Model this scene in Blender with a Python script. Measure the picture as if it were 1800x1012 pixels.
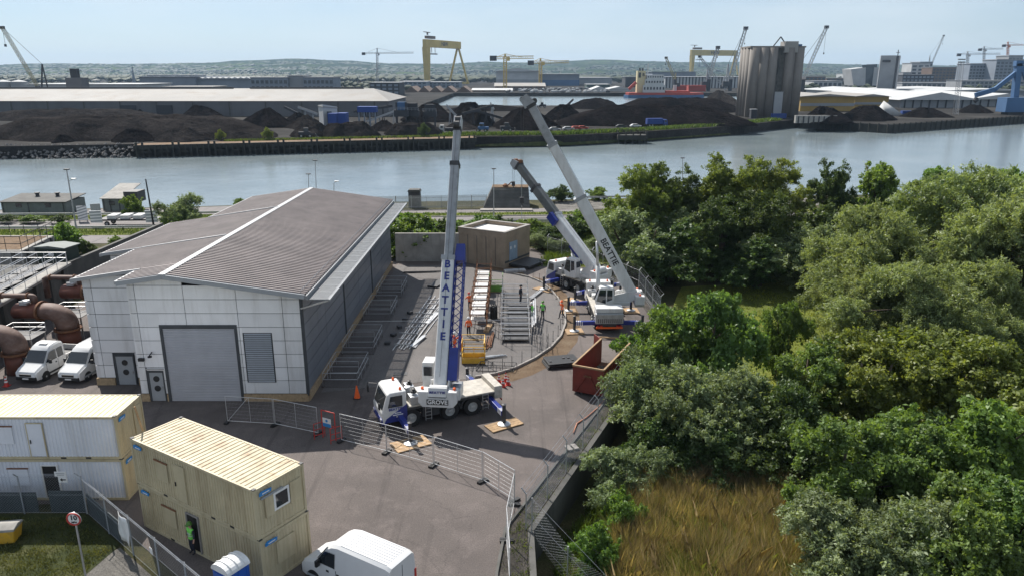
import bpy, bmesh, math, random
import numpy as np
from mathutils import Vector, Matrix
for _o in list(bpy.data.objects): bpy.data.objects.remove(_o)
SC = bpy.context.scene
COL = SC.collection
R = math.radians
# ------------------------------------------------------------------ camera, sky, sun, exposure
CAM_H, PITCH, FPX = 23.5, R(16.13), 1310.0
cam = bpy.data.objects.new('camera', bpy.data.cameras.new('camera')); COL.objects.link(cam)
cam.location = (0, 0, CAM_H); cam.rotation_euler = (R(90) - PITCH, 0, 0)
cam.data.sensor_width = 36; cam.data.lens = FPX / 1800 * 36
cam.data.clip_start = 0.5; cam.data.clip_end = 30000
SC.camera = cam
SUN_AZ, SUN_EL = R(-33), R(46)          # azimuth from +Y, negative = to the left
W = bpy.data.worlds.new('World'); SC.world = W; W.use_nodes = True
_n = W.node_tree.nodes; _l = W.node_tree.links
_bg = _n['Background']; _sky = _n.new('ShaderNodeTexSky'); _sky.sky_type = 'NISHITA'; _sky.sun_disc = False
_sky.sun_elevation = SUN_EL; _sky.sun_rotation = SUN_AZ; _sky.altitude = 20
_sky.air_density = 1.0; _sky.dust_density = .35; _sky.ozone_density = 8.0
# thin high cirrus, mixed over the sky by direction
_tc = _n.new('ShaderNodeTexCoord'); _mp = _n.new('ShaderNodeMapping'); _mp.inputs['Scale'].default_value = (1.0, 2.2, 5.0); _mp.inputs['Rotation'].default_value = (0, 0, R(25))
_nz = _n.new('ShaderNodeTexNoise'); _nz.inputs['Scale'].default_value = 1.6; _nz.inputs['Detail'].default_value = 7; _nz.inputs['Roughness'].default_value = .55
_rp = _n.new('ShaderNodeValToRGB'); _rp.color_ramp.elements[0].position = .22; _rp.color_ramp.elements[1].position = .74
_rp.color_ramp.elements[1].color = (.8, .8, .8, 1)
_mx = _n.new('ShaderNodeMix'); _mx.data_type = 'RGBA'; _mx.inputs[7].default_value = (8.8, 9.5, 9.9, 1)
_l.new(_tc.outputs['Generated'], _mp.inputs['Vector']); _l.new(_mp.outputs['Vector'], _nz.inputs['Vector']); _l.new(_nz.outputs['Fac'], _rp.inputs['Fac'])
_l.new(_rp.outputs['Color'], _mx.inputs[0]); _l.new(_sky.outputs['Color'], _mx.inputs[6]); _l.new(_mx.outputs[2], _bg.inputs['Color'])
_bg.inputs['Strength'].default_value = 0.068
_sd = Vector((math.sin(SUN_AZ) * math.cos(SUN_EL), math.cos(SUN_AZ) * math.cos(SUN_EL), math.sin(SUN_EL)))
sun = bpy.data.objects.new('sun', bpy.data.lights.new('sun', 'SUN')); COL.objects.link(sun)
sun.data.energy = 5.0; sun.data.angle = R(.53); sun.data.color = (1, .95, .88)
sun.rotation_euler = (-_sd).to_track_quat('-Z', 'Y').to_euler(); sun.location = (-60, 90, 120)
SC.view_settings.view_transform = 'Standard'; SC.view_settings.look = 'None'
SC.view_settings.exposure = 0.55; SC.view_settings.gamma = 1.0; SC.view_settings.use_curve_mapping = False
SC.render.engine = 'CYCLES'
SC.cycles.max_bounces = 8; SC.cycles.transparent_max_bounces = 12; SC.cycles.volume_bounces = 0

# ------------------------------------------------------------------ helpers
def srgb(*c):
    return tuple(((v / 255) / 12.92 if v / 255 <= .04045 else ((v / 255 + .055) / 1.055) ** 2.4) for v in c)
_sp, _cp = math.sin(PITCH), math.cos(PITCH)
def gp(px, py, z=0.0):
    "where the sight line through a survey pixel of the photograph meets the level z"
    v = py - 506.0
    t = (CAM_H - z) / (FPX * _sp + v * _cp)
    return ((px - 900) * t, (FPX * _cp - v * _sp) * t)
def zat(py, Y):
    "height seen at photo row py on things standing at distance Y"
    v = py - 506.0
    return CAM_H - Y * (FPX * _sp + v * _cp) / (FPX * _cp - v * _sp)
def xat(px, py, Y):
    v = py - 506.0
    return (px - 900) * Y / (FPX * _cp - v * _sp)

class MB:
    "collects shapes into one mesh"
    def __init__(s, T=None):
        s.v = []; s.f = []; s.m = []; s.T = T or Matrix.Identity(4); s.mi = 0
    def add(s, vs, fs):
        b = len(s.v); T = s.T
        s.v += [tuple(T @ Vector(p)) for p in vs]
        s.f += [tuple(i + b for i in f) for f in fs]; s.m += [s.mi] * len(fs)
        return s
    def box(s, x0, x1, y0, y1, z0, z1):
        vs = [(x, y, z) for z in (z0, z1) for y in (y0, y1) for x in (x0, x1)]
        return s.add(vs, [(0, 2, 3, 1), (4, 5, 7, 6), (0, 1, 5, 4), (2, 6, 7, 3), (0, 4, 6, 2), (1, 3, 7, 5)])
    def cbox(s, c, d, rz=0):
        vs = []; co, si = math.cos(rz), math.sin(rz)
        for z in (-.5, .5):
            for y in (-.5, .5):
                for x in (-.5, .5):
                    a, b = x * d[0], y * d[1]
                    vs.append((c[0] + a * co - b * si, c[1] + a * si + b * co, c[2] + z * d[2]))
        return s.add(vs, [(0, 2, 3, 1), (4, 5, 7, 6), (0, 1, 5, 4), (2, 6, 7, 3), (0, 4, 6, 2), (1, 3, 7, 5)])
    def bar(s, p, q, w, h=None, w2=None, h2=None, up=(0, 0, 1)):
        "rectangular beam from p to q, w sideways, h upwards"
        h = h or w; w2 = w2 or w; h2 = h2 or h
        p, q = Vector(p), Vector(q); u = (q - p).normalized(); a = u.cross(Vector(up))
        if a.length < 1e-3: a = Vector((1, 0, 0))
        a.normalize(); b = a.cross(u)
        vs = []
        for c, ww, hh in ((p, w, h), (q, w2, h2)):
            for i, j in ((-1, -1), (1, -1), (1, 1), (-1, 1)): vs.append(c + a * (i * ww / 2) + b * (j * hh / 2))
        return s.add(vs, [(0, 1, 2, 3), (7, 6, 5, 4), (0, 4, 5, 1), (1, 5, 6, 2), (2, 6, 7, 3), (3, 7, 4, 0)])
    def tube(s, pts, r, n=6, caps=True, r2=None):
        pts = [Vector(p) for p in pts]; k = len(pts); vs = []; fs = []
        prev = None
        for i, p in enumerate(pts):
            u = (pts[min(i + 1, k - 1)] - pts[max(i - 1, 0)]).normalized()
            if prev is None:
                a = u.cross(Vector((0, 0, 1)))
                if a.length < 1e-3: a = Vector((1, 0, 0))
            else: a = prev - u * prev.dot(u)
            a.normalize(); prev = a; b = a.cross(u)
            rr = r if r2 is None else r + (r2 - r) * i / (k - 1)
            if isinstance(r, (list, tuple)): rr = r[i]
            for j in range(n):
                t = 2 * math.pi * j / n; vs.append(p + a * (rr * math.cos(t)) + b * (rr * math.sin(t)))
        for i in range(k - 1):
            for j in range(n):
                fs.append((i * n + j, i * n + (j + 1) % n, (i + 1) * n + (j + 1) % n, (i + 1) * n + j))
        if caps: fs += [tuple(reversed(range(n))), tuple(range((k - 1) * n, k * n))]
        return s.add(vs, fs)
    def lathe(s, prof, c, axis='z', n=20, caps=True):
        "prof = [(radius, height)], turned round axis through c"
        vs = []; fs = []
        for r, h in prof:
            for j in range(n):
                t = 2 * math.pi * j / n; a, b = r * math.cos(t), r * math.sin(t)
                vs.append({'z': (c[0] + a, c[1] + b, c[2] + h), 'x': (c[0] + h, c[1] + a, c[2] + b), 'y': (c[0] + a, c[1] + h, c[2] - b)}[axis])
        for i in range(len(prof) - 1):
            for j in range(n): fs.append((i * n + j, i * n + (j + 1) % n, (i + 1) * n + (j + 1) % n, (i + 1) * n + j))
        if caps and prof[0][0] > 1e-4: fs.append(tuple(reversed(range(n))))
        if caps and prof[-1][0] > 1e-4: fs.append(tuple(range((len(prof) - 1) * n, len(prof) * n)))
        return s.add(vs, fs)
    def prism(s, poly, z0, z1, z1s=None):
        n = len(poly); vs = [(p[0], p[1], z0) for p in poly] + [(p[0], p[1], z1 if z1s is None else z1s[i]) for i, p in enumerate(poly)]
        return s.add(vs, [tuple(reversed(range(n))), tuple(range(n, 2 * n))] + [(i, (i + 1) % n, n + (i + 1) % n, n + i) for i in range(n)])
    def prof_y(s, poly, y0, y1):
        "polygon in (x, z) swept along y"
        n = len(poly); vs = [(p[0], y0, p[1]) for p in poly] + [(p[0], y1, p[1]) for p in poly]
        return s.add(vs, [tuple(range(n)), tuple(reversed(range(n, 2 * n)))] + [(i, n + i, n + (i + 1) % n, (i + 1) % n) for i in range(n)])
    def prof_x(s, poly, x0, x1):
        n = len(poly); vs = [(x0, p[0], p[1]) for p in poly] + [(x1, p[0], p[1]) for p in poly]
        return s.add(vs, [tuple(reversed(range(n))), tuple(range(n, 2 * n))] + [(i, (i + 1) % n, n + (i + 1) % n, n + i) for i in range(n)])
    def poly(s, pts): return s.add(pts, [tuple(range(len(pts)))])
    def mesh(s, name, mats, smooth=False):
        me = bpy.data.meshes.new(name); me.from_pydata(s.v, [], s.f)
        for m in (mats if isinstance(mats, (list, tuple)) else [mats]): me.materials.append(m)
        me.polygons.foreach_set('material_index', s.m)
        if smooth: me.polygons.foreach_set('use_smooth', [True] * len(s.f))
        bm = bmesh.new(); bm.from_mesh(me); bmesh.ops.recalc_face_normals(bm, faces=bm.faces); bm.to_mesh(me); bm.free()
        me.update(); return me
    def build(s, name, mats, parent=None, world=True, smooth=False, bevel=0, kind=None):
        "world: the shapes were given in scene coordinates, so move them into the parent's"
        if parent is not None and world:
            I = PM[parent.name].inverted(); s.v = [tuple(I @ Vector(p)) for p in s.v]
        o = bpy.data.objects.new(name, s.mesh(name, mats, smooth)); COL.objects.link(o)
        if parent is not None: o.parent = parent; PM[o.name] = PM[parent.name]
        else: PM[o.name] = Matrix.Identity(4)
        if bevel:
            b = o.modifiers.new('bevel', 'BEVEL'); b.width = bevel; b.segments = 2; b.limit_method = 'ANGLE'; b.angle_limit = R(40)
        if kind: o['kind'] = kind
        return o
PM = {}
def place(name, me, parent=None, loc=(0, 0, 0), rz=0, scale=None):
    o = bpy.data.objects.new(name, me); COL.objects.link(o); o.parent = parent; o.location = loc; o.rotation_euler = (0, 0, rz)
    if scale: o.scale = scale
    return o
def thing(name, label, cat, loc=(0, 0, 0), rz=0, group=None):
    o = bpy.data.objects.new(name, None); COL.objects.link(o); o.empty_display_size = .3
    o.location = loc; o.rotation_euler = (0, 0, rz); o['label'] = label; o['category'] = cat
    if group: o['group'] = group
    PM[o.name] = Matrix.Translation(loc) @ Matrix.Rotation(rz, 4, 'Z')
    return o
def tag(o, label, cat, group=None):
    o['label'] = label; o['category'] = cat
    if group: o['group'] = group
    return o
def struct(o): o['kind'] = 'structure'; return o
def copy_tree(o, parent=None):
    c = o.copy(); COL.objects.link(c); c.parent = parent
    for ch in list(o.children): copy_tree(ch, c)
    return c
def dup(root, loc, rz, label, group=None):
    c = copy_tree(root); c.location = loc; c.rotation_euler = (0, 0, rz); c['label'] = label
    if group: c['group'] = group
    PM[c.name] = Matrix.Translation(loc) @ Matrix.Rotation(rz, 4, 'Z')
    return c
def text_mesh(txt, size, extrude=.01, bold=.02):
    cu = bpy.data.curves.new('txt', 'FONT'); cu.body = txt; cu.size = size; cu.extrude = extrude; cu.offset = bold * size
    cu.align_x = 'CENTER'; cu.align_y = 'CENTER'; cu.resolution_u = 3
    o = bpy.data.objects.new('txt', cu); COL.objects.link(o)
    dg = bpy.context.evaluated_depsgraph_get(); me = bpy.data.meshes.new_from_object(o.evaluated_get(dg))
    bpy.data.objects.remove(o); return me
def lettering(txt, size, mtl, parent, c, right, up, world=True, name='lettering', extrude=.01, bold=.02, sx=1):
    "text centred at c, reading along right with its top along up"
    me = text_mesh(txt, size, extrude, bold); me.materials.clear(); me.materials.append(mtl)
    r, u = Vector(right).normalized(), Vector(up).normalized(); n = r.cross(u)
    M = Matrix((( r.x * sx, u.x, n.x, c[0]), (r.y * sx, u.y, n.y, c[1]), (r.z * sx, u.z, n.z, c[2]), (0, 0, 0, 1)))
    if parent is not None and world: M = PM[parent.name].inverted() @ M
    me.transform(M); o = bpy.data.objects.new(name, me); COL.objects.link(o); o.parent = parent
    return o

# ------------------------------------------------------------------ materials
def _nt(name):
    m = bpy.data.materials.new(name); m.use_nodes = True; t = m.node_tree
    return m, t, t.nodes['Principled BSDF'], t.nodes, t.links
def _ramp(n, a, b, ca=(0, 0, 0, 1), cb=(1, 1, 1, 1)):
    r = n.new('ShaderNodeValToRGB'); e = r.color_ramp.elements; e[0].position = a; e[1].position = b; e[0].color = ca; e[1].color = cb
    return r
def _noise(n, l, vec, scale, detail=5, rough=.55):
    z = n.new('ShaderNodeTexNoise'); z.inputs['Scale'].default_value = scale; z.inputs['Detail'].default_value = detail; z.inputs['Roughness'].default_value = rough
    l.new(vec, z.inputs['Vector']); return z
def _mixc(n, l, fac, a, b, blend='MIX'):
    x = n.new('ShaderNodeMix'); x.data_type = 'RGBA'; x.blend_type = blend
    for i, v in ((0, fac), (6, a), (7, b)):
        if isinstance(v, (int, float)): x.inputs[i].default_value = v
        elif isinstance(v, tuple): x.inputs[i].default_value = (*v[:3], 1)
        else: l.new(v, x.inputs[i])
    return x.outputs[2]
def mat(name, col, rough=.6, metal=0.0, var=.18, scale=1.5, bump=0.0, bscale=20, col2=None, stain=None, stain_amt=.5, streak=False, spec=.5, fine=0.0, piece=0.0):
    "painted / weathered surface: base colour mottled by noise, optional second stain colour with its own patches"
    m, t, b, n, l = _nt(name)
    tc = n.new('ShaderNodeTexCoord'); vec = tc.outputs['Object']
    z = _noise(n, l, vec, scale); r = _ramp(n, .3, .7); l.new(z.outputs['Fac'], r.inputs['Fac'])
    lo = tuple(c * (1 - var) for c in col); hi = col2 if col2 else tuple(min(1, c * (1 + var)) for c in col)
    c = _mixc(n, l, r.outputs['Color'], lo, hi)
    if fine:
        zf = _noise(n, l, vec, scale * 30, 3, .7); rf = _ramp(n, .35, .65, (1 - fine,) * 3 + (1,), (1 + fine,) * 3 + (1,)); l.new(zf.outputs['Fac'], rf.inputs['Fac'])
        c = _mixc(n, l, 1.0, c, rf.outputs['Color'], 'MULTIPLY')
    if stain:
        mp = n.new('ShaderNodeMapping'); l.new(vec, mp.inputs['Vector'])
        mp.inputs['Scale'].default_value = (1, 1, .12) if streak else (1, 1, 1)
        z2 = _noise(n, l, mp.outputs['Vector'], scale * 1.7, 8, .65); r2 = _ramp(n, .5, .74, (0, 0, 0, 1), (stain_amt,) * 3 + (1,)); l.new(z2.outputs['Fac'], r2.inputs['Fac'])
        c = _mixc(n, l, r2.outputs['Color'], c, stain)
    if piece:
        oi = n.new('ShaderNodeObjectInfo'); rp = _ramp(n, 0, 1, (1 - piece,) * 3 + (1,), (1 + piece,) * 3 + (1,)); l.new(oi.outputs['Random'], rp.inputs['Fac']); c = _mixc(n, l, 1.0, c, rp.outputs['Color'], 'MULTIPLY')
    l.new(c, b.inputs['Base Color'])
    b.inputs['Roughness'].default_value = rough; b.inputs['Metallic'].default_value = metal; b.inputs['Specular IOR Level'].default_value = spec
    if bump:
        z3 = _noise(n, l, vec, bscale, 4); bp = n.new('ShaderNodeBump'); bp.inputs['Strength'].default_value = bump; bp.inputs['Distance'].default_value = .05
        l.new(z3.outputs['Fac'], bp.inputs['Height']); l.new(bp.outputs['Normal'], b.inputs['Normal'])
    return m
def foliage(name, ca, cb, trans=.3, scale=.35):
    m, t, b, n, l = _nt(name); n.remove(b)
    tc = n.new('ShaderNodeTexCoord'); z = _noise(n, l, tc.outputs['Object'], scale, 3); r = _ramp(n, .3, .7); l.new(z.outputs['Fac'], r.inputs['Fac'])
    at = n.new('ShaderNodeAttribute'); at.attribute_name = 'leaf'
    oi = n.new('ShaderNodeObjectInfo')
    c = _mixc(n, l, r.outputs['Color'], ca, cb)
    hs = n.new('ShaderNodeHueSaturation'); l.new(c, hs.inputs['Color'])
    mr = n.new('ShaderNodeMapRange'); mr.inputs[1].default_value = 0; mr.inputs[2].default_value = 1; mr.inputs[3].default_value = .62; mr.inputs[4].default_value = 1.45
    l.new(at.outputs['Fac'], mr.inputs[0]); l.new(mr.outputs[0], hs.inputs['Value'])
    mh = n.new('ShaderNodeMapRange'); mh.inputs[3].default_value = .485; mh.inputs[4].default_value = .515; l.new(oi.outputs['Random'], mh.inputs[0]); l.new(mh.outputs[0], hs.inputs['Hue'])
    d = n.new('ShaderNodeBsdfPrincipled'); d.inputs['Roughness'].default_value = .5; d.inputs['Specular IOR Level'].default_value = .35; l.new(hs.outputs[0], d.inputs['Base Color'])
    tr = n.new('ShaderNodeBsdfTranslucent'); c2 = _mixc(n, l, 1.0, hs.outputs[0], (1.25, 1.2, .45), 'MULTIPLY'); l.new(c2, tr.inputs['Color'])
    ms = n.new('ShaderNodeMixShader'); ms.inputs[0].default_value = trans
    l.new(d.outputs[0], ms.inputs[1]); l.new(tr.outputs[0], ms.inputs[2]); l.new(ms.outputs[0], n['Material Output'].inputs['Surface'])
    return m
def asphalt(name, col, patch=.35, warm=(.17, .14, .13)):
    m, t, b, n, l = _nt(name); tc = n.new('ShaderNodeTexCoord'); v = tc.outputs['Object']
    z1 = _noise(n, l, v, .09, 6, .6); r1 = _ramp(n, .32, .68); l.new(z1.outputs['Fac'], r1.inputs['Fac'])
    c = _mixc(n, l, r1.outputs['Color'], tuple(x * (1 - patch) for x in col), tuple(x * (1 + patch * .6) for x in col))
    z2 = _noise(n, l, v, .55, 8, .7); r2 = _ramp(n, .5, .72, (0, 0, 0, 1), (.55, .55, .55, 1)); l.new(z2.outputs['Fac'], r2.inputs['Fac']); c = _mixc(n, l, r2.outputs['Color'], c, warm)
    z5 = _noise(n, l, v, .23, 9, .72); r5 = _ramp(n, .58, .7, (0, 0, 0, 1), (.5, .5, .5, 1)); l.new(z5.outputs['Fac'], r5.inputs['Fac']); c = _mixc(n, l, r5.outputs['Color'], c, tuple(x * .45 for x in col))
    z3 = _noise(n, l, v, 14, 3, .8); r3 = _ramp(n, .3, .7, (.6, .6, .6, 1), (1.4, 1.4, 1.4, 1)); l.new(z3.outputs['Fac'], r3.inputs['Fac']); c = _mixc(n, l, 1.0, c, r3.outputs['Color'], 'MULTIPLY')
    z4 = _noise(n, l, v, 60, 2, .8); r4 = _ramp(n, .3, .7, (.8, .8, .8, 1), (1.2, 1.2, 1.2, 1)); l.new(z4.outputs['Fac'], r4.inputs['Fac']); c = _mixc(n, l, 1.0, c, r4.outputs['Color'], 'MULTIPLY')
    zd = _noise(n, l, v, .6, 5, .7); vm = n.new('ShaderNodeVectorMath'); vm.operation = 'MULTIPLY_ADD'; vm.inputs[1].default_value = (2.2, 2.2, 0); l.new(zd.outputs['Color'], vm.inputs[0]); l.new(v, vm.inputs[2])
    vc = n.new('ShaderNodeTexVoronoi'); vc.feature = 'DISTANCE_TO_EDGE'; vc.inputs['Scale'].default_value = .13; l.new(vm.outputs[0], vc.inputs['Vector']); rc = _ramp(n, .0, .004, (.72, .72, .72, 1), (1, 1, 1, 1)); l.new(vc.outputs['Distance'], rc.inputs['Fac']); c = _mixc(n, l, 1.0, c, rc.outputs['Color'], 'MULTIPLY')
    wv = n.new('ShaderNodeMapping'); wv.inputs['Scale'].default_value = (1.3, .05, 1); wv.inputs['Rotation'].default_value = (0, 0, R(28)); l.new(v, wv.inputs['Vector']); zt = _noise(n, l, wv.outputs['Vector'], 1.0, 4, .6); rt_ = _ramp(n, .56, .68, (1, 1, 1, 1), (.72, .72, .72, 1)); l.new(zt.outputs['Fac'], rt_.inputs['Fac']); c = _mixc(n, l, 1.0, c, rt_.outputs['Color'], 'MULTIPLY')
    l.new(c, b.inputs['Base Color']); b.inputs['Roughness'].default_value = .88
    bp = n.new('ShaderNodeBump'); bp.inputs['Strength'].default_value = .35; bp.inputs['Distance'].default_value = .02; l.new(z3.outputs['Fac'], bp.inputs['Height']); l.new(bp.outputs['Normal'], b.inputs['Normal'])
    return m
def ground_mat(name, cols, scale=.12, fine=9, bd=.15, spec=.2):
    m, t, b, n, l = _nt(name); tc = n.new('ShaderNodeTexCoord'); v = tc.outputs['Object']
    z1 = _noise(n, l, v, scale, 8, .65); r = n.new('ShaderNodeValToRGB'); e = r.color_ramp.elements
    e[0].position = .3; e[0].color = (*cols[0], 1); e[1].position = .7; e[1].color = (*cols[-1], 1)
    for i, c in enumerate(cols[1:-1]):
        q = e.new(.3 + .4 * (i + 1) / (len(cols) - 1)); q.color = (*c, 1)
    l.new(z1.outputs['Fac'], r.inputs['Fac'])
    z3 = _noise(n, l, v, fine, 4, .8); r3 = _ramp(n, .3, .7, (.55, .55, .55, 1), (1.4, 1.4, 1.4, 1)); l.new(z3.outputs['Fac'], r3.inputs['Fac'])
    c = _mixc(n, l, 1.0, r.outputs['Color'], r3.outputs['Color'], 'MULTIPLY'); l.new(c, b.inputs['Base Color']); b.inputs['Roughness'].default_value = .95; b.inputs['Specular IOR Level'].default_value = spec
    bp = n.new('ShaderNodeBump'); bp.inputs['Strength'].default_value = .8; bp.inputs['Distance'].default_value = bd; l.new(z3.outputs['Fac'], bp.inputs['Height']); l.new(bp.outputs['Normal'], b.inputs['Normal'])
    return m
def water_mat(name):
    m, t, b, n, l = _nt(name); tc = n.new('ShaderNodeTexCoord'); v = tc.outputs['Object']
    mp = n.new('ShaderNodeMapping'); mp.inputs['Scale'].default_value = (.5, 1.2, 1); mp.inputs['Rotation'].default_value = (0, 0, R(-12)); l.new(v, mp.inputs['Vector'])
    z = _noise(n, l, mp.outputs['Vector'], .9, 6, .62); z2 = _noise(n, l, v, .05, 4, .6)
    mm = n.new('ShaderNodeMath'); mm.operation = 'MULTIPLY_ADD'; mm.inputs[1].default_value = 3.0; l.new(z2.outputs['Fac'], mm.inputs[0]); l.new(z.outputs['Fac'], mm.inputs[2])
    bp = n.new('ShaderNodeBump'); bp.inputs['Strength'].default_value = .28; bp.inputs['Distance'].default_value = .16; l.new(mm.outputs[0], bp.inputs['Height']); l.new(bp.outputs['Normal'], b.inputs['Normal'])
    r = _ramp(n, .35, .65, (.15, .185, .195, 1), (.20, .235, .245, 1)); l.new(z2.outputs['Fac'], r.inputs['Fac']); l.new(r.outputs['Color'], b.inputs['Base Color'])
    b.inputs['Roughness'].default_value = .16; b.inputs['IOR'].default_value = 1.33
    return m
def glass_mat(name, col=(.02, .025, .03), rough=.06):
    m, t, b, n, l = _nt(name); b.inputs['Base Color'].default_value = (*col, 1); b.inputs['Roughness'].default_value = rough; b.inputs['Specular IOR Level'].default_value = .8
    return m
def hill_mat(name):
    m, t, b, n, l = _nt(name); tc = n.new('ShaderNodeTexCoord'); v = tc.outputs['Object']
    vo = n.new('ShaderNodeTexVoronoi'); vo.inputs['Scale'].default_value = .0042; l.new(v, vo.inputs['Vector'])
    z = _noise(n, l, v, .0012, 6, .6)
    f = n.new('ShaderNodeSeparateColor'); l.new(vo.outputs['Color'], f.inputs[0])
    r = _ramp(n, .35, .75, (.03, .05, .022, 1), (.105, .14, .05, 1)); l.new(f.outputs[0], r.inputs['Fac'])
    r2 = _ramp(n, .44, .62); l.new(z.outputs['Fac'], r2.inputs['Fac'])
    c = _mixc(n, l, r2.outputs['Color'], (.03, .045, .022), r.outputs['Color'])
    vd = n.new('ShaderNodeTexVoronoi'); vd.feature = 'DISTANCE_TO_EDGE'; vd.inputs['Scale'].default_value = .0042; l.new(v, vd.inputs['Vector'])
    r4 = _ramp(n, .03, .09, (1, 1, 1, 1), (0, 0, 0, 1)); l.new(vd.outputs['Distance'], r4.inputs['Fac'])
    c = _mixc(n, l, r4.outputs['Color'], c, (.022, .035, .018))
    z3 = _noise(n, l, v, .02, 5, .7); r3 = _ramp(n, .52, .6, (0, 0, 0, 1), (.8, .8, .8, 1)); l.new(z3.outputs['Fac'], r3.inputs['Fac']); c = _mixc(n, l, r3.outputs['Color'], c, (.02, .033, .018))
    l.new(c, b.inputs['Base Color']); b.inputs['Roughness'].default_value = 1; b.inputs['Specular IOR Level'].default_value = 0
    return m

M = {}
M['asphalt'] = asphalt('asphalt', (.106, .088, .080))
M['patch'] = asphalt('patch_tarmac', (.088, .078, .075), .2, (.12, .10, .095))
M['platform'] = asphalt('platform_tarmac', (.125, .115, .11), .3, (.17, .145, .13))
M['road'] = asphalt('road_tarmac', (.17, .155, .15), .15, (.2, .18, .17))
M['concrete'] = mat('concrete', (.30, .285, .26), .85, 0, .22, .8, .25, 25, None, (.10, .095, .085), .6, True)
M['darkconcrete'] = mat('dark_concrete', (.085, .082, .075), .85, 0, .3, .7, .3, 20, None, (.05, .055, .045), .7, True)
M['kerb'] = mat('kerb_stone', (.27, .25, .23), .85, 0, .2, 2, .2, 30)
M['soil'] = ground_mat('soil', [(.10, .065, .04), (.16, .11, .07), (.20, .15, .10)], .5)
M['verge'] = ground_mat('verge_gravel', [(.03, .028, .024), (.065, .058, .05), (.12, .105, .09)], .8, 8)
M['gravel'] = ground_mat('gravel', [(.10, .095, .085), (.17, .16, .145), (.24, .225, .2)], .6, 12)
M['grass'] = ground_mat('grass_ground', [(.025, .035, .012), (.05, .06, .02), (.11, .11, .045)], .5)
M['meadow'] = ground_mat('meadow_ground', [(.06, .08, .016), (.14, .165, .03), (.26, .27, .05)], .12, 5)
M['scrub'] = ground_mat('scrub_ground', [(.028, .032, .014), (.06, .06, .025), (.12, .10, .05)], .3)
M['farground'] = ground_mat('dusty_ground', [(.018, .017, .016), (.036, .034, .032), (.07, .066, .06)], .03, 1.0, .15, .05)
M['coal'] = ground_mat('coal', [(.006, .0055, .006), (.013, .0115, .0115), (.026, .022, .0215)], .08, .8, 1.2, .0)
M['coal2'] = ground_mat('dusty_coal', [(.014, .0125, .0125), (.028, .025, .024), (.052, .046, .0435)], .08, .8, 1.2, .0)
M['redsoil'] = ground_mat('red_soil', [(.10, .07, .04), (.18, .12, .075), (.22, .15, .09)], .05, 1.5)
M['water'] = water_mat('water')
M['hills'] = hill_mat('hill_fields')
M['glass'] = glass_mat('dark_glass')
M['black'] = mat('black_plastic', (.012, .012, .013), .55, 0, .2)
M['tyre'] = mat('tyre_rubber', (.018, .017, .017), .85, 0, .25, 6)
M['white'] = mat('white_paint', (.74, .74, .73), .35, 0, .06, 1.5, 0, 20, None, (.42, .40, .36), .35, True)
M['vanwhite'] = mat('van_white', (.66, .66, .655), .25, 0, .03, 1.5, 0, 20, None, (.6, .58, .55), .25, True)
M['cranewhite'] = mat('crane_white', (.60, .60, .59), .4, 0, .08, 1.2, 0, 20, None, (.36, .34, .31), .5, True)
M['darkboom'] = mat('dark_boom', (.10, .105, .10), .5, .1, .2, 1.0, 0, 20, None, (.2, .2, .19), .5)
M['boomgrey'] = mat('boom_grey', (.30, .31, .32), .45, .1, .12, 1.0, 0, 20, None, (.12, .12, .12), .5)
M['deck'] = mat('crane_deck', (.42, .39, .34), .7, 0, .2, 1.5, .15, 30, None, (.18, .16, .14), .6)
M['blue'] = mat('crane_blue', (.018, .032, .20), .35, 0, .15)
M['tblue'] = mat('bright_blue', (.02, .10, .42), .45, 0, .15)
M['darksteel'] = mat('dark_steel', (.05, .05, .052), .6, .2, .3, 3)
M['steel'] = mat('galvanised_steel', (.42, .43, .44), .42, .6, .15, 3)
M['alu'] = mat('aluminium', (.58, .58, .58), .4, .5, .15, 3)
M['rim'] = mat('wheel_rim', (.45, .45, .44), .5, .2, .2, 5)
M['red'] = mat('red_paint', (.45, .03, .02), .5, 0, .15)
M['orange'] = mat('orange_hivis', (.85, .13, .02), .7, 0, .12, 8)
M['hose'] = mat('hose_orange', (.42, .17, .09), .7, 0, .2)
M['green'] = mat('green_hivis', (.20, .72, .10), .7, 0, .12, 8)
M['navy'] = mat('navy_cloth', (.018, .022, .035), .85, 0, .25, 8)
M['skin'] = mat('skin', (.5, .3, .22), .6, 0, .05)
M['yellow'] = mat('yellow_paint', (.62, .36, .03), .55, 0, .18, 2, 0, 20, None, (.3, .2, .1), .5)
M['greenpaint'] = mat('green_paint', (.09, .22, .03), .55, 0, .2)
M['wood'] = mat('timber_mat', (.36, .235, .125), .8, 0, .22, 2.0, .2, 30, None, (.18, .12, .07), .7, piece=.2)
M['skip'] = mat('skip_red', (.17, .024, .015), .65, 0, .25, 1.2, .1, 30, None, (.12, .05, .025), .8, True)
M['rust'] = mat('rust', (.17, .075, .035), .85, 0, .35, 1.8, .2, 30)
M['pipe'] = mat('pipe_primer', (.14, .082, .062), .7, 0, .35, 1.0, .1, 20, None, (.25, .19, .16), .7)
M['pipelow'] = mat('pipe_oxide', (.15, .05, .03), .65, 0, .25, 1.2, .1, 20)
M['brick'] = mat('plinth_brick', (.34, .25, .15), .9, 0, .25, 6, .3, 30)
M['buff'] = mat('buff_brick', (.30, .235, .17), .9, 0, .14, .8, .15, 40, None, (.17, .13, .09), .5, True, fine=.2)
M['membrane'] = mat('roof_membrane', (.62, .61, .59), .8, 0, .15, 1.2, 0, 20, None, (.3, .29, .27), .5)
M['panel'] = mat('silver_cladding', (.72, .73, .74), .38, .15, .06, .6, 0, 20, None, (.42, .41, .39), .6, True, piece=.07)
M['panel2'] = mat('grey_cladding', (.17, .185, .21), .42, .15, .08, .5, 0, 20, None, (.11, .12, .13), .5, True, piece=.1)
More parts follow.
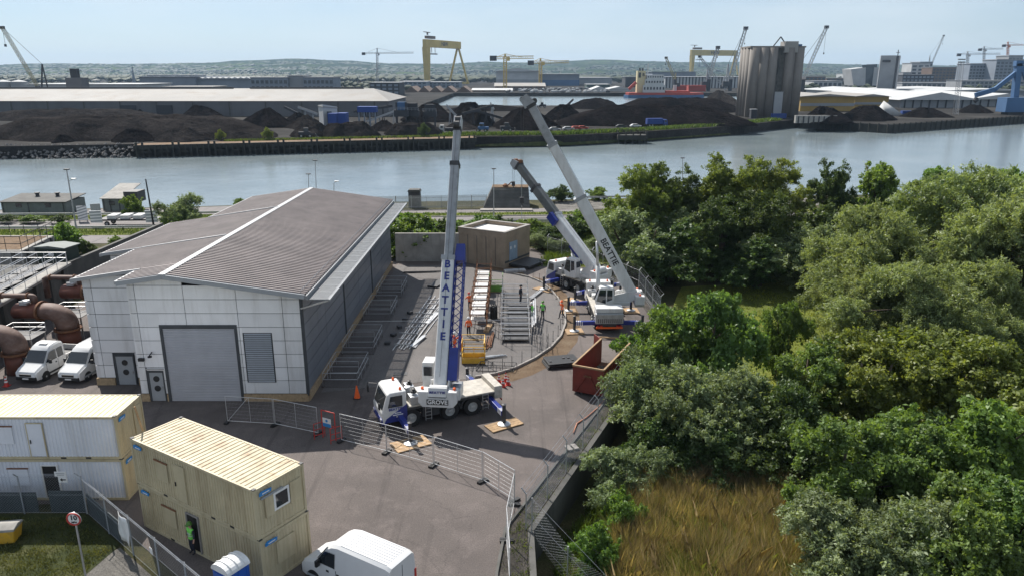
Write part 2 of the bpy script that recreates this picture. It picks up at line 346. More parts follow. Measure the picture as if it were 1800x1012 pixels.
M['joint'] = mat('joint_dark', (.05, .055, .06), .7, 0, .2)
M['roof'] = mat('roof_sheet', (.27, .228, .21), .6, .0, .16, .35, 0, 20, None, (.17, .145, .14), .6)
M['flash'] = mat('roof_flashing', (.34, .345, .35), .5, .1, .1)
M['grating'] = mat('sunshade_grating', (.24, .25, .26), .5, .2, .1)
M['shutter'] = mat('roller_shutter', (.40, .41, .44), .5, .2, .08, .8)
M['doorgrey'] = mat('door_grey', (.30, .32, .34), .5, .1, .06)
M['doorblue'] = mat('door_blue', (.24, .32, .41), .55, 0, .1)
M['tan'] = mat('cabin_tan', (.50, .43, .28), .55, 0, .1, .9, 0, 20, None, (.27, .20, .11), .7, True)
M['tanroof'] = mat('cabin_roof', (.50, .43, .28), .6, 0, .15, .7, 0, 20, None, (.28, .14, .055), .95)
M['lichen'] = mat('cabin_roof_yellowed', (.62, .60, .36), .6, 0, .12, .8, 0, 20, None, (.46, .42, .16), .7)
M['cabwhite'] = mat('cabin_white', (.70, .72, .77), .5, 0, .06, .7, 0, 20, None, (.40, .40, .40), .5, True)
M['olive'] = mat('cabin_green_grey', (.14, .16, .15), .7, 0, .15, 1, 0, 20, None, (.08, .09, .08), .5, True)
M['kiosk'] = mat('kiosk_green', (.018, .035, .026), .55, 0, .2)
M['hoarding'] = mat('hoarding_green', (.055, .07, .075), .8, 0, .18, 1.5)
M['bark'] = mat('bark', (.09, .07, .05), .95, 0, .35, 4, .4, 20)
M['timberdark'] = mat('wet_timber', (.022, .022, .018), .85, 0, .4, .6, .2, 10, None, (.05, .05, .035), .6)
M['rock'] = mat('rock', (.16, .15, .14), .9, 0, .45, .8, .3, 5)
M['cyan'] = mat('sign_blue', (.02, .22, .55), .5, 0, .05)
# ================================================================== the setting
rnd = random.Random(7)
def nz2(x, y, s=1.0):   # cheap smooth value noise for terrain
    x *= s; y *= s
    return (math.sin(x * 1.3 + 1.7 * math.sin(y * .9)) + math.sin(y * 1.7 + 1.3 * math.sin(x * 1.1 + 2)) + .5 * math.sin(x * 3.1 + y * 2.3) + .5 * math.sin(y * 4.1 - x * 1.9)) / 3
def sheet(name, poly, z, m):
    b = MB(); b.poly([(p[0], p[1], z) for p in poly]); o = b.build(name, m); return struct(o)
def slab(name, poly, z0, z1, m):
    b = MB(); b.prism(poly, z0, z1); return struct(b.build(name, m))
# river and dock water: one sheet to the horizon
sheet('water', [(-9000, 100), (9000, 100), (9000, 14000), (-9000, 14000)], -4.0, M['water'])
WALL = [(1.3, 5), (1.0, 34.6), (7.4, 49.3), (12.9, 62.5), (14.9, 70), (14.4, 80), (10.2, 90), (5, 98), (4, 103)]
# upper ground: left of the retaining wall and everything up to the river
BANK = [(-420, 118), (-150, 124), (-95, 131), (-62, 134), (-40, 138), (-20, 140), (5, 142), (40, 146), (90, 150), (420, 170)]
slab('ground', [(-420, -80), (1.0, -80)] + WALL + [(420, 103)] + list(reversed(BANK)), -6, -.03, M['scrub'])
# lower ground on the right, rising to the road
bm_ = MB(); gx = [i * 3.0 for i in range(0, 101)]; gy = [-80 + i * 3.0 for i in range(0, 63)]
def wall_x(y):
    for (x0, y0), (x1, y1) in zip(WALL, WALL[1:]):
        if y0 <= y <= y1: return x0 + (x1 - x0) * (y - y0) / (y1 - y0)
    return 1.0 if y < 5 else 4.0
def low_z(x, y):
    t = min(1, max(0, (y - 84) / 17.0)); base = -2.1 * (1 - t * t * (3 - 2 * t)) - .02
    return base + .16 * nz2(x, y, .35) * (1 - t)
vs = []; fs = []
for j, y in enumerate(gy):
    y = min(y, 103.0)
    for i, dx in enumerate(gx):
        x = wall_x(y) - .3 + dx; vs.append((x, y, low_z(x, y)))
nx = len(gx)
for j in range(len(gy) - 1):
    for i in range(nx - 1): fs.append((j * nx + i, j * nx + i + 1, (j + 1) * nx + i + 1, (j + 1) * nx + i))
bm_.add(vs, fs); struct(bm_.build('lower_ground', M['scrub'], smooth=True))
# yard tarmac
def off(line, d):
    out = []
    for i, p in enumerate(line):
        a = Vector(line[max(i - 1, 0)]); b = Vector(line[min(i + 1, len(line) - 1)]); u = (b - a).normalized()
        out.append((p[0] - u.y * d, p[1] + u.x * d))
    return out
KERB = off(WALL[1:8], 1.05)
yard = [(-46, 37.2), (-23.7, 37.2), (-12.2, 27.5), (-12.2, 20), (-.55, 20), (-.75, 31), (-.35, 34.8)] + KERB[1:] + [(3, 101), (-15, 101), (-46, 101)]
sheet('yard', yard, .004, M['asphalt'])
# soil and gravel verge between yard edge and wall
vg = [(-.55, 20), (-.75, 31), (-.35, 34.8)] + KERB[1:] + list(reversed(WALL[1:8])) + [(1.2, 20)]
sheet('verge', vg, .012, M['verge'])
kb = MB()
kl = [(-.55, 20), (-.75, 31), (-.35, 34.8)] + KERB[1:3]
for p, q in zip(kl, kl[1:]): kb.bar((p[0], p[1], .05), (q[0], q[1], .05), .14, .16)
struct(kb.build('kerb', M['darkconcrete']))
rw = MB()
for p, q in zip(WALL, WALL[1:7]): rw.bar((p[0], p[1], -1.3), (q[0], q[1], -1.3), .32, 2.76)
struct(rw.build('retaining_wall', M['darkconcrete']))
# raised tarmac platform with curved kerb, earth round it
arc = [gp(*p) for p in ((772, 668), (800, 668), (835, 664), (872, 658), (905, 648), (940, 631), (968, 612), (986, 592), (994, 570), (993, 548), (982, 527), (968, 510), (952, 497), (930, 488), (902, 482))]
earth = [(-3.5, 57)] + [(x + 1.4 * (1 if i > 2 else .3), y - (1.3 if i < 8 else .4)) for i, (x, y) in enumerate(arc) if i > 1] + [(1, 91), (-3.5, 91)]
sheet('earth_strip', earth, .008, M['soil'])
plat = [(-14.6, 52.5)] + arc + [(-1.2, 88.5), (-7.5, 91.5), (-14.6, 91.5)]
sl = MB(); sl.prism(plat, -.02, .02); struct(sl.build('platform', M['platform']))
kb = MB()
for p, q in zip(arc[2:], arc[3:]): kb.bar((p[0], p[1], .10), (q[0], q[1], .10), .16, .2)
struct(kb.build('platform_kerb', M['kerb']))
# bottom-left corner: public road, gravel and grass outside the fence
FL = [(-60, 36.4), (-23.6, 36.4), (-12.4, 26.9)]          # the chain-link fence line
sheet('road_corner', [(-60, 5), (-23, 5), (-23.2, 27.2), (-25.4, 31.4), (-28.0, 33.3), (-60, 34.6)], .01, M['road'])
sheet('roadside_gravel', [(-23, 5), (-12.6, 5), (-12.6, 26.8), (-20.2, 33.2), (-22.6, 30), (-23.1, 27.2)], -.01, M['gravel'])
sheet('roadside_grass', [(-23.2, 27.2), (-21.2, 29), (-20.3, 33.4), (-23.7, 36.2), (-60, 36.2), (-60, 34.6), (-28.0, 33.3), (-25.4, 31.4)], .006, M['grass'])
kb = MB(); kl = [(-23, 15), (-23.2, 27.2), (-25.4, 31.4), (-28.0, 33.3), (-60, 34.6)]
for p, q in zip(kl, kl[1:]): kb.bar((p[0], p[1], .05), (q[0], q[1], .05), .16, .18)
struct(kb.build('road_kerb', M['kerb']))
# riverside road, verges, footpath
def strip(name, rows, z, m):
    "rows = [(x, y_near, y_far)]"
    b = MB(); k = len(rows)
    b.add([(x, a, z) for x, a, c in rows] + [(x, c, z) for x, a, c in rows], [(i, i + 1, k + i + 1, k + i) for i in range(k - 1)])
    return struct(b.build(name, m))
strip('river_road', [(-300, 112.5, 119), (-60, 114.5, 121), (0, 119.5, 125), (60, 123, 128.5), (300, 133, 139)], .012, M['road'])
strip('service_road', [(-300, 103, 108.5), (-60, 104, 109.5), (-42, 104.5, 110), (-16, 109, 113)], .010, M['road'])
strip('grass_verge', [(-300, 108.5, 112.3), (-60, 109.6, 114.3), (0, 115.5, 119.3), (60, 119, 122.8), (300, 129, 132.8)], .02, M['meadow'])
strip('grass_verge_far', [(-300, 119.3, 122.5), (-60, 121.3, 126), (0, 125.3, 128.4), (60, 128.8, 131.8), (300, 139.3, 143)], .022, M['meadow'])
strip('footpath', [(-22, 127.2, 130.6), (0, 128.5, 132), (12, 129.5, 133.5)], .016, M['road'])
strip('gravel_lot', [(8, 131, 140), (20, 132, 141), (60, 136, 144)], .024, M['gravel'])
strip('quay_apron', [(-300, 122.6, 126), (-95, 125.5, 130), (-62, 126.2, 133), (-42, 127.2, 136.5)], .018, M['road'])
kb = MB()
for (x0, y0), (x1, y1) in (((-300, 112.3), (-60, 114.3)), ((-60, 114.3), (0, 119.3)), ((0, 119.3), (60, 122.8)), ((-300, 119.2), (-60, 121.2)), ((-60, 121.2), (0, 125.2)), ((0, 125.2), (60, 128.7))):
    kb.bar((x0, y0, .07), (x1, y1, .07), .2, .16)
struct(kb.build('road_kerbs', M['kerb']))
# sloping near bank down to the water
bb = MB(); k = len(BANK)
bb.add([(x, y - .5, -.05) for x, y in BANK] + [(x, y + 7, -5) for x, y in BANK], [(i, i + 1, k + i + 1, k + i) for i in range(k - 1)]); struct(bb.build('river_bank', M['rock']))
# grassed meadow patch and pond weed seen between the trees
def low_patch(name, poly, m, dz):
    cx = sum(p[0] for p in poly) / len(poly); cy = sum(p[1] for p in poly) / len(poly); b = MB()
    ring = []; n = 40; P = [Vector(p) for p in poly]
    # resample outline with wobble
    for i in range(n):
        t = i / n * len(P); a = P[int(t) % len(P)]; c = P[(int(t) + 1) % len(P)]; q = a.lerp(c, t - int(t)); w = 1 + .06 * nz2(i * .9, i * .37); ring.append((cx + (q.x - cx) * w, cy + (q.y - cy) * w))
    rows = []
    for s_ in (0, .25, .5, .75, 1):
        rows.append([(cx + (x - cx) * s_, cy + (y - cy) * s_) for x, y in ring])
    vs = [(x, y, low_z(x, y) + dz) for r_ in rows for x, y in r_]; fs = []
    for r_ in range(4):
        for i in range(n): fs.append((r_ * n + i, r_ * n + (i + 1) % n, (r_ + 1) * n + (i + 1) % n, (r_ + 1) * n + i))
    b.add(vs, fs); return struct(b.build(name, m, smooth=True))
low_patch('meadow', [(15, 62), (20, 88), (34, 92), (48, 84), (55, 60), (40, 44), (22, 44)], M['meadow'], .06)
sheet('grass_bank', [(3.2, 91), (6, 103), (-1, 109), (16, 112), (18, 100), (13, 93), (9.5, 90.6)], .03, M['meadow'])
# ------------------------------------------------------------------ far side of the river
SHORE = [(-2500, 150), (-600, 205), (-300, 232), (-178, 247), (-127, 257), (-12, 287), (20, 292), (52, 310), (100, 345), (139, 386), (148, 392), (175, 356), (287, 428), (420, 512), (2600, 1500)]
slab('far_quay', SHORE + [(2600, 2600), (330, 900), (330, 655), (118, 655), (108, 562), (-68, 562), (-68, 2600), (-2500, 2600)], -7, 0, M['farground'])
slab('far_shore', [(-2600, 905), (120, 905), (330, 905), (2700, 2600), (9000, 8000), (9000, 14000), (-9000, 14000), (-9000, 2605), (-2600, 2605)], -7, -.05, M['farground'])
# grass strip on the far bank
vs = []; fs = []; line = [(-20, 289), (20, 294), (52, 312), (100, 347), (137, 386)]
b = MB(); k = len(line)
b.add([(x - 2, y - 4, -3.6) for x, y in line] + [(x - 1, y, .25) for x, y in line] + [(x - 5, y + 9, .3) for x, y in line], [(i, i + 1, k + i + 1, k + i) for i in range(k - 1)] + [(k + i, k + i + 1, 2 * k + i + 1, 2 * k + i) for i in range(k - 1)])
struct(b.build('far_bank_grass', M['grass'], smooth=True))
# rock armour
b = MB(); rr = random.Random(3)
for i in range(1500):
    t = rr.random(); x = -330 + 203 * t; y0 = 230 + (x + 330) * (26 / 203.0)
    s_ = rr.random(); y = y0 - 5.0 + 7 * s_; z = -4.2 + 4.4 * s_; r = rr.uniform(.35, .95)
    vs = [(x + r * rr.uniform(.6, 1) * a, y + r * rr.uniform(.6, 1) * c, z + r * rr.uniform(.5, .8) * e) for a, c, e in ((1, 0, 0), (-1, 0, 0), (0, 1, 0), (0, -1, 0), (0, 0, 1), (0, 0, -1))]
    b.add(vs, [(0, 2, 4), (2, 1, 4), (1, 3, 4), (3, 0, 4), (2, 0, 5), (1, 2, 5), (3, 1, 5), (0, 3, 5)])
o = b.build('rock_armour', M['rock']); o['kind'] = 'stuff'; o['label'] = 'grey boulders piled along the far waterline left of the timber jetty'; o['category'] = 'rocks'
# hills: height field whose skyline follows the photograph
PROF = [(-1400, 121), (-600, 117), (0, 116), (150, 112), (280, 113), (400, 111), (480, 106), (545, 103), (620, 107), (700, 112), (780, 113), (860, 109), (940, 111), (1040, 105), (1120, 108), (1200, 110), (1300, 109), (1400, 113), (1500, 114), (1620, 116), (1800, 117), (2600, 120)]
def prof(px):
    for (a, ya), (c, yc) in zip(PROF, PROF[1:]):
        if a <= px <= c:
            t = (px - a) / (c - a); t = t * t * (3 - 2 * t); return ya + (yc - ya) * t
    return 120
vs = []; fs = []; NXH, NYH = 180, 34
for j in range(NYH):
    Y = 3600 + j * 110
    for i in range(NXH):
        px = -1300 + i * 3900 / (NXH - 1); X = (px - 900) / FPX * Y * 1.03
        top = zat(prof(px), 6400); s_ = min(1, max(0, (Y - 3700) / 2700)); s_ = s_ ** 1.25
        X2, Y2 = X * .0016, Y * .0022
        z = top * s_ * (1 + .20 * nz2(X2 * 2, Y2 * 2) * (1 - s_) * 2) + (6 * nz2(X * .006, Y * .006) + 3 * nz2(X * .021, Y * .02)) * s_
        if Y > 6450: z = top - (Y - 6450) * .05
        vs.append((X, Y, max(z, -.5)))
for j in range(NYH - 1):
    for i in range(NXH - 1): fs.append((j * NXH + i, j * NXH + i + 1, (j + 1) * NXH + i + 1, (j + 1) * NXH + i))
b = MB(); b.add(vs, fs); struct(b.build('hills', M['hills'], smooth=True))
# ================================================================== main industrial building
MBX = dict(x0=-27.5, x1=-15.2, y0=51.0, y1=91.0)
bld = thing('industrial_building', 'large silver-clad industrial building with low ribbed grey roof and roller shutter', 'building', (-24.6, 51, 0))
RX, RZ, EX, EZ = -24.6, 9.8, -14.7, 8.35
SL = (RZ - EZ) / (EX - RX)
def roof_z(x): return RZ - abs(x - RX) * SL
def corr(xa, xb, y0, y1, pitch=.44, h=.10, dz=0):
    b = MB(); n = int(round((y1 - y0) / pitch)); p = (y1 - y0) / n; vs = []
    for i in range(n):
        for f_, k in ((0, 0), (.5, 0), (.62, 1), (.88, 1)):
            y = y0 + (i + f_) * p
            for x in (xa, xb): vs.append((x, y, roof_z(x) + k * h + dz))
    for x in (xa, xb): vs.append((x, y1, roof_z(x) + dz))
    b.add(vs, [(2 * i, 2 * i + 1, 2 * i + 3, 2 * i + 2) for i in range(len(vs) // 2 - 1)]); return b
YN, YF = 50.5, 91.3
corr(RX, EX, YN, YF).build('roof_sheet', M['roof'], bld)
SECT = [(-27.9, YN, 53.8, 51.0, -27.5), (-32.9, 53.6, 63.9, 54.0, -32.4), (-36.1, 63.6, 77.6, 64.2, -35.6), (-32.0, 77.6, YF, 77.6, -31.6)]
for xe, ya, yb, yw, xw in SECT:
    rs = corr(xe, RX, ya, yb).build('roof_sheet', M['roof'], bld)
    b = MB(); b.bar((xe - .05, ya, roof_z(xe) - .06), (xe - .05, yb, roof_z(xe) - .06), .16, .24); b.build('gutter', M['flash'], rs)
b = MB(); b.bar((RX, YN - .05, RZ + .07), (RX, YF + .05, RZ + .07), .5, .07); b.build('ridge_flashing', M['flash'], bld, bevel=.02)
# verge flashings at the front of each roof step
b = MB(); b.bar((RX, YN - .04, roof_z(RX) - .1), (EX, YN - .04, EZ - .1), .1, .34); b.bar((-27.9, YN - .04, roof_z(-27.9) - .1), (RX, YN - .04, roof_z(RX) - .1), .1, .34); b.build('verge_flashing', M['doorgrey'], bld)
for xe, ya, yb, yw, xw in SECT[1:]:
    b = MB(); xr = -27.6 if ya < 60 else (-32.4 if ya < 70 else RX)
    b.bar((xe, ya - .05, roof_z(xe) + .02), (xr, ya - .05, roof_z(xr) + .02), .16, .26); b.build('verge_flashing', M['flash'], bld)
b = MB(); b.bar((-31.6, 77.5, roof_z(-31.6) + .1), (RX - .3, 77.5, RZ + .1), .2, .12); b.build('roof_capping', M['flash'], bld)
b = MB(); b.bar((-32.4, 63.6, roof_z(-32.4) + .1), (RX - .3, 63.6, RZ + .1), .2, .12); b.build('roof_capping', M['flash'], bld)
# inner wall cores (dark joints show between the panels)
b = MB()
poly = [(-27.46, 51.06), (-15.26, 51.06), (-15.26, 91.0), (-31.5, 91.0), (-31.5, 77.7), (-35.5, 77.7), (-35.5, 64.26), (-32.3, 64.26), (-32.3, 54.06), (-27.46, 54.06)]
b.prism(poly, 0, 8, [roof_z(p[0]) - .12 for p in poly]); core = b.build('wall', M['joint'], bld)
def sub(rects, hole):
    out = []
    for a, c, e, g in rects:
        h0, h1, k0, k1 = hole
        if h1 <= a or h0 >= c or k1 <= e or k0 >= g: out.append((a, c, e, g)); continue
        if h0 > a: out.append((a, h0, e, g))
        if h1 < c: out.append((h1, c, e, g))
        lo, hi = max(a, h0), min(c, h1)
        if k0 > e: out.append((lo, hi, e, k0))
        if k1 < g: out.append((lo, hi, k1, g))
    return out
def clad(axis, pos, edges, zs, holes, m, topf, out, name='cladding_panel', sides=.02, thick=.05):
    "panels on a wall; axis 'y' = wall faces -Y at y=pos, 'x' = faces +X at x=pos"
    for a, c in zip(edges, edges[1:]):
        for e, g in zip(zs, zs[1:]):
            rs = [(a + sides, c - sides, e + sides, g - sides)]
            for h in holes: rs = sub(rs, h)
            for r in rs:
                za, zb = min(r[3], topf(r[0])), min(r[3], topf(r[1]))
                if min(za, zb) - r[2] < .12 or r[1] - r[0] < .1: continue
                b = MB()
                if axis == 'y':
                    b.add([(r[0], pos, r[2]), (r[1], pos, r[2]), (r[1], pos, zb), (r[0], pos, za), (r[0], pos + thick, r[2]), (r[1], pos + thick, r[2]), (r[1], pos + thick, zb), (r[0], pos + thick, za)],
                          [(0, 1, 2, 3), (7, 6, 5, 4), (0, 4, 5, 1), (1, 5, 6, 2), (2, 6, 7, 3), (3, 7, 4, 0)])
                else: b.box(pos - thick, pos, r[0], r[1], r[2], za)
                b.build(name, m, out)
zs = [.62 + 1.04 * i for i in range(10)]
H1 = [(-25.45, -19.95, 0, 5.85), (-19.55, -17.4, 1.5, 5.4), (-26.85, -25.65, 0, 2.45)]
clad('y', 50.98, [-27.5, -26.95, -23.5, -19.75, -16.5, -15.2], zs, H1, M['panel'], lambda x: roof_z(x) - .03, bld)
H2 = [(-30.95, -29.2, 0, 2.6)]
clad('y', 53.98, [-32.4, -31.75, -27.55], zs, H2, M['panel'], lambda x: roof_z(x) - .03, bld)
clad('y', 64.18, [-35.6, -32.45], zs, [], M['panel'], lambda x: roof_z(x) - .03, bld)
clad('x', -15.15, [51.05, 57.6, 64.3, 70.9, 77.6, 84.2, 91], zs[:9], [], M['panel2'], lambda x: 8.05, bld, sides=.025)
for y in (64.3, 77.6):
    b = MB(); b.box(-15.2, -15.08, y - .13, y + .13, .6, 8.1); b.build('cover_strip', M['joint'], bld)
for y in (51.0,):
    b = MB(); b.box(-15.24, -15.06, y - .06, y + .2, .6, 8.2); b.build('corner_trim', M['joint'], bld)
# brick plinth
def plinth(x0, x1, y0, y1):
    b = MB(); b.box(x0, x1, y0, y1, 0, .58); b.build('plinth', M['brick'], bld)
plinth(-27.5, -26.9, 50.93, 51.1); plinth(-25.6, -25.45, 50.93, 51.1); plinth(-19.95, -15.1, 50.93, 51.1)
plinth(-32.45, -31, 53.93, 54.1); plinth(-29.15, -27.5, 53.93, 54.1); plinth(-15.3, -15.02, 51.12, 91); plinth(-35.6, -32.4, 64.13, 64.3)
# roller shutter with real slats
b = MB(); b.box(-25.5, -19.9, 50.92, 51.04, 5.72, 6.0); b.box(-25.5, -25.3, 50.92, 51.04, 0, 5.72); b.box(-20.1, -19.9, 50.92, 51.04, 0, 5.72); fr = b.build('shutter_frame', M['joint'], bld)
b = MB(); vs = []; n = 44
for i in range(n + 1):
    z = 5.72 * i / n
    for k, (dz, dy) in enumerate(((0, 0), (.03, -.035), (.1, -.035))):
        if i < n:
            for x in (-25.3, -20.1): vs.append((x, 51.02 + dy, z + dz))
b.add(vs, [(2 * i, 2 * i + 1, 2 * i + 3, 2 * i + 2) for i in range(len(vs) // 2 - 1)]); b.build('roller_shutter', M['shutter'], bld)
# louvre window
b = MB(); b.box(-19.5, -17.45, 51.0, 51.05, 1.5, 5.4); lv = b.build('louvre_window', M['joint'], bld)
b = MB()
for i in range(26):
    z = 1.55 + i * .148; b.add([(-19.45, 50.95, z), (-17.5, 50.95, z), (-17.5, 51.02, z + .12), (-19.45, 51.02, z + .12)], [(0, 1, 2, 3)])
b.build('louvre_slats', M['doorgrey'], lv)
# doors with round portholes
def pdoor(x0, x1, y, h):
    b = MB(); b.box(x0, x1, y, y + .05, .04, h); d = b.build('door', M['doorgrey'], bld)
    b = MB(); b.box(x0 - .12, x0, y - .05, y + .08, 0, h + .12); b.box(x1, x1 + .1, y - .05, y + .08, 0, h + .12); b.box(x0, x1, y - .05, y + .08, h, h + .12); b.build('door_frame', M['joint'], d)
    for z in (h * .45, h * .78):
        b = MB(); b.lathe([(.0, -.02), (.23, -.02), (.23, .03)], ((x0 + x1) / 2, y - .015, z), 'y', 20); b.build('porthole', M['black'], d)
    b = MB(); b.box(x1 - .16, x1 - .11, y - .07, y - .002, 1.0, 1.2); b.build('door_handle', M['steel'], d)
pdoor(-26.75, -25.75, 51.0, 2.3); pdoor(-30.75, -29.4, 54.0, 2.4)
b = MB(); b.box(-26.9, -25.6, 50.86, 50.95, 2.55, 2.63); b.build('door_canopy', M['steel'], bld)
b = MB(); b.tube([(-26.3, 50.97, 3.9), (-26.3, 50.6, 3.8)], .04); b.lathe([(.0, 0), (.14, .02), (.16, .1), (.0, .2)], (-26.3, 50.6, 3.62), 'z', 10); b.build('security_camera', M['black'], bld)
b = MB(); b.cbox((-27.1, 50.88, 3.35), (.42, .18, .22)); b.build('wall_lamp', M['black'], bld)
b = MB(); b.tube([(-15.1, 50.95, .5), (-15.1, 50.95, 8.2)], .06); b.build('downpipe', M['joint'], bld)
# sunshade of grating panels along the right eave
sh = MB(); L_, W_ = 1.86, 1.55
for y in (0.03, L_ - .09): sh.box(0, W_, y, y + .06, -.04, .04)
for x in (0.0, W_ - .06): sh.box(x, x + .06, .03, L_ - .03, -.045, .045)
for i in range(13): sh.box(.1 + i * .108, .1 + i * .108 + .05, .09, L_ - .09, -.025, .025)
shm = sh.mesh('grating', M['grating'])
for i in range(22): place('grating_panel', shm, bld, (EX + .1 - PM[bld.name].translation.x, 50.7 + i * 1.84 - 51, 7.98))
b = MB(); b.bar((EX + .06, 50.6, 8.15), (EX + .06, 91.2, 8.15), .16, .3); b.bar((EX + 1.72, 50.6, 7.95), (EX + 1.72, 91.2, 7.95), .1, .16); b.build('eaves_rail', M['grating'], bld)
for i in range(0, 23, 2):
    y = 50.72 + i * 1.84; b = MB(); b.bar((-15.1, y, 7.3), (EX + 1.6, y, 7.9), .07, .1); b.build('bracket', M['steel'], bld)
b = MB()
for i in range(70):
    y = 50.8 + i * .58; b.tube([(EX - .35, y, roof_z(EX - .35) + .05), (EX - .35, y, roof_z(EX - .35) + .22)], .02, 4, False)
b.tube([(EX - .35, 50.8, roof_z(EX - .35) + .2), (EX - .35, 91, roof_z(EX - .35) + .2)], .015, 4); b.build('snow_guard', M['steel'], bld)
# handrail cages round the stairwells along the right wall
def rails(b, pts, h=1.1, r=.03, closed=False, mids=(.5,), sp=1.6, z=0):
    P = list(pts) + ([pts[0]] if closed else [])
    for p, q in zip(P, P[1:]):
        for zz in [h] + [h * m_ for m_ in mids]: b.tube([(p[0], p[1], z + zz), (q[0], q[1], z + zz)], r, 5, False)
        n = max(1, int(math.dist(p, q) / sp))
        for i in range(n + 1):
            x = p[0] + (q[0] - p[0]) * i / n; y = p[1] + (q[1] - p[1]) * i / n; b.tube([(x, y, z), (x, y, z + h)], r * .9, 5, False)
cg = ['nearest galvanised railing cage against the dark building wall', 'second galvanised railing cage along the dark building wall', 'third galvanised railing cage along the dark building wall', 'farthest galvanised railing cage by the concrete yard wall']
for i, (px, py) in enumerate(((607, 655), (653, 597), (690, 530), (706, 505))):
    x, y = gp(px, py); x0 = -14.7; y0 = [53.6, 60.6, 70, 77.5][i]; t = thing('railing_cage', cg[i], 'railing', (x0, y0, 0), 0, 'railing cages along the building wall')
    b = MB(); w, d = 2.7, 4.6
    rails(b, [(0, 0), (w, 0), (w, d), (0, d)], 1.15, .028, True, (.55,), 1.5); b.build('railing', M['steel'], t, False)
    b = MB(); rails(b, [(.2, d * .35), (w - .2, d * .35)], 1.5, .025, False, (.7, .35), 1.2); b.build('gate', M['steel'], t, False)
    b = MB(); b.box(-.1, w, -.1, d, 0, .06); b.build('plinth', M['patch'], t, False)

# ================================================================== buff brick substation behind the yard
P0, P1, P2 = Vector((-.9, 90)), Vector((-6.8, 93.4)), Vector((2.3, 95.0)); P3 = P1 + P2 - P0
sb = thing('substation', 'small buff brick flat-roofed substation with blue double door', 'building', (P0.x, P0.y, 0))
b = MB(); b.prism([P0, P2, P3, P1], 0, 4.0); wl = b.build('wall', M['buff'], sb)
ctr = (P0 + P3) / 2
def inset(p, k): return ctr + (p - ctr) * k
b = MB(); ring_o = [inset(p, 1.015) for p in (P0, P2, P3, P1)]; ring_i = [inset(p, .90) for p in (P0, P2, P3, P1)]
for i in range(4):
    b.prism([ring_o[i], ring_o[(i + 1) % 4], ring_i[(i + 1) % 4], ring_i[i]], 3.75, 4.5)
b.build('parapet', M['buff'], sb)
for i in range(4):
    b = MB(); b.prism([inset((P0, P2, P3, P1)[i], 1.03), inset((P0, P2, P3, P1)[(i + 1) % 4], 1.03), inset((P0, P2, P3, P1)[(i + 1) % 4], .885), inset((P0, P2, P3, P1)[i], .885)], 4.504, 4.58); b.build('coping', M['kerb'], sb)
b = MB(); b.prism(ring_i, 4.0, 4.06); b.build('roof', M['membrane'], sb)
u = (P2 - P0).normalized(); nrm = Vector((u.y, -u.x))
def onface(a, z, d=0.0, P=None, U=None, N=None): q = P0 + u * a + nrm * d; return (q.x, q.y, z)
b = MB()
b.add([onface(0, .6, .03), onface(5.9, .6, .03), onface(5.9, .85, .03), onface(0, .85, .03)], [(0, 1, 2, 3)]); b.build('dark_band', M['joint'], sb)
for a0 in (1.0, 1.92):
    b = MB(); v8 = [onface(a0 + da, z, d) for d in (.02, .08) for z in (.75, 3.1) for da in (0, .9)]
    b.add(v8, [(0, 2, 3, 1), (4, 5, 7, 6), (0, 1, 5, 4), (2, 6, 7, 3), (0, 4, 6, 2), (1, 3, 7, 5)]); dr = b.build('door', M['doorblue'], sb)
    b = MB(); v8 = [onface(a0 + .15 + da, z, d) for d in (.085, .1) for z in (2.2, 2.55) for da in (0, .25)]
    b.add(v8, [(0, 2, 3, 1), (4, 5, 7, 6), (0, 1, 5, 4), (2, 6, 7, 3), (0, 4, 6, 2), (1, 3, 7, 5)]); b.build('warning_sign', M['white'], dr)
for k in range(1, 5):     # movement joints on the long left wall
    q = P0 + (P1 - P0) * (k / 5); b = MB(); n2 = Vector((-(P1 - P0).y, (P1 - P0).x)).normalized(); n2 = n2 if n2.y < 0 else -n2
    b.bar((q.x + n2.x * .01, q.y + n2.y * .01, .1), (q.x + n2.x * .01, q.y + n2.y * .01, 3.7), .05, .05); b.build('wall_joint', M['joint'], sb)
b = MB(); q0 = P0 + nrm * 1.6 + u * .8; b.bar((q0.x, q0.y, .35), (q0.x + u.x * 4.2, q0.y + u.y * 4.2, .35), 3.0, .25)
pl = b.build('ramp', M['darksteel']); tag(pl, 'dark low steel ramp plate in front of the blue substation door', 'ramp')
b = MB(); b.box(-15.0, -6.7, 93.5, 93.85, 0, 3.7); w_ = b.build('yard_wall', M['concrete']); tag(w_, 'stained concrete wall closing the yard beside the substation', 'wall')

# ================================================================== left: tanks, pipes, kiosk
tk = thing('concrete_tank', 'dark concrete tank with railed steel walkway left of the building', 'tank', (-46, 60, 0))
b = MB(); b.prism([(-43.0, 49), (-47.1, 76.5), (-70, 76.5), (-70, 49)], 0, 3.9); b.build('wall', M['darkconcrete'], tk)
b = MB(); b.prism([(-42.6, 49), (-46.7, 76.6), (-48.2, 76.6), (-44.1, 49)], 3.9, 4.15); b.build('coping', M['concrete'], tk)
for k in range(9):
    y = 50 + k * 3.1; b = MB(); xo_ = -43.0 - (y - 49) * .149; b.box(xo_ - .3, xo_ + .3, y, y + .4, 0, 3.85); b.build('buttress', M['darkconcrete'], tk)
for xo in (-42.9, -44.3, -45.9, -47.5):
    b = MB(); rails(b, [(xo, 49), (xo - 4.1, 76.3)], 1.15, .035, False, (.5,), 2.2, 4.12); b.build('walkway_railing', M['alu'], tk)
b = MB(); rails(b, [(-47.0, 76.4), (-54, 76.4)], 1.15, .035, False, (.5,), 2.2, 4.12); b.build('walkway_railing', M['alu'], tk)
